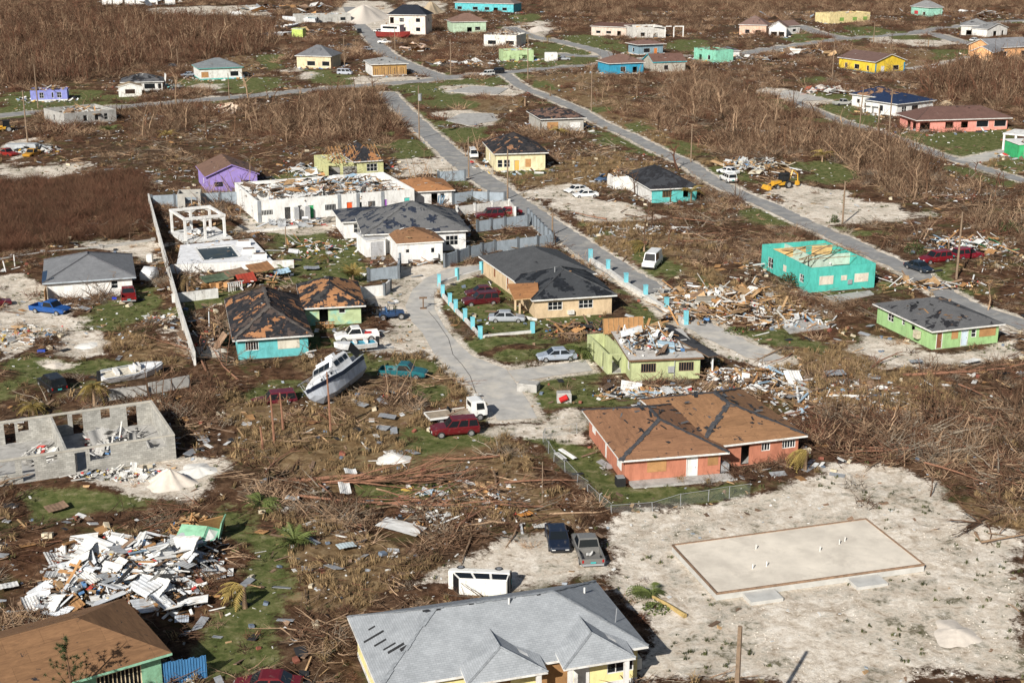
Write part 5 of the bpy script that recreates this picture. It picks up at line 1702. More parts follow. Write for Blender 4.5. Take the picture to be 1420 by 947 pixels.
far = [('sedan', BLK, (478, 67), (494, 66.5), 'black car beside the street near the cream house'), ('sedan', SILVER, (501, 71), (517, 70), 'grey car at the wreckage behind the stripped wall house'),
 ('suv', BLK, (501, 49), (495, 43), 'black suv driving on the street past the two-storey house'), ('pickup', WHT, (518, 45), (532, 47), 'white pickup in front of the two-storey house'), ('pickup', WHT, (526, 61), (541, 61), 'white pickup below the red and white boat'),
 ('pickup', (.06, .06, .07), (558, 63), (541, 63), 'dark pickup beside the white pickup below the boat'), ('sedan', BLK, (578, 59), (596, 60), 'black car beside the pink roof wreck'), ('suv', WHT, (685, 105), (666, 107), 'white suv at the junction'),
 ('suv', BLK, (699, 102), (678, 103), 'black suv at the junction'), ('sedan', BLK, (232, 95), (247, 95), 'black car in the grass behind the white wrecked house'), ('sedan', (.30, .34, .40), (269, 106), (254, 107), 'silver-blue car beside the white and turquoise house'),
 ('sedan', SILVER, (775, 84), (788, 84), 'silver car beside the white box trailer'), ('pickup', (.38, .38, .36), (1157, 147), (1180, 146), 'grey pickup beside the blue roof house'), ('sedan', WHT, (1292, 98), (1298, 94), 'white car on the peach house driveway'),
 ('sedan', (.6, .6, .6), (1346, 58), (1357, 57), 'pale car by the far wrecked house'), ('sedan', BLK, (1135, 29), (1150, 27), 'dark car beside the cream roofless house')]
for a in far:
    car(*a)

# flatbed truck
def flatbed():
    rw, fw = G(594, 588), G(672, 578)
    a = math.atan2(fw.y - rw.y, fw.x - rw.x)
    root = thing('flatbed_truck', 'white cab flatbed truck beside the red suv', 'truck', (rw + fw) / 2, a)
    wm = carpaint((.80, .79, .76))
    b = MB()
    b.loft([[(x, -w, .55), (x, w, .55), (x, w, 1.15), (x, w * .88, z), (x, -w * .88, z), (x, -w, 1.15)] for x, w, z in ((1.35, .92, 2.1), (2.4, .92, 2.12), (2.75, .92, 2.0), (3.0, .88, 1.3))])
    b.build('cab', wm, root)
    for q, nm in (([(2.79, -.7, 2.0 - .05), (2.79, .7, 1.95), (3.02, .75, 1.35), (3.02, -.75, 1.35)], 'windscreen'), ([(1.34, .6, 1.9), (1.34, -.6, 1.9), (1.34, -.6, 1.45), (1.34, .6, 1.45)], 'rear_window'),
                  ([(1.85, -.945, 1.2), (2.7, -.945, 1.2), (2.6, -.88, 1.85), (1.85, -.86, 1.9)], 'side_window'), ([(1.85, .945, 1.2), (1.85, .86, 1.9), (2.6, .88, 1.85), (2.7, .945, 1.2)], 'side_window')):
        g = MB(); g.face(q); g.build(nm, glass(), root)
    b = MB()
    b.b2((-3.1, -1.0, .78), (1.2, 1.0, .9)); b.b2((-3.1, -.4, .5), (1.35, -.25, .78)); b.b2((-3.1, .25, .5), (1.35, .4, .78))
    b.build('flat_deck', mat('deck_boards', (.33, .27, .20), .9, .3, 2), root)
    b = MB()
    b.b2((-3.15, -1.05, .74), (1.2, -1.005, .95)); b.b2((-3.15, 1.005, .74), (1.2, 1.05, .95)); b.b2((-3.15, -1.0, .74), (-3.105, 1.0, .95))
    b.build('deck_edge', wm, root)
    for x in (-1.9, 2.2):
        for y in (-.85, .85):
            w = obj('wheel', wheel_mesh(.38, .26, False), root, (x, y, .38)); obj('rim', wheel_mesh(.38, .26, True), w)
    tag(obj('scrap_engine', unit_sheet(M_dark(), 2, False), None, root.location + Vector((-.6, .1, 1.05)), scale=(.8, .6, 3)), 'black scrap part on the deck of the flatbed truck', 'scrap')
flatbed()

# open buggy jeep
def jeep():
    rw, fw = G(528, 443), G(557, 441)
    a = math.atan2(fw.y - rw.y, fw.x - rw.x)
    root = thing('open_jeep', 'open blue jeep with big black tyres at the lane corner', 'jeep', (rw + fw) / 2, a)
    b = MB()
    b.loft([_rng8(x, w, .45, z) for x, w, z in ((-1.6, .72, .9), (-.5, .75, .95), (.45, .75, 1.0), (.5, .66, 1.05), (1.6, .6, .98))])
    b.build('body', carpaint((.02, .05, .12)), root)
    for x in (-1.4, -.4, .4):
        b = MB(); b.tube([(x, -.7, .9), (x + .1, -.62, 1.75), (x + .1, .62, 1.75), (x, .7, .9)], .04, 5); b.build('roll_bar', M_dark(), root)
    for y in (-.35, .35):
        b = MB(); b.b2((-.6, y - .22, .9), (-.1, y + .22, 1.05)); b.b2((-.7, y - .22, 1.0), (-.58, y + .22, 1.5)); b.build('seat', paint((.05, .12, .25)), root)
    for x in (-1.15, 1.15):
        for y in (-.8, .8):
            w = obj('wheel', wheel_mesh(.44, .3, False), root, (x, y, .44)); obj('rim', wheel_mesh(.44, .3, True), w)
    w = obj('spare_wheel', wheel_mesh(.42, .26, False), root, (-1.75, 0, .95), rot=(0, 0, 1.57))
jeep()

# backhoe by the clearing, and a loader in the junk yard
def digger(name, label, rear, front, arm=True):
    rw, fw = G(*rear), G(*front)
    a = math.atan2(fw.y - rw.y, fw.x - rw.x)
    root = thing(name, label, 'digger', (rw + fw) / 2, a)
    ym = carpaint((.62, .33, .03))
    b = MB(); b.b2((-1.6, -.55, .7), (.4, .55, 1.3)); b.b2((.4, -.45, .7), (2.1, .45, 1.55)); b.build('body', ym, root)
    b = MB()
    for x, y in ((-1.1, -.6), (-1.1, .6), (.3, -.6), (.3, .6)):
        b.b2((x - .05, y - .05, 1.3), (x + .05, y + .05, 2.6))
    b.b2((-1.3, -.7, 2.6), (.5, .7, 2.75)); b.build('cab_frame', M_dark(), root)
    b = MB(); b.b2((-1.05, -.56, 1.35), (.25, .56, 2.55)); b.build('cab_glass', glass(), root)
    for x, r_ in ((-.9, .75), (1.6, .5)):
        for y in (-.85, .85):
            w = obj('wheel', wheel_mesh(r_, .4, False), root, (x, y, r_)); obj('rim', wheel_mesh(r_, .4, True), w)
    b = MB(); b.tube([(.6, -.6, 1.3), (2.2, -.6, 1.0), (3.2, -.6, .5)], .1, 4); b.tube([(.6, .6, 1.3), (2.2, .6, 1.0), (3.2, .6, .5)], .1, 4); b.build('loader_arm', ym, root)
    b = MB(); b.loft([[(3.2, y, .1), (3.9, y, .15), (3.4, y, .9), (3.15, y, .9)] for y in (-1.1, 1.1)]); b.build('bucket', ym, root)
    if arm:
        b = MB(); b.tube([(-1.6, 0, 1.0), (-2.4, 0, 3.2)], .16, 4); b.tube([(-2.4, 0, 3.2), (-3.6, 0, 2.4)], .13, 4); b.tube([(-3.6, 0, 2.4), (-3.7, 0, 1.0)], .11, 4); b.build('digging_arm', ym, root)
        b = MB(); b.loft([[(-3.9, y, .4), (-3.3, y, .35), (-3.4, y, 1.1), (-3.8, y, 1.1)] for y in (-.35, .35)]); b.build('digging_bucket', ym, root)
digger('backhoe', 'yellow backhoe at the edge of the pale clearing', (1097, 260), (1070, 263))
digger('wheel_loader', 'yellow loader cut off by the left edge', (18, 183), (-4, 184), False)

# ------------------------------------------------------------------ boats
def hull(L, B, Hh, keel=0.0, bowrise=.4):
    rings = []
    for t, w in ((-.5, .86), (-.3, .96), (0, 1.0), (.2, .92), (.35, .66), (.45, .32), (.5, .03)):
        x = t * L
        k = keel + (max(0, t - .25) / .25) ** 2 * Hh * .75
        dz = Hh + bowrise * max(0, t) * 2
        wd = B / 2 * w
        rings.append([(x, 0, k), (x, -wd * .72, k + (Hh - keel) * .28), (x + (.05 if t > .3 else 0), -wd, dz), (x, -wd * .8, dz + .02), (x, wd * .8, dz + .02), (x + (.05 if t > .3 else 0), wd, dz), (x, wd * .72, k + (Hh - keel) * .28)])
    b = MB(); b.loft(rings); return b

def open_boat(name, label, stern, bow, B, Hh, hm, inside, z=0.0, roll=0.0, scale=1.0, extra=None):
    s, f = G(*stern), G(*bow)
    a = math.atan2(f.y - s.y, f.x - s.x)
    L = (f - s).length
    root = thing(name, label, 'boat', (s + f) / 2 + Vector((0, 0, z)), rot=(roll, 0, a))
    hull(L, B, Hh).build('hull', hm, root)
    b = MB()
    rings = [[(t * L, -B / 2 * w, Hh + .04 + max(0, t) * .6), (t * L, B / 2 * w, Hh + .04 + max(0, t) * .6)] for t, w in ((-.46, .68), (-.2, .78), (.1, .76), (.3, .5))]
    for k in range(3):
        b.face([rings[k][0], rings[k + 1][0], rings[k + 1][1], rings[k][1]])
    b.build('cockpit_floor', inside, root)
    b = MB(); b.b2((-L * .28, -B * .3, Hh), (-L * .22, B * .3, Hh + .4)); b.b2((-L * .02, -B * .3, Hh), (L * .04, B * .3, Hh + .4)); b.build('bench', M_white(), root)
    b = MB(); b.b2((-L * .5 - .35, -.2, Hh * .4), (-L * .5, .2, Hh + .55)); b.build('outboard_motor', M_dark(), root)
    if extra == 'console':
        b = MB(); b.b2((L * .04, -.45, Hh), (L * .13, .45, Hh + .75)); b.face([(L * .08, -.6, Hh + .7), (L * .08, .6, Hh + .7), (L * .02, .5, Hh + 1.15), (L * .02, -.5, Hh + 1.15)], 1); b.build('console', [M_white(), glass()], root)
        b = MB()
        for y in (-1, 1):
            b.tube([(-L * .45, y * B * .47, Hh + .1), (0, y * B * .5, Hh + .15), (L * .3, y * B * .36, Hh + .35), (L * .49, 0, Hh + .5)], .06, 4)
        b.build('gunwale', paint((.45, .47, .5)), root)
    return root
W_H = paint((.72, .72, .72), 'boat_white', dirty=.05)
open_boat('speedboat', 'white speedboat lying beside the concrete wall', (140, 534), (226, 520), 2.5, .9, W_H, paint((.60, .55, .45)), z=.2, roll=.12, extra='console')
t_ = open_boat('skiff', 'small open boat with turquoise inside on a trailer', (522, 488), (464, 494), 1.8, .75, W_H, paint((.08, .36, .50)), z=.55)
b = MB(); b.tube([(-3.2, -.7, -.1), (2.2, -.5, -.1)], .05, 4); b.tube([(-3.2, .7, -.1), (2.2, .5, -.1)], .05, 4); b.tube([(-4.6, 0, -.15), (-3.0, -.7, -.1)], .05, 4); b.tube([(-4.6, 0, -.15), (-3.0, .7, -.1)], .05, 4)
tl = b.build('boat_trailer', M_metal(), None, t_.location, t_.rotation_euler.z); tag(tl, 'grey trailer under the small open boat', 'trailer')
for y in (-.8, .8):
    obj('wheel', wheel_mesh(.32, .2, False), tl, (-.4, y, -.25))
open_boat('longboat', 'long white boat with blue cover beached at the boatyard', (440, 33), (392, 31), 4.2, 2.2, W_H, paint((.16, .36, .44)))
open_boat('dinghy', 'white dinghy on orange debris in the boatyard', (361, 52), (405, 50), 3.0, 1.3, W_H, paint((.5, .5, .5)))
open_boat('rowing_boat', 'pale boat above the white dinghy in the boatyard', (392, 40), (414, 37), 2.6, 1.0, W_H, paint((.4, .42, .45)))
open_boat('small_boat', 'pale boat at the upper edge of the brown thicket', (366, 42), (386, 40), 2.6, 1.0, W_H, paint((.5, .5, .5)))

def cruiser():
    """cabin cruiser heeled over, bow towards the viewer"""
    s, f = G(516, 528), G(452, 572)
    a = math.atan2(f.y - s.y, f.x - s.x)
    L, B, Hh = 10.4, 3.5, 1.95
    root = thing('cabin_cruiser', 'white cabin cruiser heeled over on the dry grass', 'boat', (s + f) / 2 + Vector((-.8, -1.3, .8)), rot=(.58, .05, a))
    hull(L, B, Hh, 0, .5).build('hull', paint((.52, .55, .60), 'boat_bottom', dirty=.05), root)
    # dark stripe and white topsides
    b = MB()
    for y in (-1, 1):
        P = []
        for t, w in ((-.5, .86), (-.3, .96), (0, 1.0), (.2, .92), (.35, .66), (.45, .32), (.5, .05)):
            dz = Hh + .5 * max(0, t) * 2
            P.append((Vector((t * L, y * (B / 2 * w * .985 + .02), dz - .42)), Vector((t * L, y * (B / 2 * w + .03), dz - .02))))
        for k in range(len(P) - 1):
            b.face([P[k][0], P[k + 1][0], P[k + 1][1], P[k][1]])
    b.build('rubbing_stripe', mat('navy_stripe', (.012, .016, .03), .5), root)
    b = MB()
    b.loft([[(x, -w, Hh - .2), (x, -w, z - .15), (x, -w * .8, z), (x, w * .8, z), (x, w, z - .15), (x, w, Hh - .2)] for x, w, z in ((.9, 1.35, Hh + 1.0), (1.6, 1.3, Hh + .95), (3.0, 1.0, Hh + .75), (4.2, .45, Hh + .6))])
    fc = b.build('fore_cabin', W_H, root)
    for y in (-1, 1):
        for x in (1.3, 2.1, 2.9):
            g = MB(); w = 1.34 if x < 1.7 else (1.25 if x < 2.5 else 1.03); g.b2((x - .25, min(y * (w - .05), y * (w + .015)), Hh + .32), (x + .25, max(y * (w - .05), y * (w + .015)), Hh + .55)); g.build('porthole', glass(), fc)
    b = MB()
    b.loft([[(x, -w, Hh - .2), (x, -w * .97, z - .1), (x, -w * .85, z), (x, w * .85, z), (x, w * .97, z - .1), (x, w, Hh - .2)] for x, w, z in ((-2.9, 1.45, Hh + 1.5), (.2, 1.42, Hh + 1.55), (.95, 1.36, Hh + .95))])
    wc = b.build('wheelhouse', W_H, root)
    for y in (-1, 1):
        for x0, x1 in ((-2.6, -1.9), (-1.7, -.9), (-.7, .1)):
            g = MB(); g.b2((x0, min(y * 1.38, y * 1.455), Hh + .75), (x1, max(y * 1.38, y * 1.455), Hh + 1.28)); g.build('side_window', glass(), wc)
    for y0, y1 in ((-1.15, -.42), (-.36, .36), (.42, 1.15)):
        g = MB(); g.face([(.94, y0, Hh + 1.03), (.94, y1, Hh + 1.03), (.36, y1, Hh + 1.50), (.36, y0, Hh + 1.50)]); g.build('windscreen', glass(), wc)
    b = MB(); b.b2((-2.9, -1.25, Hh + 1.51), (-.2, 1.25, Hh + 1.6)); b.b2((-.6, -1.1, Hh + 1.6), (-.4, 1.1, Hh + 1.85)); b.b2((-2.3, -.5, Hh + 1.6), (-1.7, .5, Hh + 2.0)); b.build('flybridge', W_H, wc)
    b = MB()
    for y in (-1, 1):
        b.tube([(1.0, y * 1.7, Hh + .9), (3.2, y * 1.3, Hh + 1.2), (5.0, y * .35, Hh + 1.35), (5.75, 0, Hh + 1.3)], .035, 4)
        for x, w, z in ((1.6, 1.66, .25), (3.2, 1.25, .4), (4.5, .6, .5)):
            b.tube([(x, y * w, Hh + z - .1), (x, y * w, Hh + z + .85)], .03, 4)
    b.build('bow_rail', M_metal(), root)
    b = MB(); b.b2((-5.6, -1.5, Hh + .02), (-2.95, 1.5, Hh + .06)); b.b2((-4.9, -.8, Hh + .06), (-3.6, .8, Hh + .5)); b.build('aft_deck', paint((.50, .52, .54)), root)
    b = MB(); b.box((-5.2, .9, Hh + .9), (1.3, .1, 1.5), Matrix.Rotation(.4, 3, 'Y')); b.build('open_hatch', M_dark(), root)
    heap('boat_debris', 'white chairs and scraps piled against the cabin cruiser', 462, 518, 2.0, 1.2, .6, 6, 5, 30, pal_white())
cruiser()

def red_boat():
    root = open_boat('red_boat', 'red and white boat stranded before the two-storey house', (524, 53), (569, 55), 4.2, 2.6, paint((.24, .03, .025)), paint((.6, .6, .6)))
    b = MB(); b.b2((-4.8, -1.7, 2.55), (3.6, 1.7, 5.2)); b.b2((-3.0, -1.9, 5.2), (3.8, 1.9, 5.4)); b.build('deckhouse', M_white(), root)
    b = MB(); b.b2((-4.0, -1.72, 3.9), (2.4, -1.705, 4.7)); b.build('window_band', glass(), root)
red_boat()

# ------------------------------------------------------------------ garden walls, pool, pergola
GB = paint((.30, .345, .385), 'grey_blue_wall', dirty=.05)
GD = paint((.13, .145, .16), 'slate_pillar', dirty=.05)
def W_(pts):
    return [G(*p) for p in pts]
def gwall(name, label, pts, h, m, pm=None, step=3.2, t=.2, cat='wall', **k):
    w = W_(pts)
    root = thing(name, label, cat, w[0])
    pillar_wall(root, w, h, t, m, pm=pm, step=step, **k)
    return root
cw = mat('render_white', (.62, .60, .56), .9, .2, .8, dirt=(.25, .24, .22), da=.25)
gwall('compound_wall', 'long pale wall running away beside the pool yard', [(207, 285), (219, 330), (236, 392), (252, 450), (271, 512)], 2.1, cw, None, 4.0, .25)
gwall('garden_wall', 'grey-blue wall behind the white pergola', [(211, 289), (337, 283)], 2.2, GB, GD, 4.0)
gwall('low_field_wall', 'low pale stone wall in front of the brown thicket', [(-10, 365), (60, 354), (140, 346), (213, 336)], .55, M_conc(), M_conc(), 6.0, .3, pn='post')
gwall('retaining_wall', 'white wall along the front of the pool deck', [(232, 380), (408, 373)], 1.35, M_white(), None, 5.0, .25)
gwall('yard_wall', 'white wall below the wrecked timber deck', [(239, 423), (303, 415)], 1.5, M_white(), None, 4.0, .25)
gwall('entrance_wall', 'white wall with slate pillar at the lane corner', [(497, 415), (533, 411), (541, 404)], 1.6, M_white(), GD, 3.5, .22)
gwall('gate_wall', 'grey-blue gate walls beside the white house entrance', [(511, 393), (553, 388), (555, 371)], 2.0, GB, GD, 3.4)
gwall('front_wall', 'long grey-blue wall with slate pillars beside the beige house', [(617, 371), (650, 360), (686, 352), (718, 348), (745, 345), (767, 341)], 1.9, GB, GD, 3.2)
gwall('street_wall', 'grey-blue wall climbing along the straight street', [(767, 341), (750, 325), (732, 305)], 1.9, GB, GD, 2.6)
gwall('inner_wall', 'grey-blue wall in front of the red suv yard', [(662, 323), (700, 318), (732, 314)], 1.9, GB, GD, 3.0)
gwall('white_yard_wall', 'white walls around the dark red suv', [(634, 316), (634, 302), (706, 293), (714, 303)], 1.9, cw, M_white(), 4.0)
gwall('back_street_wall', 'grey-blue wall with slate pillars near the white hut', [(628, 284), (655, 281), (700, 283)], 2.0, GB, GD, 3.0)
gwall('upper_street_wall', 'short grey-blue wall beside the upper driveway', [(608, 253), (645, 251)], 2.0, GB, GD, 4.5)
gwall('broken_wall', 'broken grey concrete wall beside the white speedboat', [(150, 560), (205, 554)], 1.6, M_conc(), None, 5)
gwall('leaning_wall', 'grey concrete wall behind the block ruin', [(207, 552), (264, 541)], 1.7, M_conc(), None, 9)
cy = paint((.20, .56, .64), 'cyan_paint', dirty=.02)
PW = gwall('pillar_fence', 'low white wall with cyan pillars along the straight street', [(818.7, 363), (843, 378), (868, 397), (895, 414), (924, 432), (951, 450)], .60, cw, cy, None, .55, ph=1.2, pt=.24)
gwall('garden_pillar_fence', 'low white wall with cyan pillars curving around the beige house lawn', [(668, 379), (634, 388), (609, 397), (614, 412), (624, 424), (632, 433), (645, 446), (655.5, 458), (666, 471), (738.5, 464)], .55, cw, cy, None, .34, ph=1.05, pt=.22)
gwall('side_garden_wall', 'low white wall before the silver car', [(690, 434), (745, 446)], .4, cw, None, 5)

def pool():
    z = .95
    o4 = [G(x, y, z) for x, y in ((244, 371), (378, 361), (350, 331), (250, 340))]
    i4 = [G(x, y, z) for x, y in ((284, 361), (332, 356), (320, 340), (272, 344))]
    c = o4[0].copy(); c.z = 0
    root = thing('swimming_pool', 'swimming pool with dark water in a white deck', 'pool', c)
    b = MB()
    rel = lambda p, zz: (p.x - c.x, p.y - c.y, zz)
    for k in range(4):
        j = (k + 1) % 4
        b.face([rel(o4[k], z), rel(o4[j], z), rel(i4[j], z), rel(i4[k], z)])
        b.face([rel(i4[k], z), rel(i4[j], z), rel(i4[j], z - .8), rel(i4[k], z - .8)])
        b.face([rel(o4[j], z), rel(o4[k], z), rel(o4[k], 0), rel(o4[j], 0)])
    b.build('deck', paint((.76, .76, .77), 'deck_white', dirty=.12), root)
    b = MB(); b.face([rel(p, z - .18) for p in i4])
    b.build('water', mat('pool_water', (.016, .034, .046), .35, .3, .8, dirt=(.10, .095, .06), da=.25, dscale=.35, spec=.15), root)
    b = MB()
    for k in range(4):
        p, q = i4[k], i4[(k + 1) % 4]
        e = (q - p); n = Vector((e.y, -e.x, 0)).normalized() * .35
        b.face([rel(p, z + .03), rel(q, z + .03), rel(q + n, z + .03), rel(p + n, z + .03)])
    b.build('coping', M_white(), root)
    BUILT.append(np.array([[p.x, p.y] for p in o4]))
    bits(root, lambda: Vector(rel(o4[0].lerp(o4[1], random.random()).lerp(o4[3].lerp(o4[2], random.random()), random.random()), z + .05)), 26, pal_mixed(), (.06, .25))
    # planters
    for x, y in ((345, 351), (360, 358), (338, 340)):
        b = MB(); b.b2((-1, -.5, 0), (1, .5, .7)); b.b2((-.8, -.35, .7), (.8, .35, .75), 1); tag(b.build('planter', [M_white(), M_oldwood()], None, G(x, y, z), .2), 'white planter box on the pool deck', 'planter', 'planters on the pool deck')
pool()

def pergola():
    fr = frame3((258, 336), (312, 330), D=7.5)
    root = thing('pergola', 'white pergola frame with arched beams behind the pool', 'pergola', fr[0])
    w, D, h = fr[2], fr[3], hh(258, 336, 306)
    b = MB(); b.b2((-.6, -1.2, 0), (w + .8, D + .3, .25)); b.build('platform', M_white(), root, rz=fr[1])
    for x in (0, .5, 1):
        for y in (0, 1):
            b = MB(); b.b2((x * w - .18, y * D - .18, .25), (x * w + .18, y * D + .18, h)); b.build('post', M_white(), root, rz=fr[1])
    for y in (0, 1):
        b = MB(); b.b2((-.25, y * D - .22, h), (w + .25, y * D + .22, h + .4)); b.build('beam', M_white(), root, rz=fr[1])
        for x0 in (0, .5):
            b = MB()
            n = 8
            for k in range(n):        # arch spandrels
                t0, t1 = k / n, (k + 1) / n
                zz = lambda t: h - .75 * abs(2 * t - 1) ** 2.2
                a0, a1 = (x0 + t0 / 2) * w, (x0 + t1 / 2) * w
                for yy in (y * D - .1, y * D + .1):
                    b.face([(a0, yy, zz(t0)), (a1, yy, zz(t1)), (a1, yy, h), (a0, yy, h)])
                b.face([(a0, y * D - .1, zz(t0)), (a1, y * D - .1, zz(t1)), (a1, y * D + .1, zz(t1)), (a0, y * D + .1, zz(t0))])
            b.build('arch', M_white(), root, rz=fr[1])
    for x in (0, 1):
        b = MB(); b.b2((x * w - .2, .23, h + .02), (x * w + .2, D - .23, h + .38)); b.build('side_beam', M_white(), root, rz=fr[1])
    strew(root, (place(fr, .5, .5), fr[1], w - 1, D - 1), .3, .3, 8, 6, 40, pal_white())
    BUILT.append(np.array([place(fr, x, y).xy for x, y in ((-.8, -1.4), (w + 1, -1.4), (w + 1, D + .5), (-.8, D + .5))]))
pergola()

def deck_wreck():
    fr = frame3((290, 412), (408, 392), D=5)
    root = thing('wrecked_timber_deck', 'wrecked timber deck with green and red panels below the pool', 'deck', fr[0])
    strew(root, fr, .2, 1.2, 36, 6, 90, pal_wood(), tilt=.15)
    def slab(name, x, y, z, sx, sy, m, rx=.15, rz=0):
        obj(name, unit_sheet(m, 1), root, place(fr, x, y, z) - fr[0], rot=(rx, 0, fr[1] + rz), scale=(sx, sy, 1))
    slab('roof_panel', 2.6, 3, 1.7, 4.2, 2.0, mat('mossy_felt', (.09, .12, .075), .9, .4), .25)
    slab('roof_panel', 5.5, 3.4, 1.9, 3.0, 2.2, M_oldwood(), .2)
    slab('rusty_roof_panel', 9.2, 3.2, 2.1, 3.4, 2.4, mat('rust_roof', (.26, .13, .06), .9, .4), .3)
    slab('red_panel', 6.2, 1.4, 1.4, 2.6, 1.6, paint((.36, .05, .03)), .7)
    slab('blue_panel', 12.0, 2.2, 1.3, 2.4, 1.0, paint((.35, .50, .62)), .5)
    for k in range(7):
        obj('baluster', unit_box(M_white()), root, place(fr, 3.0 + k * .32, .2, .75) - fr[0], rot=(0, 0, fr[1]), scale=(.12, .1, 1.2))
    obj('handrail', unit_box(M_white()), root, place(fr, 4.0, .2, 1.4) - fr[0], rot=(0, 0, fr[1]), scale=(2.4, .14, .1))
    for k in range(4):
        obj('chest', unit_box(M_ply()), root, place(fr, .6 + k * .9, 2.6 - .4 * k, .9) - fr[0], rot=(0, 0, fr[1] + .2 * k), scale=(.8, .6, .7))
deck_wreck()

# ruined shed by the back wall
simple('block_shed', 'grey roofless block shed behind the pergola', (247, 291), (279, 290), mat('raw_block', (.42, .40, .36), .9, .2, 1), 2.7, None, [HO(0, .45, 1.0), HO(0, .75, 1.0)], D=4, cat='shed', wreck=(.2, 1.0, 6, 3, 20, pal_wood()))
# white planter strip
gwall('planter_edge', 'long white planter edge in the yard below the row building', [(343, 325), (378, 321), (413, 317)], .5, M_white(), None, 5, .5)

# concrete foundation slab bottom right
def foundation():
    z = .62
    A, B, C, D_ = (G(x, y, z) for x, y in ((932, 755), (1201, 718.5), (1282, 782), (994, 822)))
    c = D_.copy(); c.z = 0
    root = thing('foundation_slab', 'empty concrete house foundation on the pale lot', 'foundation', c)
    P = [D_, C, B, A]
    rel = lambda p, zz: Vector((p.x - c.x, p.y - c.y, zz))
    b = MB()
    b.face([rel(p, z - .05) for p in P])
    b.build('slab', mat('slab_concrete', (.70, .63, .53), .95, .16, .35, dirt=(.55, .49, .41), da=.3, dscale=.4, bump=.2), root)
    b = MB()
    for k in range(4):
        b.face([rel(P[k], 0), rel(P[(k + 1) % 4], 0), rel(P[(k + 1) % 4], z), rel(P[k], z)])
    b.build('footing', mat('pale_concrete', (.50, .49, .46), .9, .15, 1.0), root)
    for k in range(4):
        p, q = P[k], P[(k + 1) % 4]
        e = q - p
        b = MB(); b.b2((0, -.03, z - .13), (e.length, .10, z + .03))
        b.build('edge_board', M_oldwood(), root, rel(p, 0), math.atan2(e.y, e.x))
    for u, v in ((.25, .35), (.32, .36), (.62, .5), (.74, .58), (.78, .62), (.35, .7)):
        q = P[0].lerp(P[1], u).lerp(P[3].lerp(P[2], u), v)
        b = MB(); b.tube([rel(q, z - .05), rel(q, z + .38)], .045, 6, cap=True); b.build('pipe_stub', M_white(), root)
    for u in (.12, .62):
        q = P[0].lerp(P[1], u)
        e = (P[1] - P[0]); a = math.atan2(e.y, e.x)
        b = MB(); b.b2((0, -1.6, 0), (2.6, -.02, .34)); b.build('entry_step', MATS['pale_concrete'], root, rel(q, 0), a)
    BUILT.append(np.array([[p.x, p.y] for p in P]))
foundation()

# old slabs in the grass
for n_, lab, q in (('old_slab', 'grey slab in the grass before the aqua house', [(1142, 412), (1206, 404), (1212, 409), (1158, 420)]), ('old_slab', 'grey slab near the destroyed house', [(1080, 449), (1128, 443), (1150, 455), (1095, 463)]),
                   ('old_slab', 'pale slab remains in the upper grass', [(618, 128), (655, 120), (705, 123), (690, 132)]), ('old_slab', 'pale slab with rubble below the upper grass', [(618, 168), (640, 158), (684, 158), (690, 168), (650, 175)])):
    P = [G(*p) for p in q]; c = P[0]
    b = MB(); b.face([Vector((p.x - c.x, p.y - c.y, .14)) for p in P])
    for k in range(len(P)):
        p, r_ = P[k] - c, P[(k + 1) % len(P)] - c
        b.face([(p.x, p.y, -.1), (r_.x, r_.y, -.1), (r_.x, r_.y, .14), (p.x, p.y, .14)])
    tag(b.build(n_, M_conc(), None, c), lab, 'slab')
    BUILT.append(np.array([[p.x, p.y] for p in P]))

# ------------------------------------------------------------------ sand and lime mounds
def mound(name, label, px, py, rx, ry, h, m, seed=0, kind=None):
    g = G(px, py)
    n, k = 36, 12
    v, f = [(0, 0, h)], []
    for i in range(1, k + 1):
        r = i / k
        for j in range(n):
            t = 6.2832 * j / n
            w = 1 + .16 * math.sin(3 * t + seed) + .08 * math.sin(7 * t + 2 * seed)
            z = h * (.5 + .5 * math.cos(math.pi * r ** .85)) * (1 + .05 * math.sin(2 * t + seed * 3 + 3 * r) + .02 * math.sin(5 * t + 5 * r)) - .05 * r
            v.append((rx * r * w * math.cos(t), ry * r * w * math.sin(t), z))
    for j in range(n):
        f.append((0, 1 + j, 1 + (j + 1) % n))
    for i in range(k - 1):
        for j in range(n):
            a, b = 1 + i * n + j, 1 + i * n + (j + 1) % n
            f.append((a, a + n, b + n, b))
    me = bpy.data.meshes.new(name); me.from_pydata(v, [], f); me.materials.append(m)
    me.polygons.foreach_set('use_smooth', [True] * len(me.polygons))
    return tag(obj(name, me, None, g), label, 'sand mound', None, kind)
sandm = mat('pale_sand', (.66, .585, .50), 1, .12, 2, bump=.3)
limem = mat('white_lime', (.76, .73, .67), 1, .12, 2, bump=.3)
mound('sand_mound', 'pale sand mound beside the block ruin', 236, 672, 2.9, 2.6, 1.5, sandm, 1)
mound('sand_mound', 'broad white sand spill beyond the mound by the ruin', 275, 655, 3.2, 3.2, .5, limem, 2)
mound('lime_mound', 'white flat mound in the dry grass below the boat', 547, 637, 2.5, 3.2, .55, limem, 3)
mound('sand_mound', 'white sand patch heaped in the left yard', 124, 481, 3.0, 3.5, .35, limem, 4)
mound('sand_mound', 'smaller tan sand heap in the left yard', 76, 508, 2.1, 2.2, .3, sandm, 5)
mound('sand_mound', 'huge cream sand heap at the upper edge', 505, 26, 14, 30, 6.0, sandm, 6)
mound('sand_mound', 'tan sand heap beside the turquoise far house', 598, 18, 7, 22, 5.0, mat('tan_sand', (.50, .39, .26), 1, .12, 2), 7)
mound('sand_mound', 'pale gravel heap beside the far side road', 748, 42, 6, 14, 1.6, sandm, 8)
mound('sand_mound', 'low pale gravel ridge below the foundation slab', 1325, 880, 2.6, 3.4, .45, sandm, 9)
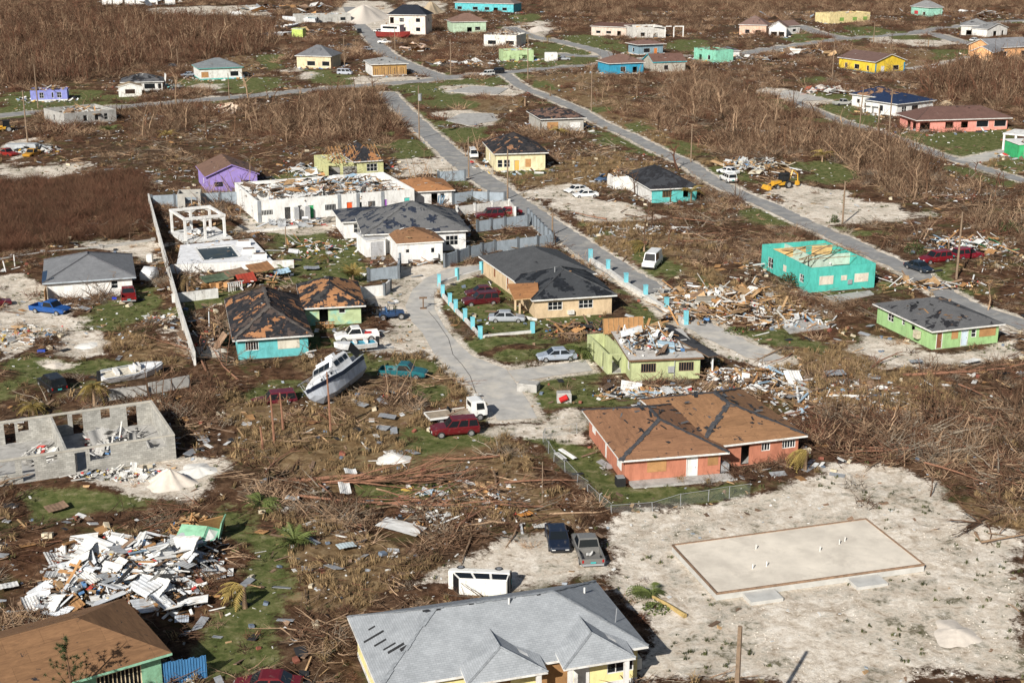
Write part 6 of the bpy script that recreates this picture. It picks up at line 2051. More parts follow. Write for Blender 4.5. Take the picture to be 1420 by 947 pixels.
mound('sand_mound', 'pale rubble heap behind the pink house', 1312, 146, 3.0, 5, 1.2, mat('tan_sand', (.5, .4, .27)), 10)

def box_thing(nm, lab, cat, px, py, sx, sy, sz, m, rz=0.0, rot=None):
    b = MB()
    b.loft([[(-sx / 2, -sy / 2, z), (sx / 2, -sy / 2, z), (sx / 2, sy / 2, z), (-sx / 2, sy / 2, z)] for z in (0, sz * .9)] + [[(-sx * .46, -sy * .46, sz), (sx * .46, -sy * .46, sz), (sx * .46, sy * .46, sz), (-sx * .46, sy * .46, sz)]])
    o = b.build(nm, m, None, G(px, py), rz)
    if rot: o.rotation_euler = rot
    return tag(o, lab, cat)
# ------------------------------------------------------------------ debris heaps
heap('debris_heap', 'big heap of white metal sheets and boards beside the brown roof', 182, 800, 7.0, 7.2, 1.7, 90, 84, 1700, pal_white() + [(M_oldwood(), 4), (M_ply(), 3), (M_dark(), 2)], [(M_white(), 9), (paint((.66, .68, .70)), 5), (paint((.45, .47, .48)), 3), (M_ply(), 1)], plen=(1, 4), ssize=(1.0, 2.3), tilt=.24)
heap('debris_heap', 'collapsed house of splintered lumber beside the straight street', 1000, 425, 8.5, 9, 1.4, 190, 60, 1100, [(M_wood(), 6), (M_oldwood(), 5), (M_ply(), 5), (M_white(), 4), (paint((.55, .53, .48)), 3)], plen=(1.2, 5.5), tilt=.3)
heap('debris_heap', 'heap of lumber and household goods beside the pale green house', 1045, 532, 6.5, 5, .8, 70, 26, 600, pal_mixed(), plen=(.8, 3.2))
heap('debris_heap', 'strip of splintered wood before the pale green house', 905, 548, 6.5, 1.8, .6, 60, 10, 340, pal_mixed(), plen=(.6, 2.6))
heap('debris_heap', 'wreckage behind the two red cars', 1340, 347, 7.0, 5.5, 1.7, 60, 34, 320, pal_mixed() + [(paint((.12, .40, .2)), 1)])
heap('debris_heap', 'wrecked cream house beside the backhoe', 1052, 237, 7.5, 7, 2.2, 70, 24, 260, [(paint((.62, .56, .44)), 6)] + pal_mixed(), ssize=(1.5, 3))
heap('debris_heap', 'pinkish collapsed roof below the two-storey house', 577, 70, 5, 8, 2.5, 18, 14, 60, [(paint((.60, .45, .36)), 5)] + pal_wood(), ssize=(2, 4))
heap('debris_heap', 'scattered boards below the white collapsed house', 640, 90, 11, 8, 1.0, 40, 16, 120, pal_mixed(), ssize=(1.5, 3))
heap('debris_heap', 'tan and white rubble beside the bright yellow house', 1112, 75, 11, 10, 1.8, 50, 26, 120, pal_wood() + [(M_white(), 4)], ssize=(1.5, 3.5))
heap('debris_heap', 'white rubble with red panels beside the blue roof house', 1148, 129, 8, 7, 1.4, 26, 20, 120, [(M_white(), 6), (paint((.42, .12, .07)), 3), (paint((.6, .55, .5)), 3)], ssize=(1.2, 3))
heap('debris_heap', 'cream masonry stump beside the cross road', 310, 158, 4.5, 4, 2.2, 4, 8, 90, [(paint((.64, .50, .38)), 6), (paint((.70, .62, .52)), 4)], ssize=(1.5, 3), tilt=.6)
heap('debris_heap', 'junk and scrap vehicles at the left edge', 40, 212, 8, 5, 1.4, 16, 18, 160, [(M_dark(), 3), (M_white(), 3), (paint((.4, .05, .03)), 1), (paint((.6, .35, .03)), 1), (M_metal(), 3)], ssize=(1, 2.5))
heap('debris_heap', 'concrete rubble spilled before the block ruin', 165, 662, 4.5, 1.6, .45, 4, 10, 300, pal_rubble(), ssize=(.5, 1.0), tilt=.5)
heap('debris_heap', 'small colourful rubbish beside the compound wall', 222, 446, 2.6, 2.2, .4, 8, 6, 150, pal_mixed(), ssize=(.4, .9), plen=(.5, 1.5))
heap('debris_heap', 'rusty car parts between the boat and the flatbed', 543, 556, 2.6, 2.2, .5, 16, 6, 90, pal_wood() + [(M_dark(), 3)], ssize=(.5, 1.1), plen=(.6, 2))
heap('debris_heap', 'broken branches and boards beside the turquoise house', 290, 470, 3.4, 6, 1.3, 50, 8, 160, [(M_oldwood(), 8), (M_bark(), 6), (M_wood(), 1), (M_metal(), 1)], plen=(1, 4.5), tilt=.5)
heap('debris_heap', 'wreckage around the grey boatyard shed', 430, 48, 20, 14, 1.6, 40, 24, 100, pal_mixed(), ssize=(2, 4.5))
heap('debris_heap', 'brown boards behind the beige house', 800, 462, 4.6, 3.2, .9, 40, 10, 120, [(M_oldwood(), 6), (mat('felt', (.03, .03, .032)), 3), (M_ply(), 2)], plen=(1, 4))
heap('debris_heap', 'white scraps in the brush beside the straight street', 900, 322, 9, 4, .5, 14, 10, 140, pal_white(), ssize=(.6, 1.4))
heap('debris_heap', 'wreckage beside the yellow truss house', 424, 240, 5, 6, 1.0, 26, 14, 120, pal_mixed())
heap('debris_heap', 'boards across the end of the east street', 1300, 398, 9, 2.2, .5, 34, 8, 80, pal_wood(), plen=(1.5, 5))
heap('debris_heap', 'white litter beyond the aqua house lot', 1320, 274, 8, 6, .4, 8, 8, 160, pal_white(), ssize=(.6, 1.4))
heap('debris_heap', 'far pale wreckage at the upper right edge', 1340, 22, 26, 22, 1.8, 40, 26, 80, pal_mixed(), ssize=(2, 5))
heap('debris_heap', 'litter in the yard below the row building', 440, 345, 7, 7, .4, 20, 12, 160, pal_mixed(), ssize=(.5, 1.4))

heap('debris_heap', 'white wreckage along the upper left edge', 200, 6, 26, 30, 2.0, 20, 30, 40, pal_white(), ssize=(3, 7))
heap('debris_heap', 'wreckage behind the beached longboat', 400, 14, 24, 30, 2.0, 40, 30, 60, pal_mixed(), ssize=(3, 6))
heap('debris_heap', 'wreckage between the far white cottage and the cream roofless house', 1100, 26, 20, 30, 1.6, 40, 26, 80, pal_mixed(), ssize=(2, 5))
heap('debris_heap', 'wreckage beside the mint wrecked house', 1040, 84, 8, 9, 1.4, 30, 18, 80, pal_mixed(), ssize=(1.5, 3))
heap('debris_heap', 'boards and sheets in the dry grass right of the orange house', 1170, 555, 8, 7, .5, 50, 24, 500, pal_mixed(), ssize=(.5, 1.3), plen=(.8, 3))
heap('debris_heap', 'scraps beside the aqua roofless house', 1090, 440, 6, 6, .4, 40, 16, 300, pal_mixed(), ssize=(.5, 1.3), plen=(.8, 3))
heap('debris_heap', 'scraps around the fallen tree trunks', 640, 700, 6, 6, .4, 26, 16, 300, pal_mixed(), ssize=(.4, 1.1), plen=(.6, 2.4))
heap('debris_heap', 'scraps behind the black suv', 30, 470, 5, 5, .4, 14, 10, 160, pal_mixed(), ssize=(.4, 1.1), plen=(.6, 2.4))
heap('debris_heap', 'wreckage on the slope above the pink house', 1205, 215, 9, 6, .6, 20, 14, 120, pal_mixed(), ssize=(.8, 2))
for k, x in enumerate((150, 165, 181, 196, 212, 236)):
    box_thing('box_trailer', ['first', 'second', 'third', 'fourth', 'fifth', 'sixth'][k] + ' white trailer from the left at the upper edge', 'trailer', x, 7.5, 5.0, 4, 3.4, M_white(), .05 * k)

# mint shed gable thrown on the white heap
def mint_shed():
    for q_ in range(1):
        strew(bpy.data.objects['debris_heap'], (G(182, 815) + Vector((-5, -3, 0)), .1, 10, 8), 1.0, 1.0, 14, 17, 260, pal_mixed(), [(M_white(), 8), (paint((.66, .68, .70)), 3)], ssize=(1.3, 2.4), tilt=.3)
    c = G(268, 757)
    root = thing('overturned_shed', 'mint green shed roof thrown onto the white debris heap', 'shed', c)
    root.scale = (.82, .82, .82)
    mint = paint((.27, .52, .34), 'mint_paint', dirty=.12)
    b = MB(); slopes(b, [[(-1.7, -1.2, .9), (1.0, -1.6, .7), (1.4, .6, 1.9), (-1.2, .9, 2.0)]], .1); b.build('roof_panel', [mint, M_white()], root)
    b = MB(); slopes(b, [[(1.06, -1.55, .72), (2.3, -.2, .9), (2.5, 1.4, 1.2), (1.45, .62, 1.88)]], .1); b.build('roof_panel', [paint((.20, .50, .34)), M_white()], root)
    b = MB(); b.box((1.6, 2.0, 1.4), (2.4, .12, 2.0), Matrix.Rotation(.5, 3, 'X') @ Matrix.Rotation(.3, 3, 'Z')); b.build('wall_panel', M_ply(), root)
    b = MB(); b.box((2.6, 1.4, 1.3), (.12, 2.2, 2.2), Matrix.Rotation(.25, 3, 'Y')); b.build('wall_panel', mint, root)
    strew(root, (c + Vector((-2.5, .5, 0)), .4, 4.5, 3), .3, 1.6, 22, 3, 40, [(M_ply(), 6), (M_wood(), 4)], plen=(1, 3.4), tilt=.45)
mint_shed()

# single large pieces lying about
cor = M_metal()
for nm, lab, px, py, sx, sy, m, rz in (
 ('roof_sheet', 'large white roof panel lying in the brown brush', 556, 730, 3.9, 1.9, M_white(), -.45), ('torn_sheet', 'torn white sheet caught in the fallen tree', 478, 676, 1.0, 2.6, M_white(), .2),
 ('torn_sheet', 'white scrap sheet above the torn sheet', 486, 653, 1.1, 1.0, M_white(), .3), ('board', 'grey board in the brush left of the torn sheet', 405, 690, 1.2, .9, paint((.6, .6, .58)), .1),
 ('roof_sheet', 'pale blue-grey sheet below the green palm stump', 480, 756, 1.5, 1.0, paint((.50, .58, .60)), .5), ('plywood_sheet', 'pair of brown boards beyond the white debris heap', 78, 702, 1.8, 1.2, M_oldwood(), .7),
 ('roof_sheet', 'white metal sheet at the left edge of the white heap', 10, 812, 1.6, .9, M_white(), .5), ('blue_sheet', 'white board leaning by the brown roof corner', 252, 858, 1.0, .8, paint((.50, .54, .60)), .2),
 ('cabinet', 'white stove lying on the white debris heap', 195, 790, 1.5, .9, paint((.40, .42, .40)), .1), ('roof_sheet', 'grey sheet in the dry grass near the flatbed', 537, 577, 1.8, .8, cor, -.2),
 ('roof_sheet', 'grey metal sheet beside the household goods heap', 1158, 517, 2.2, 1.4, cor, .1), ('roof_sheet', 'grey sheet below the household goods heap', 1098, 548, 1.8, 1.3, cor, .6),
 ('white_board', 'white board in the yard beyond the lime house', 1346, 500, 2.0, 1.4, M_white(), .4), ('slatted_panel', 'white slatted panel behind the orange house', 1099, 573, 1.3, 1.2, M_white(), .8),
 ('roof_sheet', 'pale sheet in the grass of the walled yard', 432, 371, 2.2, 1.6, cor, .2), ('roof_sheet', 'white sheet near the rusted compound wall end', 223, 401, 1.0, 1.4, M_white(), .2),
 ('plywood_sheet', 'tan board in the brown thicket', 56, 298, 1.4, .6, M_wood(), .2), ('plywood_sheet', 'long tan board in the brown thicket', 102, 320, 2.4, .6, M_wood(), -.1), ('plywood_sheet', 'tan board lying deeper in the brown thicket', 130, 310, 1.8, .9, paint((.55, .5, .45)), .2),
 ('white_bench', 'white broken bench in the thicket clearing', 207, 238, 1.6, .8, M_white(), .2), ('roof_sheet', 'white sheet leaning beside the low field wall', 207, 358, .9, 1.2, paint((.55, .58, .62)), .1),
 ('board', 'white plank on the orange house lawn', 777, 632, .5, 2.2, M_white(), .35), ('board', 'second white plank on the orange house lawn', 787, 629, .5, 2.4, M_white(), .6),
 ('door_panel', 'orange board in the brush below the track', 728, 712, 1.2, .8, paint((.62, .26, .06)), .5), ('hubcap_sheet', 'white flat board beside the dark blue car', 749, 728, 1.2, 1.0, paint((.62, .6, .55)), .2),
 ('grey_board', 'pale grey plate in the dry grass right of the flatbed', 1270, 500, 1.5, .8, cor, .3), ('white_box', 'white box on the lane beside the flatbed', 662, 547, .7, .6, M_white(), .3)):
    o = obj(nm, unit_sheet(m, hash(lab) % 4 if False else len(lab) % 4, True), None, G(px, py, .4), rot=(.08 * ((len(lab) % 5) - 2), .06 * ((len(lab) % 3) - 1), rz), scale=(sx, sy, .8))
    tag(o, lab, 'board')
    q_ = max(sx, sy) * .6
    BUILT.append(np.array([[o.location.x + a_, o.location.y + b_] for a_, b_ in ((-q_, -q_ * 1.6), (q_, -q_ * 1.6), (q_, q_), (-q_, q_))]))

# assorted named odds and ends
box_thing('storage_tub', 'blue tub on the left yard grass', 'tub', 58, 491, .9, .6, .5, paint((.03, .08, .40)), .1)
box_thing('storage_tub', 'blue tub beside the white cottage', 'tub', 159, 416, .6, .5, .4, paint((.02, .05, .5)), .1)
box_thing('concrete_bin', 'grey concrete bin with a red drum', 'bin', 782, 557, 1.5, 1.0, 1.1, M_conc(), .05)
b = MB(); b.tube([(-.45, -.6, .35), (.35, -.6, .75)], .3, 10, cap=True); tag(b.build('red_drum', paint((.50, .02, .02)), None, G(782, 557)), 'red drum lying against the concrete bin', 'drum')
box_thing('concrete_step', 'leaning concrete block at the lane verge', 'block', 733, 541, 2.2, 1.4, .9, M_conc(), -.3)
box_thing('box_trailer', 'white box trailer beside the silver car', 'trailer', 764, 85, 4.2, 2.6, 2.8, M_white(), .05)
box_thing('dump_trailer', 'grey ribbed trailer in the junk yard', 'trailer', 31, 212, 6.4, 2.6, 1.9, paint((.42, .44, .45)), .05)
car('pickup', (.25, .02, .015), (-6, 215), (24, 219), 'red scrap pickup beside the grey trailer')
car('pickup', (.45, .22, .02), (58, 214), (34, 221), 'yellow scrap pickup beside the grey trailer')
box_thing('pump_box', 'white pump box by the low field wall', 'box', 208, 364, .8, .8, 1.2, M_white())
for k, (x, y) in enumerate(((9, 381), (21, 372))):
    b = MB(); b.tube([(0, 0, 0), (-.3 * (1 - k), 0, 2.0)], .08, 6); tag(b.build('white_post', M_white(), None, G(x, y)), ['leaning white post at the left edge', 'white post beside the low field wall'][k], 'post')
b = MB(); b.tube([(0, 0, 0), (0, 0, 1.4)], .09, 6); b.b2((-.5, -.1, 1.35), (.5, .1, 1.55)); b.b2((-.4, -.3, 0), (.4, .3, .1)); tag(b.build('barrier_post', mat('rust', (.16, .10, .06)), None, G(587, 428), .1), 'rusty post with flat head on the pale lane', 'post')
b = MB()
cp = W_([(594, 432), (606, 446), (622, 470), (628, 492), (640, 505), (652, 522), (660, 545)])
b.tube([p - cp[0] + Vector((0, 0, .04)) for p in cp], .022, 5)
tag(b.build('fallen_cable', M_dark(), None, cp[0]), 'black fallen cable snaking down the pale lane', 'cable')
# tear-drop trailer
b = MB(); b.loft([[(x, -w, .4), (x, w, .4), (x, w, z * .75), (x, w * .7, z), (x, -w * .7, z), (x, -w, z * .75)] for x, w, z in ((-1.5, .6, .9), (-1.1, .95, 1.7), (0, 1.05, 2.1), (1.1, .95, 1.8), (1.6, .6, 1.0))])
ct = b.build('camper_trailer', paint((.60, .61, .62), 'camper', dirty=.05), None, G(208, 390), 1.35, smooth=True); tag(ct, 'small rounded white trailer beside the compound wall', 'trailer')
for y in (-.9, .9):
    obj('wheel', wheel_mesh(.33, .2, False), ct, (0, y, .33))
# white plastic chairs
for k, (x, y, lab) in enumerate(((1036, 533, 'white plastic chair beside the debris by the pale green house'), (428, 497, 'white garden chair lying near the turquoise house'))):
    b = MB(); b.b2((-.35, -.35, .42), (.35, .35, .5)); b.b2((-.35, .30, .5), (.35, .38, 1.1))
    for sx in (-.3, .3):
        for sy in (-.3, .3):
            b.b2((sx - .04, sy - .04, 0), (sx + .04, sy + .04, .42))
    o = b.build('garden_chair', M_white(), None, G(x, y), 2.6 + k); o.scale = (1.3,) * 3
    if k: o.rotation_euler = (1.2, 0, .6); o.location.z = .3
    tag(o, lab, 'chair')

# chain-link fence around the orange house
def chainlink():
    pts = W_([(800, 602), (756, 608), (753, 618), (768, 640), (800, 672), (848, 716), (905, 712), (982, 697), (1040, 690)])
    root = thing('chain_link_fence', 'sagging chain-link fence around the orange house lawn', 'fence', pts[0])
    m = bpy.data.materials.new('wire_mesh'); m.use_nodes = True
    nt = m.node_tree; bs = nt.nodes['Principled BSDF']
    bs.inputs['Base Color'].default_value = (.25, .28, .27, 1); bs.inputs['Roughness'].default_value = .6
    bs.inputs['Alpha'].default_value = .16
    for k in range(len(pts) - 1):
        p, q = pts[k], pts[k + 1]
        n = max(1, round((q - p).length / 2.6))
        for i in range(n):
            a, e = p.lerp(q, i / n) - pts[0], p.lerp(q, (i + 1) / n) - pts[0]
            h0, h1 = random.uniform(1.0, 1.35), random.uniform(1.0, 1.35)
            b = MB(); b.tube([a, a + Vector((random.uniform(-.1, .1), random.uniform(-.1, .1), h0))], .035, 5); b.build('post', M_metal(), root)
            b = MB(); b.face([a + Vector((0, 0, .03)), e + Vector((0, 0, .03)), e + Vector((0, 0, h1 - .1)), a + Vector((0, 0, h0 - .1))]); b.build('wire_panel', m, root)
            b = MB(); b.tube([a + Vector((0, 0, h0)), e + Vector((0, 0, h1))], .022, 4); b.build('top_rail', M_metal(), root)
chainlink()
# blue corrugated fence, bottom left
fb = frame3((208, 957), (288, 944), D=1)
root = thing('corrugated_fence', 'blue corrugated fence under the brown roof corner', 'fence', fb[0])
for k in range(10):
    b = MB(); x0 = fb[2] * k / 10; wv = fb[2] / 10
    for j in range(4):
        xa, xb_ = x0 + wv * j / 4, x0 + wv * (j + 1) / 4 - .005
        b.b2((xa, .05 * (j % 2), 0), (xb_, .05 * (j % 2) + .03, 1.9 + .05 * math.sin(k * 3)))
    b.build('corrugated_sheet', paint((.06, .20, .40), 'fence_blue', dirty=.1), root, rz=fb[1])

# ------------------------------------------------------------------ utility poles
polem = mat('pole_wood', (.24, .17, .115), .95, .3, 3)
def pole(px, pb, pt, label, r=.14, arm=False, box=False, lean=0.0, m=None):
    h = HT(px, pb, pt)
    root = thing('utility_pole', label, 'pole', G(px, pb))
    b = MB(); b.tube([(0, 0, -.3), (lean * .5 * h, 0, h * .5), (lean * h, 0, h)], [r * 1.15, r, r * .8], 7, cap=True); b.build('pole', m or polem, root)
    if arm:
        b = MB(); b.b2((-1.1 + lean * h, -.06, h - .5), (1.1 + lean * h, .06, h - .36)); b.build('cross_arm', m or polem, root)
    if box:
        b = MB(); b.tube([(.3, 0, h * .72), (.3, 0, h * .72 + 1.5)], .42, 8, cap=True); b.build('transformer', M_metal(), root)
    return root
for a in ((1015, 1085, 868, 'wooden utility pole at the bottom edge beside the pale lot', .17), (581.5, 193, 119, 'pole with white transformer beside the straight street', .14, False, True), (704, 276, 208, 'pole at the street corner beside the white walled yard', .14),
 (766, 326, 295, 'short broken pole beside the street wall', .14), (1168, 312, 252, 'pole at the pale clearing', .15), (1326, 388, 294, 'pole beside the black and red cars', .15), (650, 246, 190, 'pole beside the white van', .13),
 (38.5, 198, 126, 'dark pole beside the junk yard', .16), (53, 151, 90, 'pole beside the violet cabin', .15), (625, 104, 55, 'pole above the junction', .15), (732, 112, 50, 'pole below the green wrecked shack', .15),
 (820, 155, 90, 'pole in the scrub beside the east street', .14), (1216, 200, 150, 'thick dark pole beside the narrow lane', .17), (1232, 196, 125, 'taller pole beside the narrow lane', .15), (1190, 195, 122, 'leaning pole beside the narrow lane', .13, False, False, .03),
 (958, 225, 172, 'pole beside the upper east street', .13), (318, 137, 102, 'pole before the white and turquoise house', .13), (247, 96, 68, 'pole beside the black car in the grass', .13), (548, 73, 38, 'pole below the two-storey house', .13), (478, 95, 50, 'pole beside the stripped wall house', .13),
 (1154, 110, 60, 'pole near the bright yellow house', .15), (1211, 62, 30, 'pole beside the far junction', .15), (397, 344, 314, 'thin pole in the walled yard', .09), (752, 700, 640, 'thin fence stake beside the track', .05)):
    pole(*a)
# pine trunks stripped bare in the dry grass
for k, (x, yb, yt) in enumerate(((459, 606, 516), (381, 622, 548), (393, 600, 545), (365, 626, 592))):
    b = MB(); h = HT(x, yb, yt)
    b.tube([(0, 0, -.2), (-.05, 0, h * .5), (-.18, .1, h)], [.13, .11, .07], 6, cap=True)
    tag(b.build('bare_pine', mat('red_bark', (.26, .13, .08), .95, .3, 4), None, G(x, yb)), ['tall stripped trunk standing before the cabin cruiser', 'stripped trunk beside the sunken maroon suv', 'thin stripped trunk behind its taller neighbour', 'short snapped trunk in the dry grass'][k], 'tree')

# ------------------------------------------------------------------ vegetation
make_ground()

def zat(x, y):
    X, Y = np.array([float(x)]), np.array([float(y)])
    return float(relief(X, Y, *fields(X, Y))[0])

def bent(p, d_, l, r0, r1, wig, mb, n=3, segs=3, rr=random):
    pts, rad = [Vector(p)], [r0]
    dd = Vector(d_).normalized()
    for k in range(segs):
        dd = (dd + Vector((rr.gauss(0, wig), rr.gauss(0, wig), rr.gauss(0, wig * .7)))).normalized()
        pts.append(pts[-1] + dd * l / segs)
        rad.append(r0 + (r1 - r0) * (k + 1) / segs)
    mb.tube(pts, rad, n)
    return pts

def proto_tangle(seed, n, rad, h, r0=.022, flat=.5):
    """low heap of dead twigs"""
    rr = random.Random(seed)
    mb = MB()
    for _ in range(n):
        t, q = rr.uniform(0, 6.28), rad * math.sqrt(rr.random()) * .8
        up = rr.uniform(.05, 1.0) ** 1.5
        a = rr.uniform(0, 6.28)
        bent((q * math.cos(t), q * math.sin(t), -.05), (math.cos(a), math.sin(a), flat * 2.2 * up), rr.uniform(.5, 1.1) * h * 1.5, r0 * rr.uniform(.7, 1.5), .006, .28, mb, 3, 2, rr)
    return mb

def proto_stems(seed, n, rad, h, r0=.05):
    """clump of thin upright dead stems with a few twigs"""
    rr = random.Random(seed)
    mb = MB()
    for _ in range(n):
        t, q = rr.uniform(0, 6.28), rad * math.sqrt(rr.random())
        hh_ = h * rr.uniform(.45, 1.1)
        P = bent((q * math.cos(t), q * math.sin(t), -.1), (rr.gauss(0, .32), rr.gauss(0, .32), 1), hh_, r0 * rr.uniform(.7, 1.4), r0 * .3, .20, mb, 3, 3, rr)
        for k in range(rr.randrange(2, 5)):
            s = P[rr.choice((1, 2, 2, 3))]
            a = rr.uniform(0, 6.28)
            bent(s, (math.cos(a), math.sin(a), rr.uniform(.2, 1.2)), hh_ * rr.uniform(.15, .38), r0 * .45, .01, .25, mb, 3, 2, rr)
    return mb

def proto_tuft(seed, n, h, w, spread=.7):
    rr = random.Random(seed)
    mb = MB()
    for _ in range(n):
        a = rr.uniform(0, 6.28)
        q = rr.uniform(0, .35)
        c = Vector((q * math.cos(rr.uniform(0, 6.28)), q * math.sin(rr.uniform(0, 6.28)), 0))
        d_ = Vector((math.cos(a), math.sin(a), 0))
        s = Vector((-d_.y, d_.x, 0)) * w * rr.uniform(.6, 1.3)
        l = h * rr.uniform(.5, 1.1)
        sp = spread * rr.uniform(.2, 1.3)
        m_ = c + d_ * l * sp * .45 + Vector((0, 0, l * .75))
        e = c + d_ * l * sp * 1.1 + Vector((0, 0, l * rr.uniform(.5, .95)))
        mb.face([c - s, c + s, m_ + s * .7, m_ - s * .7])
        mb.face([m_ - s * .7, m_ + s * .7, e])
    return mb

def scatter(name, label, protos, P, rotz, tilt, scl, idx, cat=None):
    """instances on points through geometry nodes: one object of uncountable stuff"""
    col = bpy.data.collections.new(name + '_kinds')
    for i, me in enumerate(protos):
        col.objects.link(bpy.data.objects.new('%s_kind_%02d' % (name, i), me))
    n = len(P)
    me = bpy.data.meshes.new(name)
    me.vertices.add(n)
    me.vertices.foreach_set('co', P.astype(np.float32).ravel())
    def att(nm, typ, data, key='value'):
        a = me.attributes.new(nm, typ, 'POINT')
        a.data.foreach_set(key, data)
    rot = np.stack([tilt * rng.standard_normal(n), tilt * rng.standard_normal(n), rotz], -1)
    att('rot', 'FLOAT_VECTOR', rot.astype(np.float32).ravel(), 'vector')
    att('scl', 'FLOAT', scl.astype(np.float32))
    att('vi', 'INT', idx.astype(np.int32))
    o = obj(name, me)
    ng = bpy.data.node_groups.new(name + '_scatter', 'GeometryNodeTree')
    ng.interface.new_socket('Geometry', in_out='INPUT', socket_type='NodeSocketGeometry')
    ng.interface.new_socket('Geometry', in_out='OUTPUT', socket_type='NodeSocketGeometry')
    nd = ng.nodes
    gi, go = nd.new('NodeGroupInput'), nd.new('NodeGroupOutput')
    ip, ci = nd.new('GeometryNodeInstanceOnPoints'), nd.new('GeometryNodeCollectionInfo')
    ci.inputs['Collection'].default_value = col
    ci.inputs['Separate Children'].default_value = True
    ci.inputs['Reset Children'].default_value = True
    def na(nm, typ):
        a = nd.new('GeometryNodeInputNamedAttribute')
        a.data_type = typ
        a.inputs['Name'].default_value = nm
        return a.outputs[0]
    e2r = nd.new('FunctionNodeEulerToRotation')
    l = ng.links
    l.new(gi.outputs[0], ip.inputs['Points'])
    l.new(ci.outputs[0], ip.inputs['Instance'])
    ip.inputs['Pick Instance'].default_value = True
    l.new(na('vi', 'INT'), ip.inputs['Instance Index'])
    l.new(na('rot', 'FLOAT_VECTOR'), e2r.inputs[0])
    l.new(e2r.outputs[0], ip.inputs['Rotation'])
    l.new(na('scl', 'FLOAT'), ip.inputs['Scale'])
    l.new(ip.outputs[0], go.inputs[0])
    md = o.modifiers.new('scatter', 'NODES')
    md.node_group = ng
    return tag(o, label, cat, None, 'stuff')

FOREST = [GA(p) for p in (
 [(-20, 14), (200, 24), (380, 36), (385, 62), (345, 80), (300, 82), (240, 88), (160, 102), (100, 116), (-20, 124)],
 [(345, 140), (440, 128), (525, 134), (560, 180), (576, 200), (440, 196), (350, 205), (240, 208), (170, 192), (230, 160), (300, 165)],
 [(905, 112), (1060, 98), (1090, 140), (1160, 172), (1240, 205), (1330, 262), (1430, 310), (1430, 345), (1300, 300), (1180, 250), (1100, 225), (1000, 225), (940, 170)],
 [(745, -5), (1430, -5), (1430, 12), (1260, 22), (1040, 30), (960, 28), (760, 25)],
 [(1275, 103), (1345, 92), (1430, 100), (1430, 150), (1330, 142), (1290, 130)],
 [(790, 118), (870, 108), (905, 112), (940, 170), (1000, 225), (900, 180), (830, 150)])]
TALL = [GA(p) for p in ([(-20, 14), (200, 24), (380, 36), (385, 62), (345, 80), (300, 82), (240, 88), (160, 102), (100, 116), (-20, 124)], [(1275, 103), (1345, 92), (1430, 100), (1430, 150), (1330, 142), (1290, 130)])]
REDBRUSH = [GA([(-20, 258), (190, 244), (206, 275), (212, 325), (100, 342), (-20, 356)])]
THICK = [GA(p) for p in ([(1110, 560), (1250, 580), (1430, 560), (1430, 735), (1340, 712), (1290, 668), (1200, 645), (1130, 640)], [(840, 292), (1040, 300), (1062, 362), (980, 372), (880, 345), (830, 318)],
   [(330, 640), (420, 655), (600, 690), (740, 690), (760, 740), (640, 770), (480, 760), (400, 700), (330, 700)], [(0, 690), (90, 700), (60, 770), (0, 790)], [(250, 440), (330, 430), (310, 500), (262, 508)], [(1340, 225), (1430, 255), (1430, 340), (1330, 300)])]

def inpoly(ps, X, Y):
    r = np.zeros(X.shape, bool)
    for p in ps:
        r |= sdist(p, X, Y) < 0
    return r

def sample(y0, y1, dens):
    """random places in the wedge of ground that can be seen, plus a margin to each side"""
    ys = np.arange(y0, y1, 4.0)
    X, Y = [], []
    for y in ys:
        w = .37 * y + 22
        n = rng.poisson(2 * w * 4.0 * dens(y + 2))
        X.append(rng.uniform(-w, w, n))
        Y.append(rng.uniform(y, y + 4.0, n))
    return np.concatenate(X), np.concatenate(Y)

def built_mask(X, Y, pad=.4):
    m = np.zeros(X.shape, bool)
    for fp in BUILT:
        m |= sdist(fp, X, Y) < pad
    return m

X, Y = sample(76, 900, lambda y: .80 * min(1, (165 / y)) ** .9)
g, s, dr, rd = fields(X, Y)
Z = relief(X, Y, g, s, dr, rd)
free = (rd > .8) & ~built_mask(X, Y)
u = rng.random(len(X))
patch = vnoise(X, Y, 7, 21)
forest, tall, redb, thick = inpoly(FOREST, X, Y), inpoly(TALL, X, Y), inpoly(REDBRUSH, X, Y), inpoly(THICK, X, Y)
veg = np.clip(1 - 1.6 * np.maximum(g, s), 0, 1) * np.where(dr > .5, .28, 1.0)
prob = np.clip(veg * np.where(forest | redb, .95, np.where(thick, .62, .12 + .62 * (patch > .52))), 0, 1)
prob = np.where((g > .4) | (s > .4), .018, prob)
keep = free & (u < prob)
low = vnoise(X, Y, 17, 81) * .6 + vnoise(X, Y, 7, 82) * .4
keep &= (low > .36) | tall | redb
var = .45 + 1.15 * np.clip((low - .3) * 2.2, 0, 1)
def sub(k, frac=1.0):
    k = k & (rng.random(len(k)) < frac)
    return np.stack([X[k], Y[k], Z[k]], -1), k
bark, pale = M_bark(), M_pale()
redbark = mat('red_brown_twig', (.120, .056, .033), .95, .4, 4, rnd=.4)
greyb = mat('grey_branch', (.22, .18, .135), .95, .3, 4, rnd=.4)
tang = [proto_tangle(k, 46, 1.0, .8).mesh('tangle', (bark, pale, bark, redbark, pale, greyb)[k]) for k in range(6)]
tangF = [proto_tangle(20 + k, 40, 1.3, 1.3, .04).mesh('tangle', (bark, pale, bark, redbark)[k]) for k in range(4)]
stem = [proto_stems(40 + k, 8, 1.2, 3.6, .05).mesh('stems', (bark, pale, bark, pale, bark)[k]) for k in range(5)]
stemT = [proto_stems(60 + k, 6, 1.8, 5.2, .085).mesh('stems', (bark, pale, bark, redbark, redbark)[k]) for k in range(5)]
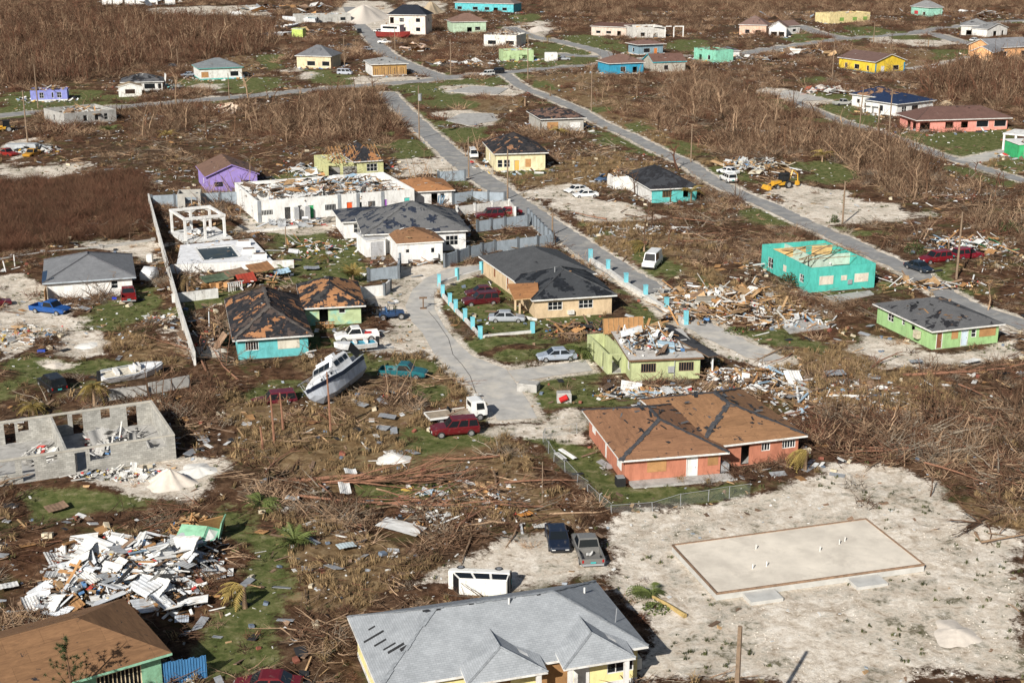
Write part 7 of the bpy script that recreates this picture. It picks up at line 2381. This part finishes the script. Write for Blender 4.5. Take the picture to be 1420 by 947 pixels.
redt = [proto_tangle(80 + k, 60, 1.0, 1.5, .024, 1.2).mesh('tangle', (redbark, redbark, bark)[k]) for k in range(3)]

near = Y < 300
Pn, k = sub(keep & near & ~redb & ~tall)
scatter('dead_undergrowth', 'tangled brown dead undergrowth across the lots', tang, Pn, rng.uniform(0, 6.28, len(Pn)), .12, rng.uniform(.55, 1.25, len(Pn)) * np.where(thick[k] | forest[k], 1.2, .85) * var[k], rng.integers(0, 6, len(Pn)))
Pf, k = sub(keep & ~near & ~tall)
scatter('distant_undergrowth', 'brown dead undergrowth of the far lots', tangF, Pf, rng.uniform(0, 6.28, len(Pf)), .1, rng.uniform(.6, 1.4, len(Pf)) * var[k], rng.integers(0, 4, len(Pf)))
Pr, k = sub(keep & redb)
Pr = np.concatenate([Pr, Pr + np.array([.6, .5, 0]) * rng.standard_normal((len(Pr), 1))])
scatter('red_brown_scrub', 'dense reddish brown scrub behind the low field wall', redt, Pr, rng.uniform(0, 6.28, len(Pr)), .1, rng.uniform(.7, 1.2, len(Pr)), rng.integers(0, 3, len(Pr)))
Ps, k = sub(keep & ~tall & ~redb & (s < .25) & (g < .25) & (Y > 112) & (forest | (rng.random(len(X)) < .16)), .34)
scatter('dead_saplings', 'thin upright dead saplings in the brown thickets', stem, Ps, rng.uniform(0, 6.28, len(Ps)), .1, rng.uniform(.6, 1.3, len(Ps)) * var[k], rng.integers(0, 5, len(Ps)))
Pt, k = sub(keep & tall, .55)
scatter('dead_thicket', 'tall dense dead thicket of bare stems in the upper corners', stemT, Pt, rng.uniform(0, 6.28, len(Pt)), .10, rng.uniform(.45, 1.25, len(Pt)) * (.6 + .55 * var[k]), rng.integers(0, 5, len(Pt)))
Pt, k = sub(keep & tall, .9)
scatter('thicket_floor', 'brown twigs on the floor of the tall dead thicket', tangF, Pt, rng.uniform(0, 6.28, len(Pt)), .1, rng.uniform(.8, 1.7, len(Pt)), rng.integers(0, 4, len(Pt)))

# broken branches and splintered trunks lying everywhere
def proto_branches(seed, n, L, r0):
    rr = random.Random(seed); mb = MB()
    a0 = rr.uniform(0, 6.28)
    for _ in range(n):
        a = a0 + rr.gauss(0, .5) + (3.14 if rr.random() < .3 else 0)
        l = L * rr.uniform(.4, 1.1)
        Q = bent((rr.gauss(0, .8), rr.gauss(0, .8), rr.uniform(.05, .5)), (math.cos(a), math.sin(a), rr.uniform(-.05, .22)), l, r0 * rr.uniform(.5, 1.3), .012, .12, mb, 4, 4, rr)
        for j in range(3):
            b_ = a + rr.gauss(0, .6)
            bent(Q[rr.choice((1, 2, 3))], (math.cos(b_), math.sin(b_), rr.uniform(0, .6)), l * rr.uniform(.15, .35), r0 * .4, .008, .2, mb, 3, 2, rr)
    return mb
brm = [proto_branches(300 + k, 7, 3.2, .06).mesh('branches', (pale, redbark, bark, pale, bark, mat('grey_branch', (.30, .26, .21), .95, .3, 4, rnd=.4))[k]) for k in range(6)]
wantb = np.where(thick, .34, np.where(forest, .20, .09))
kb = free & (rd > 2.0) & (s < .3) & (g < .4) & (rng.random(len(X)) < np.where(redb, .05, wantb)) & ~tall & (Y < 520)
Pb = np.stack([X[kb], Y[kb], Z[kb]], -1)
scatter('broken_branches', 'broken branches strewn through the brown brush', brm, Pb, rng.uniform(0, 6.28, len(Pb)), .06, rng.uniform(.45, 1.25, len(Pb)), rng.integers(0, 6, len(Pb)))

# dry grass and green weeds
straw = mat('straw', (.26, .175, .088), .95, .3, 3, rnd=.4)
olive = mat('olive_weed', (.075, .080, .028), .9, .35, 3, rnd=.4)
tufts = [proto_tuft(100 + k, 22, .75, .03, 1.0).mesh('tuft', straw) for k in range(4)]
weeds = [proto_tuft(120 + k, 16, .38, .03, .9).mesh('tuft', olive) for k in range(3)]
X, Y = sample(76, 330, lambda y: 1.7 * min(1, 150 / y))
g, s, dr, rd = fields(X, Y)
Z = relief(X, Y, g, s, dr, rd)
free = (rd > .3) & ~built_mask(X, Y, .1)
u = rng.random(len(X)); patch = vnoise(X, Y, 4, 31)
k = free & (u < np.where(dr > .45, .85 * (patch > .35), .10 * (patch > .55))) & (s < .4) & (g < .5)
P = np.stack([X[k], Y[k], Z[k]], -1)
scatter('dry_grass', 'tufts of tan dry grass', tufts, P, rng.uniform(0, 6.28, len(P)), .2, rng.uniform(.5, 1.25, len(P)), rng.integers(0, 4, len(P)))
k = free & (u < np.where(g > .5, .30 * (patch > .40), np.where(s > .5, .20 * (patch > .60), .06)))
P = np.stack([X[k], Y[k], Z[k]], -1)
scatter('weeds', 'low olive green weeds on the lawns', weeds, P, rng.uniform(0, 6.28, len(P)), .15, rng.uniform(.4, 1.0, len(P)), rng.integers(0, 3, len(P)))

# litter: small scraps blown everywhere
def scrap(seed, m, sz):
    rr = random.Random(seed); b = MB()
    b.box((0, 0, .06), (sz, sz * rr.uniform(.3, .8), .05), Matrix.Rotation(rr.gauss(0, .3), 3, 'X'))
    return b.mesh('scrap', m)
sm = [M_white(), M_white(), paint((.55, .55, .53)), M_wood(), M_oldwood(), paint((.40, .44, .48)), M_conc(), M_white(), paint((.42, .36, .28)), M_oldwood()]
scr = [scrap(k, m, (.3, .55, .4, .9, 1.3, .5, .35, .22, .35, .7)[k]) for k, m in enumerate(sm)]
X, Y = sample(76, 700, lambda y: .8 * min(1, 160 / y) ** 1.0)
g, s, dr, rd = fields(X, Y)
Z = relief(X, Y, g, s, dr, rd)
pl = vnoise(X, Y, 14, 41) * .6 + vnoise(X, Y, 5, 42) * .4
k = (rd > -.3) & ~built_mask(X, Y, .1) & (rng.random(len(X)) < np.clip((pl - .40) * 3.0, .04, 1)) & ~inpoly(TALL + REDBRUSH, X, Y)
k &= rng.random(len(X)) < np.where(rd < .5, .12, np.where(s > .5, .35, np.where(g > .5, .4, .85)))
P = np.stack([X[k], Y[k], Z[k]], -1)
scatter('litter', 'small white and tan scraps of storm litter', scr, P, rng.uniform(0, 6.28, len(P)), .25, rng.uniform(.30, .85, len(P)) * (.8 + .0022 * P[:, 1]), rng.integers(0, 10, len(P)))
# boards, roofing and household wreckage strewn around the houses
def dbox(seed, m, sx, sy, sz):
    rr = random.Random(seed); b = MB()
    b.box((0, 0, .12), (sx, sy, sz), Matrix.Rotation(rr.gauss(0, .16), 3, 'X') @ Matrix.Rotation(rr.gauss(0, .12), 3, 'Y'))
    return b.mesh('wreckage', m)
wk = [dbox(1, M_wood(), 2.2, .12, .06), dbox(2, M_oldwood(), 2.8, .16, .07), dbox(3, M_white(), 1.2, .5, .05), dbox(4, M_ply(), 1.2, .8, .03), dbox(5, paint((.55, .56, .56)), 1.0, .6, .04), dbox(6, M_white(), 1.9, .12, .06),
      dbox(7, mat('felt', (.03, .03, .032)), 1.3, .7, .03), dbox(8, paint((.26, .09, .06)), .5, .35, .3), dbox(9, paint((.16, .20, .26)), .5, .4, .25), dbox(10, M_metal(), 1.7, .7, .03), dbox(11, M_oldwood(), 1.5, .3, .05), dbox(12, paint((.60, .52, .38)), .8, .5, .4)]
X, Y = sample(76, 480, lambda y: .34 * min(1, 190 / y))
g, s, dr, rd = fields(X, Y)
nb_ = np.full(X.shape, 99.0)
for fp in BUILT:
    nb_ = np.minimum(nb_, np.abs(sdist(fp, X, Y)))
k = (rd > .4) & ~built_mask(X, Y, .2) & (rng.random(len(X)) < np.where(nb_ < 7, .75, .16) * np.where(g > .5, .5, 1) * np.where(s > .5, .4, 1) * (vnoise(X, Y, 9, 71) > .42))
k &= ~((Y < 118) & (X > 5))
P = np.stack([X[k], Y[k], relief(X, Y, g, s, dr, rd)[k]], -1)
scatter('wreckage', 'boards, roofing and household wreckage strewn between the houses', wk, P, rng.uniform(0, 6.28, len(P)), .10, rng.uniform(.45, 1.15, len(P)), rng.integers(0, 12, len(P)))
# limestone chips on the pale lots
X, Y = sample(76, 150, lambda y: 2.2)
g, s, dr, rd = fields(X, Y)
k = (s > .45) & (rd > .5) & ~built_mask(X, Y, .1) & (vnoise(X, Y, 6, 51) * .6 + vnoise(X, Y, 2, 52) * .4 > .54)
P = np.stack([X[k], Y[k], relief(X, Y, g, s, dr, rd)[k]], -1)
def stone(seed):
    rr = random.Random(seed); b = MB()
    b.loft([[(r_ * math.cos(a * 1.2566) * rr.uniform(.7, 1.2), r_ * math.sin(a * 1.2566) * rr.uniform(.7, 1.2), z) for a in range(5)] for r_, z in ((.09, -.02), (.11, .05), (.05, .11))])
    return b.mesh('stone', mat('limestone', (.60, .55, .48), .95, .15, 3, rnd=.2))
scatter('limestone_chips', 'pale limestone chips on the bare lot', [stone(k) for k in range(5)], P, rng.uniform(0, 6.28, len(P)), .3, rng.uniform(.15, .6, len(P)), rng.integers(0, 5, len(P)))

# ------------------------------------------------------------------ individual bare trees
def tree_meshes(seed, h, m):
    rr = random.Random(seed)
    tr, cr = MB(), MB()
    P = bent((0, 0, -.2), (rr.gauss(0, .10), rr.gauss(0, .10), 1), h * .8, .19, .09, .13, tr, 6, 5, rr)
    for k in range(rr.randrange(5, 9)):
        s_ = P[rr.choice((2, 3, 3, 4, 4, 5, 5))]
        a = rr.uniform(0, 6.28)
        Q = bent(s_, (math.cos(a), math.sin(a), rr.uniform(.3, 1.5)), h * rr.uniform(.18, .4), .085, .03, .24, cr, 4, 3, rr)
        for j in range(3):
            b_ = rr.uniform(0, 6.28)
            bent(Q[rr.choice((1, 2, 3))], (math.cos(b_), math.sin(b_), rr.uniform(0, 1)), h * rr.uniform(.06, .16), .025, .008, .25, cr, 3, 2, rr)
    return tr.mesh('trunk', m), cr.mesh('crown', m)
TM = [tree_meshes(200 + k, (6.5, 8, 5.5, 7, 9, 5)[k], (bark, pale, bark, pale, bark, redbark)[k]) for k in range(6)]
def bare_tree(x, y, label, group, sc=1.0, v=None):
    v = random.randrange(6) if v is None else v
    root = thing('bare_tree', label, 'tree', (x, y, 0), random.uniform(0, 6.28), group)
    root.scale = (sc, sc, sc)
    obj('trunk', TM[v][0], root)
    obj('crown', TM[v][1], root)
def whereabouts(poly, x, y):
    q = poly[:, 0] / poly[:, 1]
    t = (x / y - max(q.min(), -.36)) / (min(q.max(), .36) - max(q.min(), -.36))
    dp = (y - poly[:, 1].min()) / (poly[:, 1].max() - poly[:, 1].min())
    return ('left', 'middle', 'right')[min(2, max(0, int(t * 3)))] + (' front', ' back')[dp > .4]
def trees(poly, n, label, group, lo=.6, hi=1.1):
    x0, y0 = poly.min(0); x1, y1 = poly.max(0)
    k = t = 0
    while k < n and t < 6000:
        t += 1
        x = random.uniform(x0, x1)
        y = y0 * (y1 / y0) ** random.random()
        X_, Y_ = np.array([x]), np.array([y])
        if sdist(poly, X_, Y_)[0] > -.5 or fields(X_, Y_)[3][0] < 1.5 or built_mask(X_, Y_, 1)[0] or abs(x) > .365 * y:
            continue
        sc, v = random.uniform(lo, hi), random.randrange(6)
        size = ('short', 'tall')[sc * (6.5, 8, 5.5, 7, 9, 5)[v] > (lo + hi) / 2 * 6.8]
        bare_tree(x, y, '%s %s %s, %s part' % (size, ('dark', 'pale', 'dark', 'pale', 'dark', 'reddish')[v], label, whereabouts(poly, x, y)), group, sc, v)
        k += 1
trees(FOREST[0], 70, 'bare tree in the upper left thicket', 'bare trees of the upper left thicket', .9, 1.5)
trees(FOREST[1], 34, 'bare tree in thicket below cross road', 'bare trees below the cross road', .65, 1.2)
trees(FOREST[2], 52, 'bare tree in the east thicket', 'bare trees of the east thicket', .65, 1.25)
trees(FOREST[3], 34, 'bare tree along the upper edge', 'bare trees along the upper edge', .9, 1.6)
trees(FOREST[4], 30, 'bare snag behind the pink house', 'bare snags behind the pink house', .8, 1.4)
trees(FOREST[5], 16, 'bare tree beside the east street', 'bare trees beside the east street', .5, .9)
trees(THICK[0], 12, 'sapling in brush beyond the orange house', 'broken saplings right of the orange house', .28, .45)
trees(THICK[1], 9, 'sapling in brush behind the delivery van', 'bare saplings behind the delivery van', .4, .7)
trees(THICK[5], 12, 'bare tree by the right edge debris', 'bare trees at the right edge', .4, .8)
for x, y, sc, v, lab in ((225, 160, 1.15, 0, 'spreading bare tree on the cross road verge'), (246, 150, 1.25, 1, 'bare tree right of the spreading tree on the verge'), (258, 183, 1.0, 3, 'pale bare tree below the verge'), (345, 146, 1.2, 1, 'pale bare tree by the road bend'),
   (940, 236, 1.3, 5, 'reddish bare tree rising behind the teal-fronted house'), (1006, 192, 1.2, 5, 'reddish bare trunk in the east scrub'), (252, 273, .55, 2, 'bare tree behind the compound back wall'), (880, 272, .75, 0, 'bare tree before the teal-fronted house'), (1142, 600, .5, 2, 'pale snapped sapling beyond the orange house'), (1370, 430, .6, 1, 'thin bare tree beside the lime house'),
   (848, 100, 1.3, 0, 'bare tree before the bright blue house'), (1290, 690, .4, 2, 'bare sapling at the edge of the pale lot'), (1385, 700, .5, 0, 'bare sapling in the brush at the right edge of the pale lot'), (930, 285, .7, 2, 'bare tree against the turquoise front wall')):
    p = G(x, y)
    bare_tree(p.x, p.y, lab, None, sc, v)

# fallen trees and logs
redlog = mat('red_bark', (.26, .13, .08))
def fallen(label, pts, r0, limbs, m, name='fallen_tree', spread=.5, z0=.25):
    W2 = [G(*p) for p in pts]
    c = W2[0]
    root = thing(name, label, 'fallen tree', c)
    b = MB()
    P = [p - c + Vector((0, 0, z0 + .12 * k)) for k, p in enumerate(W2)]
    b.tube(P, [r0 * (1 - .55 * k / (len(P) - 1)) for k in range(len(P))], 7, cap=True)
    b.build('trunk', m, root)
    L = (P[-1] - P[0])
    for k in range(limbs):
        b = MB()
        t = random.uniform(.25, .95)
        s_ = P[0].lerp(P[-1], t)
        dd = L.normalized() + Vector((random.gauss(0, spread), random.gauss(0, spread), random.uniform(-.05, .3)))
        Q = bent(s_, dd, L.length * random.uniform(.25, .65), r0 * .38, .02, .10, b, 4, 4)
        for j in range(4):
            bent(Q[random.choice((1, 2, 3))], dd + Vector((random.gauss(0, .5), random.gauss(0, .5), random.gauss(.1, .2))), L.length * random.uniform(.1, .25), r0 * .15, .01, .12, b, 3, 3)
        b.build('branch', m if k % 3 else bark, root)
    return root
ft = fallen('big uprooted tree with reddish trunk lying in the brush', [(372, 672), (430, 670), (490, 666), (600, 676)], .24, 20, redlog, spread=.22)
b = MB(); b.loft([[(r_ * .3 * math.sin(k), r_ * math.cos(k * 1.05) * random.uniform(.8, 1.1), .9 + r_ * math.sin(k * 1.05)) for k in range(6)] for r_ in (.9, 1.0)]); b.build('root_plate', mat('dark_soil', (.045, .03, .02), 1, .4, 3), ft)
fallen('long reddish trunk lying across the brush below the lime house', [(1246, 523), (1300, 522), (1350, 520), (1402, 517)], .18, 6, redlog, spread=.2)
fallen('fallen tree with branches at the right edge above the pale lot', [(1420, 712), (1380, 716), (1340, 738)], .2, 12, bark, spread=.5)
fallen('tan fallen branch beside the pale lot rim', [(1352, 742), (1360, 757), (1420, 748)], .14, 5, pale, spread=.4)
fallen('second reddish trunk crossing beneath the uprooted tree', [(410, 690), (480, 700), (560, 706), (680, 712)], .13, 9, redlog, spread=.2)
fallen('leaning reddish trunk beside the compound wall end', [(286, 520), (276, 500), (262, 470)], .13, 6, redlog, spread=.5, z0=.6)
fallen('dead trunk beside the turquoise house corner', [(330, 532), (310, 515), (296, 492)], .12, 6, redlog, spread=.5, z0=.5)
fallen('fallen tangle of branches at the left edge', [(0, 748), (30, 735), (62, 738)], .13, 9, bark, spread=.5)
def logs(poly, n, label, group):
    k = t = 0
    x0, y0 = poly.min(0); x1, y1 = poly.max(0)
    while k < n and t < 3000:
        t += 1
        x, y = random.uniform(x0, x1), random.uniform(y0, y1)
        X_, Y_ = np.array([x]), np.array([y])
        if sdist(poly, X_, Y_)[0] > -.3 or built_mask(X_, Y_, 1)[0] or abs(x) > .365 * y or fields(X_, Y_)[3][0] < 1:
            continue
        v = k % 4
        key = 'log_%d' % v
        if key not in UNIT:
            b = MB(); rr = random.Random(v)
            Q = bent((0, 0, .25), (1, 0, .02), (4.5, 6, 3.2, 5)[v], .10, .03, .09, b, 5, 4, rr)
            for j in range(4):
                bent(Q[rr.choice((1, 2, 3))], (1, rr.gauss(0, .7), rr.uniform(0, .7)), rr.uniform(.6, 1.6), .035, .01, .2, b, 3, 2, rr)
            UNIT[key] = b.mesh('fallen_log', (pale, redlog, bark, pale)[v])
        o = obj('fallen_log', UNIT[key], None, (x, y, zat(x, y)), random.uniform(0, 6.28), scale=random.uniform(.7, 1.3))
        tag(o, '%s %s %s, %s part' % (('crooked', 'long', 'short', 'slender')[v], ('pale', 'reddish', 'dark', 'tan')[v], label, whereabouts(poly, x, y)), 'log', group)
        k += 1
logs(THICK[0], 34, 'fallen log beyond the orange house', 'fallen logs right of the orange house')
logs(THICK[2], 26, 'fallen log around the uprooted tree', 'fallen logs around the uprooted tree')
logs(THICK[1], 22, 'fallen log behind the delivery van', 'fallen logs behind the delivery van')
logs(GA([(1060, 470), (1200, 500), (1420, 520), (1420, 560), (1130, 560)]), 22, 'fallen log below the lime house', 'fallen logs below the lime house')
logs(FOREST[2], 30, 'fallen log in the east thicket', 'fallen logs of the east thicket')
logs(FOREST[1], 24, 'fallen log below the cross road', 'fallen logs below the cross road')
logs(GA([(640, 620), (720, 625), (830, 735), (700, 745), (640, 700)]), 10, 'fallen log beside the sandy track', 'fallen logs beside the sandy track')

# ------------------------------------------------------------------ palms
def frond_mesh(m, key, L=2.2, droop=1.0, lf=.55):
    if key not in UNIT:
        rr = random.Random(len(key)); b = MB()
        n = 7
        pts = [Vector((L * t, 0, .55 * L * t * (1 - droop * t * 1.25))) for t in [k / n for k in range(n + 1)]]
        b.tube(pts, [.035 * (1 - .8 * k / n) for k in range(n + 1)], 3)
        for k in range(1, 2 * n):
            t = k / (2 * n)
            p = Vector((L * t, 0, .55 * L * t * (1 - droop * t * 1.25)))
            for sy in (-1, 1):
                l = lf * math.sin(math.pi * min(.95, t + .12)) + .10
                e = p + Vector((l * .55, sy * l, -l * rr.uniform(.3, .9)))
                b.face([p + Vector((-.05, 0, 0)), p + Vector((.07, 0, 0)), e])
        UNIT[key] = b.mesh('frond', m)
    return UNIT[key]
gold, green, brownf = mat('gold_frond', (.23, .165, .048), .8, .3, 3, rnd=.3), mat('green_frond', (.085, .105, .028), .7, .3, 3, rnd=.3), mat('brown_frond', (.15, .10, .045), .9, .3, 3, rnd=.3)
def palm(px, py, h, n, label, fm=gold, droop=1.6, L=2.2, lean=0.0, bias=None, tm=None, el=(.1, .8)):
    g = G(px, py)
    root = thing('palm_tree', label, 'palm', g)
    b = MB()
    b.tube([(0, 0, -.2), (lean * h * .4, 0, h * .5), (lean * h, 0, h)], [.22, .16, .14], 7, cap=True)
    b.build('trunk', tm or M_pale(), root)
    for k in range(n):
        a = 6.2832 * k / n + random.uniform(-.3, .3) if bias is None else bias + random.gauss(0, .38)
        lf = .30 if bias is not None or droop > 2 else .55
        obj('frond', frond_mesh(fm, 'frond_%s_%.1f_%.1f_%.1f' % (fm.name, L, droop, lf), L, droop, lf), root, (lean * h, 0, h), rot=(random.gauss(0, .2), -random.uniform(*el), a), scale=random.uniform(.8, 1.15))
palm(262, 416, 3.0, 16, 'drooping brown palm against the compound wall', brownf, 2.2, 2.2, -.05, None, None, (-.9, .3))
palm(490, 396, 1.5, 12, 'green palm with orange fronds in the walled yard', gold, .9, 2.0, 0, None, None, (.2, 1.0))
palm(486, 394, 1.0, 8, 'dark green palm shoots beside the orange-fronded palm', green, 1.0, 1.8)
palm(340, 846, 1.9, 11, 'wind-bent palm stump beside the brown roof corner', gold, 1.1, 2.0, 0, 3.3, None, (-1.0, .1))
palm(1116, 656, 2.3, 12, 'wind-bent palm beside the orange house', gold, 1.1, 2.2, 0, 3.5, None, (-1.0, .1))
palm(132, 568, 2.6, 15, 'yellow drooping palm behind the block ruin', gold, 1.7, 2.0, 0, None, None, (-.6, .5))
palm(47, 578, 1.2, 14, 'low yellow palm fronds left of the drooping palm', gold, 1.8, 1.9, 0, None, None, (-.4, .4))
palm(402, 762, .5, 14, 'fallen palm with green crown on the track side', green, 1.3, 1.9, .8, None, M_white(), (.0, .9))
palm(362, 708, .6, 12, 'bright green palm crown beside the white heap', green, 1.2, 2.0, 0, None, None, (.0, .6))
palm(806, 497, 1.0, 18, 'palm crown thrown over the grey-blue car', green, 1.7, 2.5, 0, None, None, (-.4, .6))
palm(893, 350, 1.2, 12, 'yellow palm fronds beside the delivery van', gold, 1.8, 2.6, 0, 3.6, None, (-.4, .6))
palm(152, 190, 1.5, 14, 'dark green palm before the grey roofless block', green, 1.4, 2.6)
palm(232, 198, 1.8, 10, 'broken yellow palm in the thicket below the cross road', gold, 1.6, 2.4)
palm(1140, 226, 1.6, 12, 'yellow palm beside the narrow lane', gold, 1.8, 2.6)
palm(958, 283, 2.0, 12, 'yellow palm beside the turquoise front', gold, 1.8, 2.6)
palm(776, 192, 1.4, 12, 'yellow-green palm before the grey block house', gold, 1.4, 2.4)
palm(728, 150, 2.5, 12, 'drooping palm beside the upper east street', brownf, 1.1, 2.2, 0, 2.8, None, (-1.0, .1))
palm(763, 134, 2.6, 12, 'drooping palm right of its neighbour on the east street', brownf, 1.1, 2.2, 0, 2.8, None, (-1.0, .1))
palm(731, 60, 3.0, 12, 'drooping palm above the green wrecked shack', gold, 2.2, 3.0, 0, None, None, (-.8, .2))
palm(760, 62, 3.0, 12, 'drooping palm above the white box trailer', gold, 2.2, 3.0, 0, None, None, (-.8, .2))
palm(1287, 66, 3.5, 12, 'drooping palm beside the far junction', brownf, 2.2, 3.2, 0, None, None, (-.8, .2))
palm(700, 378, .6, 0, 'bare palm stump beside the driveway', gold)
palm(455, 365, .8, 9, 'broken yellow palm on the lawn of the walled yard', gold, 1.8, 2.0, 0, 3.6)
palm(395, 385, .7, 10, 'small green palm behind the mottled house', green, 1.2, 1.8)
def fallen_palm():
    p, q = G(950, 858), G(905, 832)
    root = thing('fallen_palm', 'fallen yellow palm beside the pale grey roof', 'palm', p)
    b = MB(); b.tube([Vector((0, 0, .25)), (q - p) * .55 + Vector((0, 0, .35)), (q - p) + Vector((0, 0, .3))], [.2, .15, .12], 7, cap=True); b.build('trunk', mat('yellow_palm_trunk', (.42, .30, .12), .9, .3, 3), root)
    for k in range(14):
        obj('frond', frond_mesh(green, 'frond_fallen', 2.0, 1.3), root, (q - p) + Vector((0, 0, .35)), rot=(0, -random.uniform(-.1, .5), 2.5 + random.gauss(0, .8)))
fallen_palm()

# leafy shrubs
def shrub(px, py, r, h, label, col=(.055, .075, .022), n=500):
    m = mat('leaf_%02x%02x' % (int(col[0] * 999), int(col[1] * 999)), col, .8, .4, 2, rnd=.2)
    rr = random.Random(px)
    root = thing('leafy_shrub', label, 'shrub', G(px, py))
    b = MB()
    for _ in range(n):
        v = Vector((rr.gauss(0, 1), rr.gauss(0, 1), rr.gauss(0, 1))).normalized() * rr.uniform(.35, 1.0) ** .6
        c = Vector((v.x * r, v.y * r, abs(v.z) * h * rr.uniform(.7, 1.05)))
        a, e = Vector((rr.gauss(0, 1), rr.gauss(0, 1), rr.gauss(0, .6))).normalized() * .16, Vector((rr.gauss(0, 1), rr.gauss(0, 1), rr.gauss(0, .6))).normalized() * .09
        b.face([c - a, c - e, c + a, c + e])
    b.build('foliage', m, root)
    b = MB()
    for k in range(7):
        bent((0, 0, 0), (rr.gauss(0, .6), rr.gauss(0, .6), 1), h * .9, .05, .01, .15, b, 4, 3, rr)
    b.build('stem', bark, root)
shrub(1093, 396, 1.7, 2.0, 'dark brown-green shrub against the aqua house', (.075, .070, .028))
shrub(1268, 352, 1.8, 2.2, 'green shrub beside the east street debris', (.060, .080, .025))
shrub(1400, 325, 2.4, 2.4, 'large green shrub at the right edge', (.065, .085, .028), 700)
shrub(1382, 300, 1.6, 1.6, 'smaller green shrub at the right edge', (.08, .095, .03))
shrub(1157, 309, .8, 1.6, 'green shrub at the foot of the clearing pole', (.06, .09, .025), 250)
shrub(1092, 330, 2.0, .7, 'flattened green shrub beside the east street', (.065, .075, .022), 300)
shrub(1180, 42, 3.0, 3.0, 'round green shrub before the cream roofless house', (.05, .075, .022))
shrub(652, 283, .9, 1.5, 'dark shrub against the grey-blue wall near the white hut', (.05, .05, .03), 250)
shrub(1020, 460, 1.6, .6, 'low green shrub on the street verge', (.07, .09, .025), 250)
shrub(910, 845, 1.2, .5, 'low green weeds beside the fallen palm', (.075, .095, .025), 250)
# pine sapling, bottom left
def pine():
    g = G(104, 1012)
    h = HT(104, 1012, 878)
    root = thing('pine_sapling', 'thin young pine standing before the brown plywood roof', 'tree', g)
    b = MB(); b.tube([(0, 0, -.2), (.05, 0, h * .5), (-.1, 0, h)], [.10, .07, .02], 6); b.build('trunk', bark, root)
    b, nb = MB(), MB()
    for k in range(22):
        z = h * random.uniform(.35, .98)
        a = random.uniform(0, 6.28); l = (h - z) * .38 + .35
        Q = bent((0, 0, z), (math.cos(a), math.sin(a), .7), l, .025, .008, .12, b, 3, 3)
        for q in Q[1:]:
            for j in range(40):
                d_ = Vector((random.gauss(0, 1), random.gauss(0, 1), random.gauss(.4, 1))).normalized() * random.uniform(.12, .30)
                w = Vector((random.gauss(0, 1), random.gauss(0, 1), random.gauss(0, 1))).normalized() * .018
                nb.face([q - w, q + w, q + d_])
    b.build('branch', bark, root)
    nb.build('crown', mat('pine_needles', (.045, .060, .020), .8, .3, 3), root)
pine()
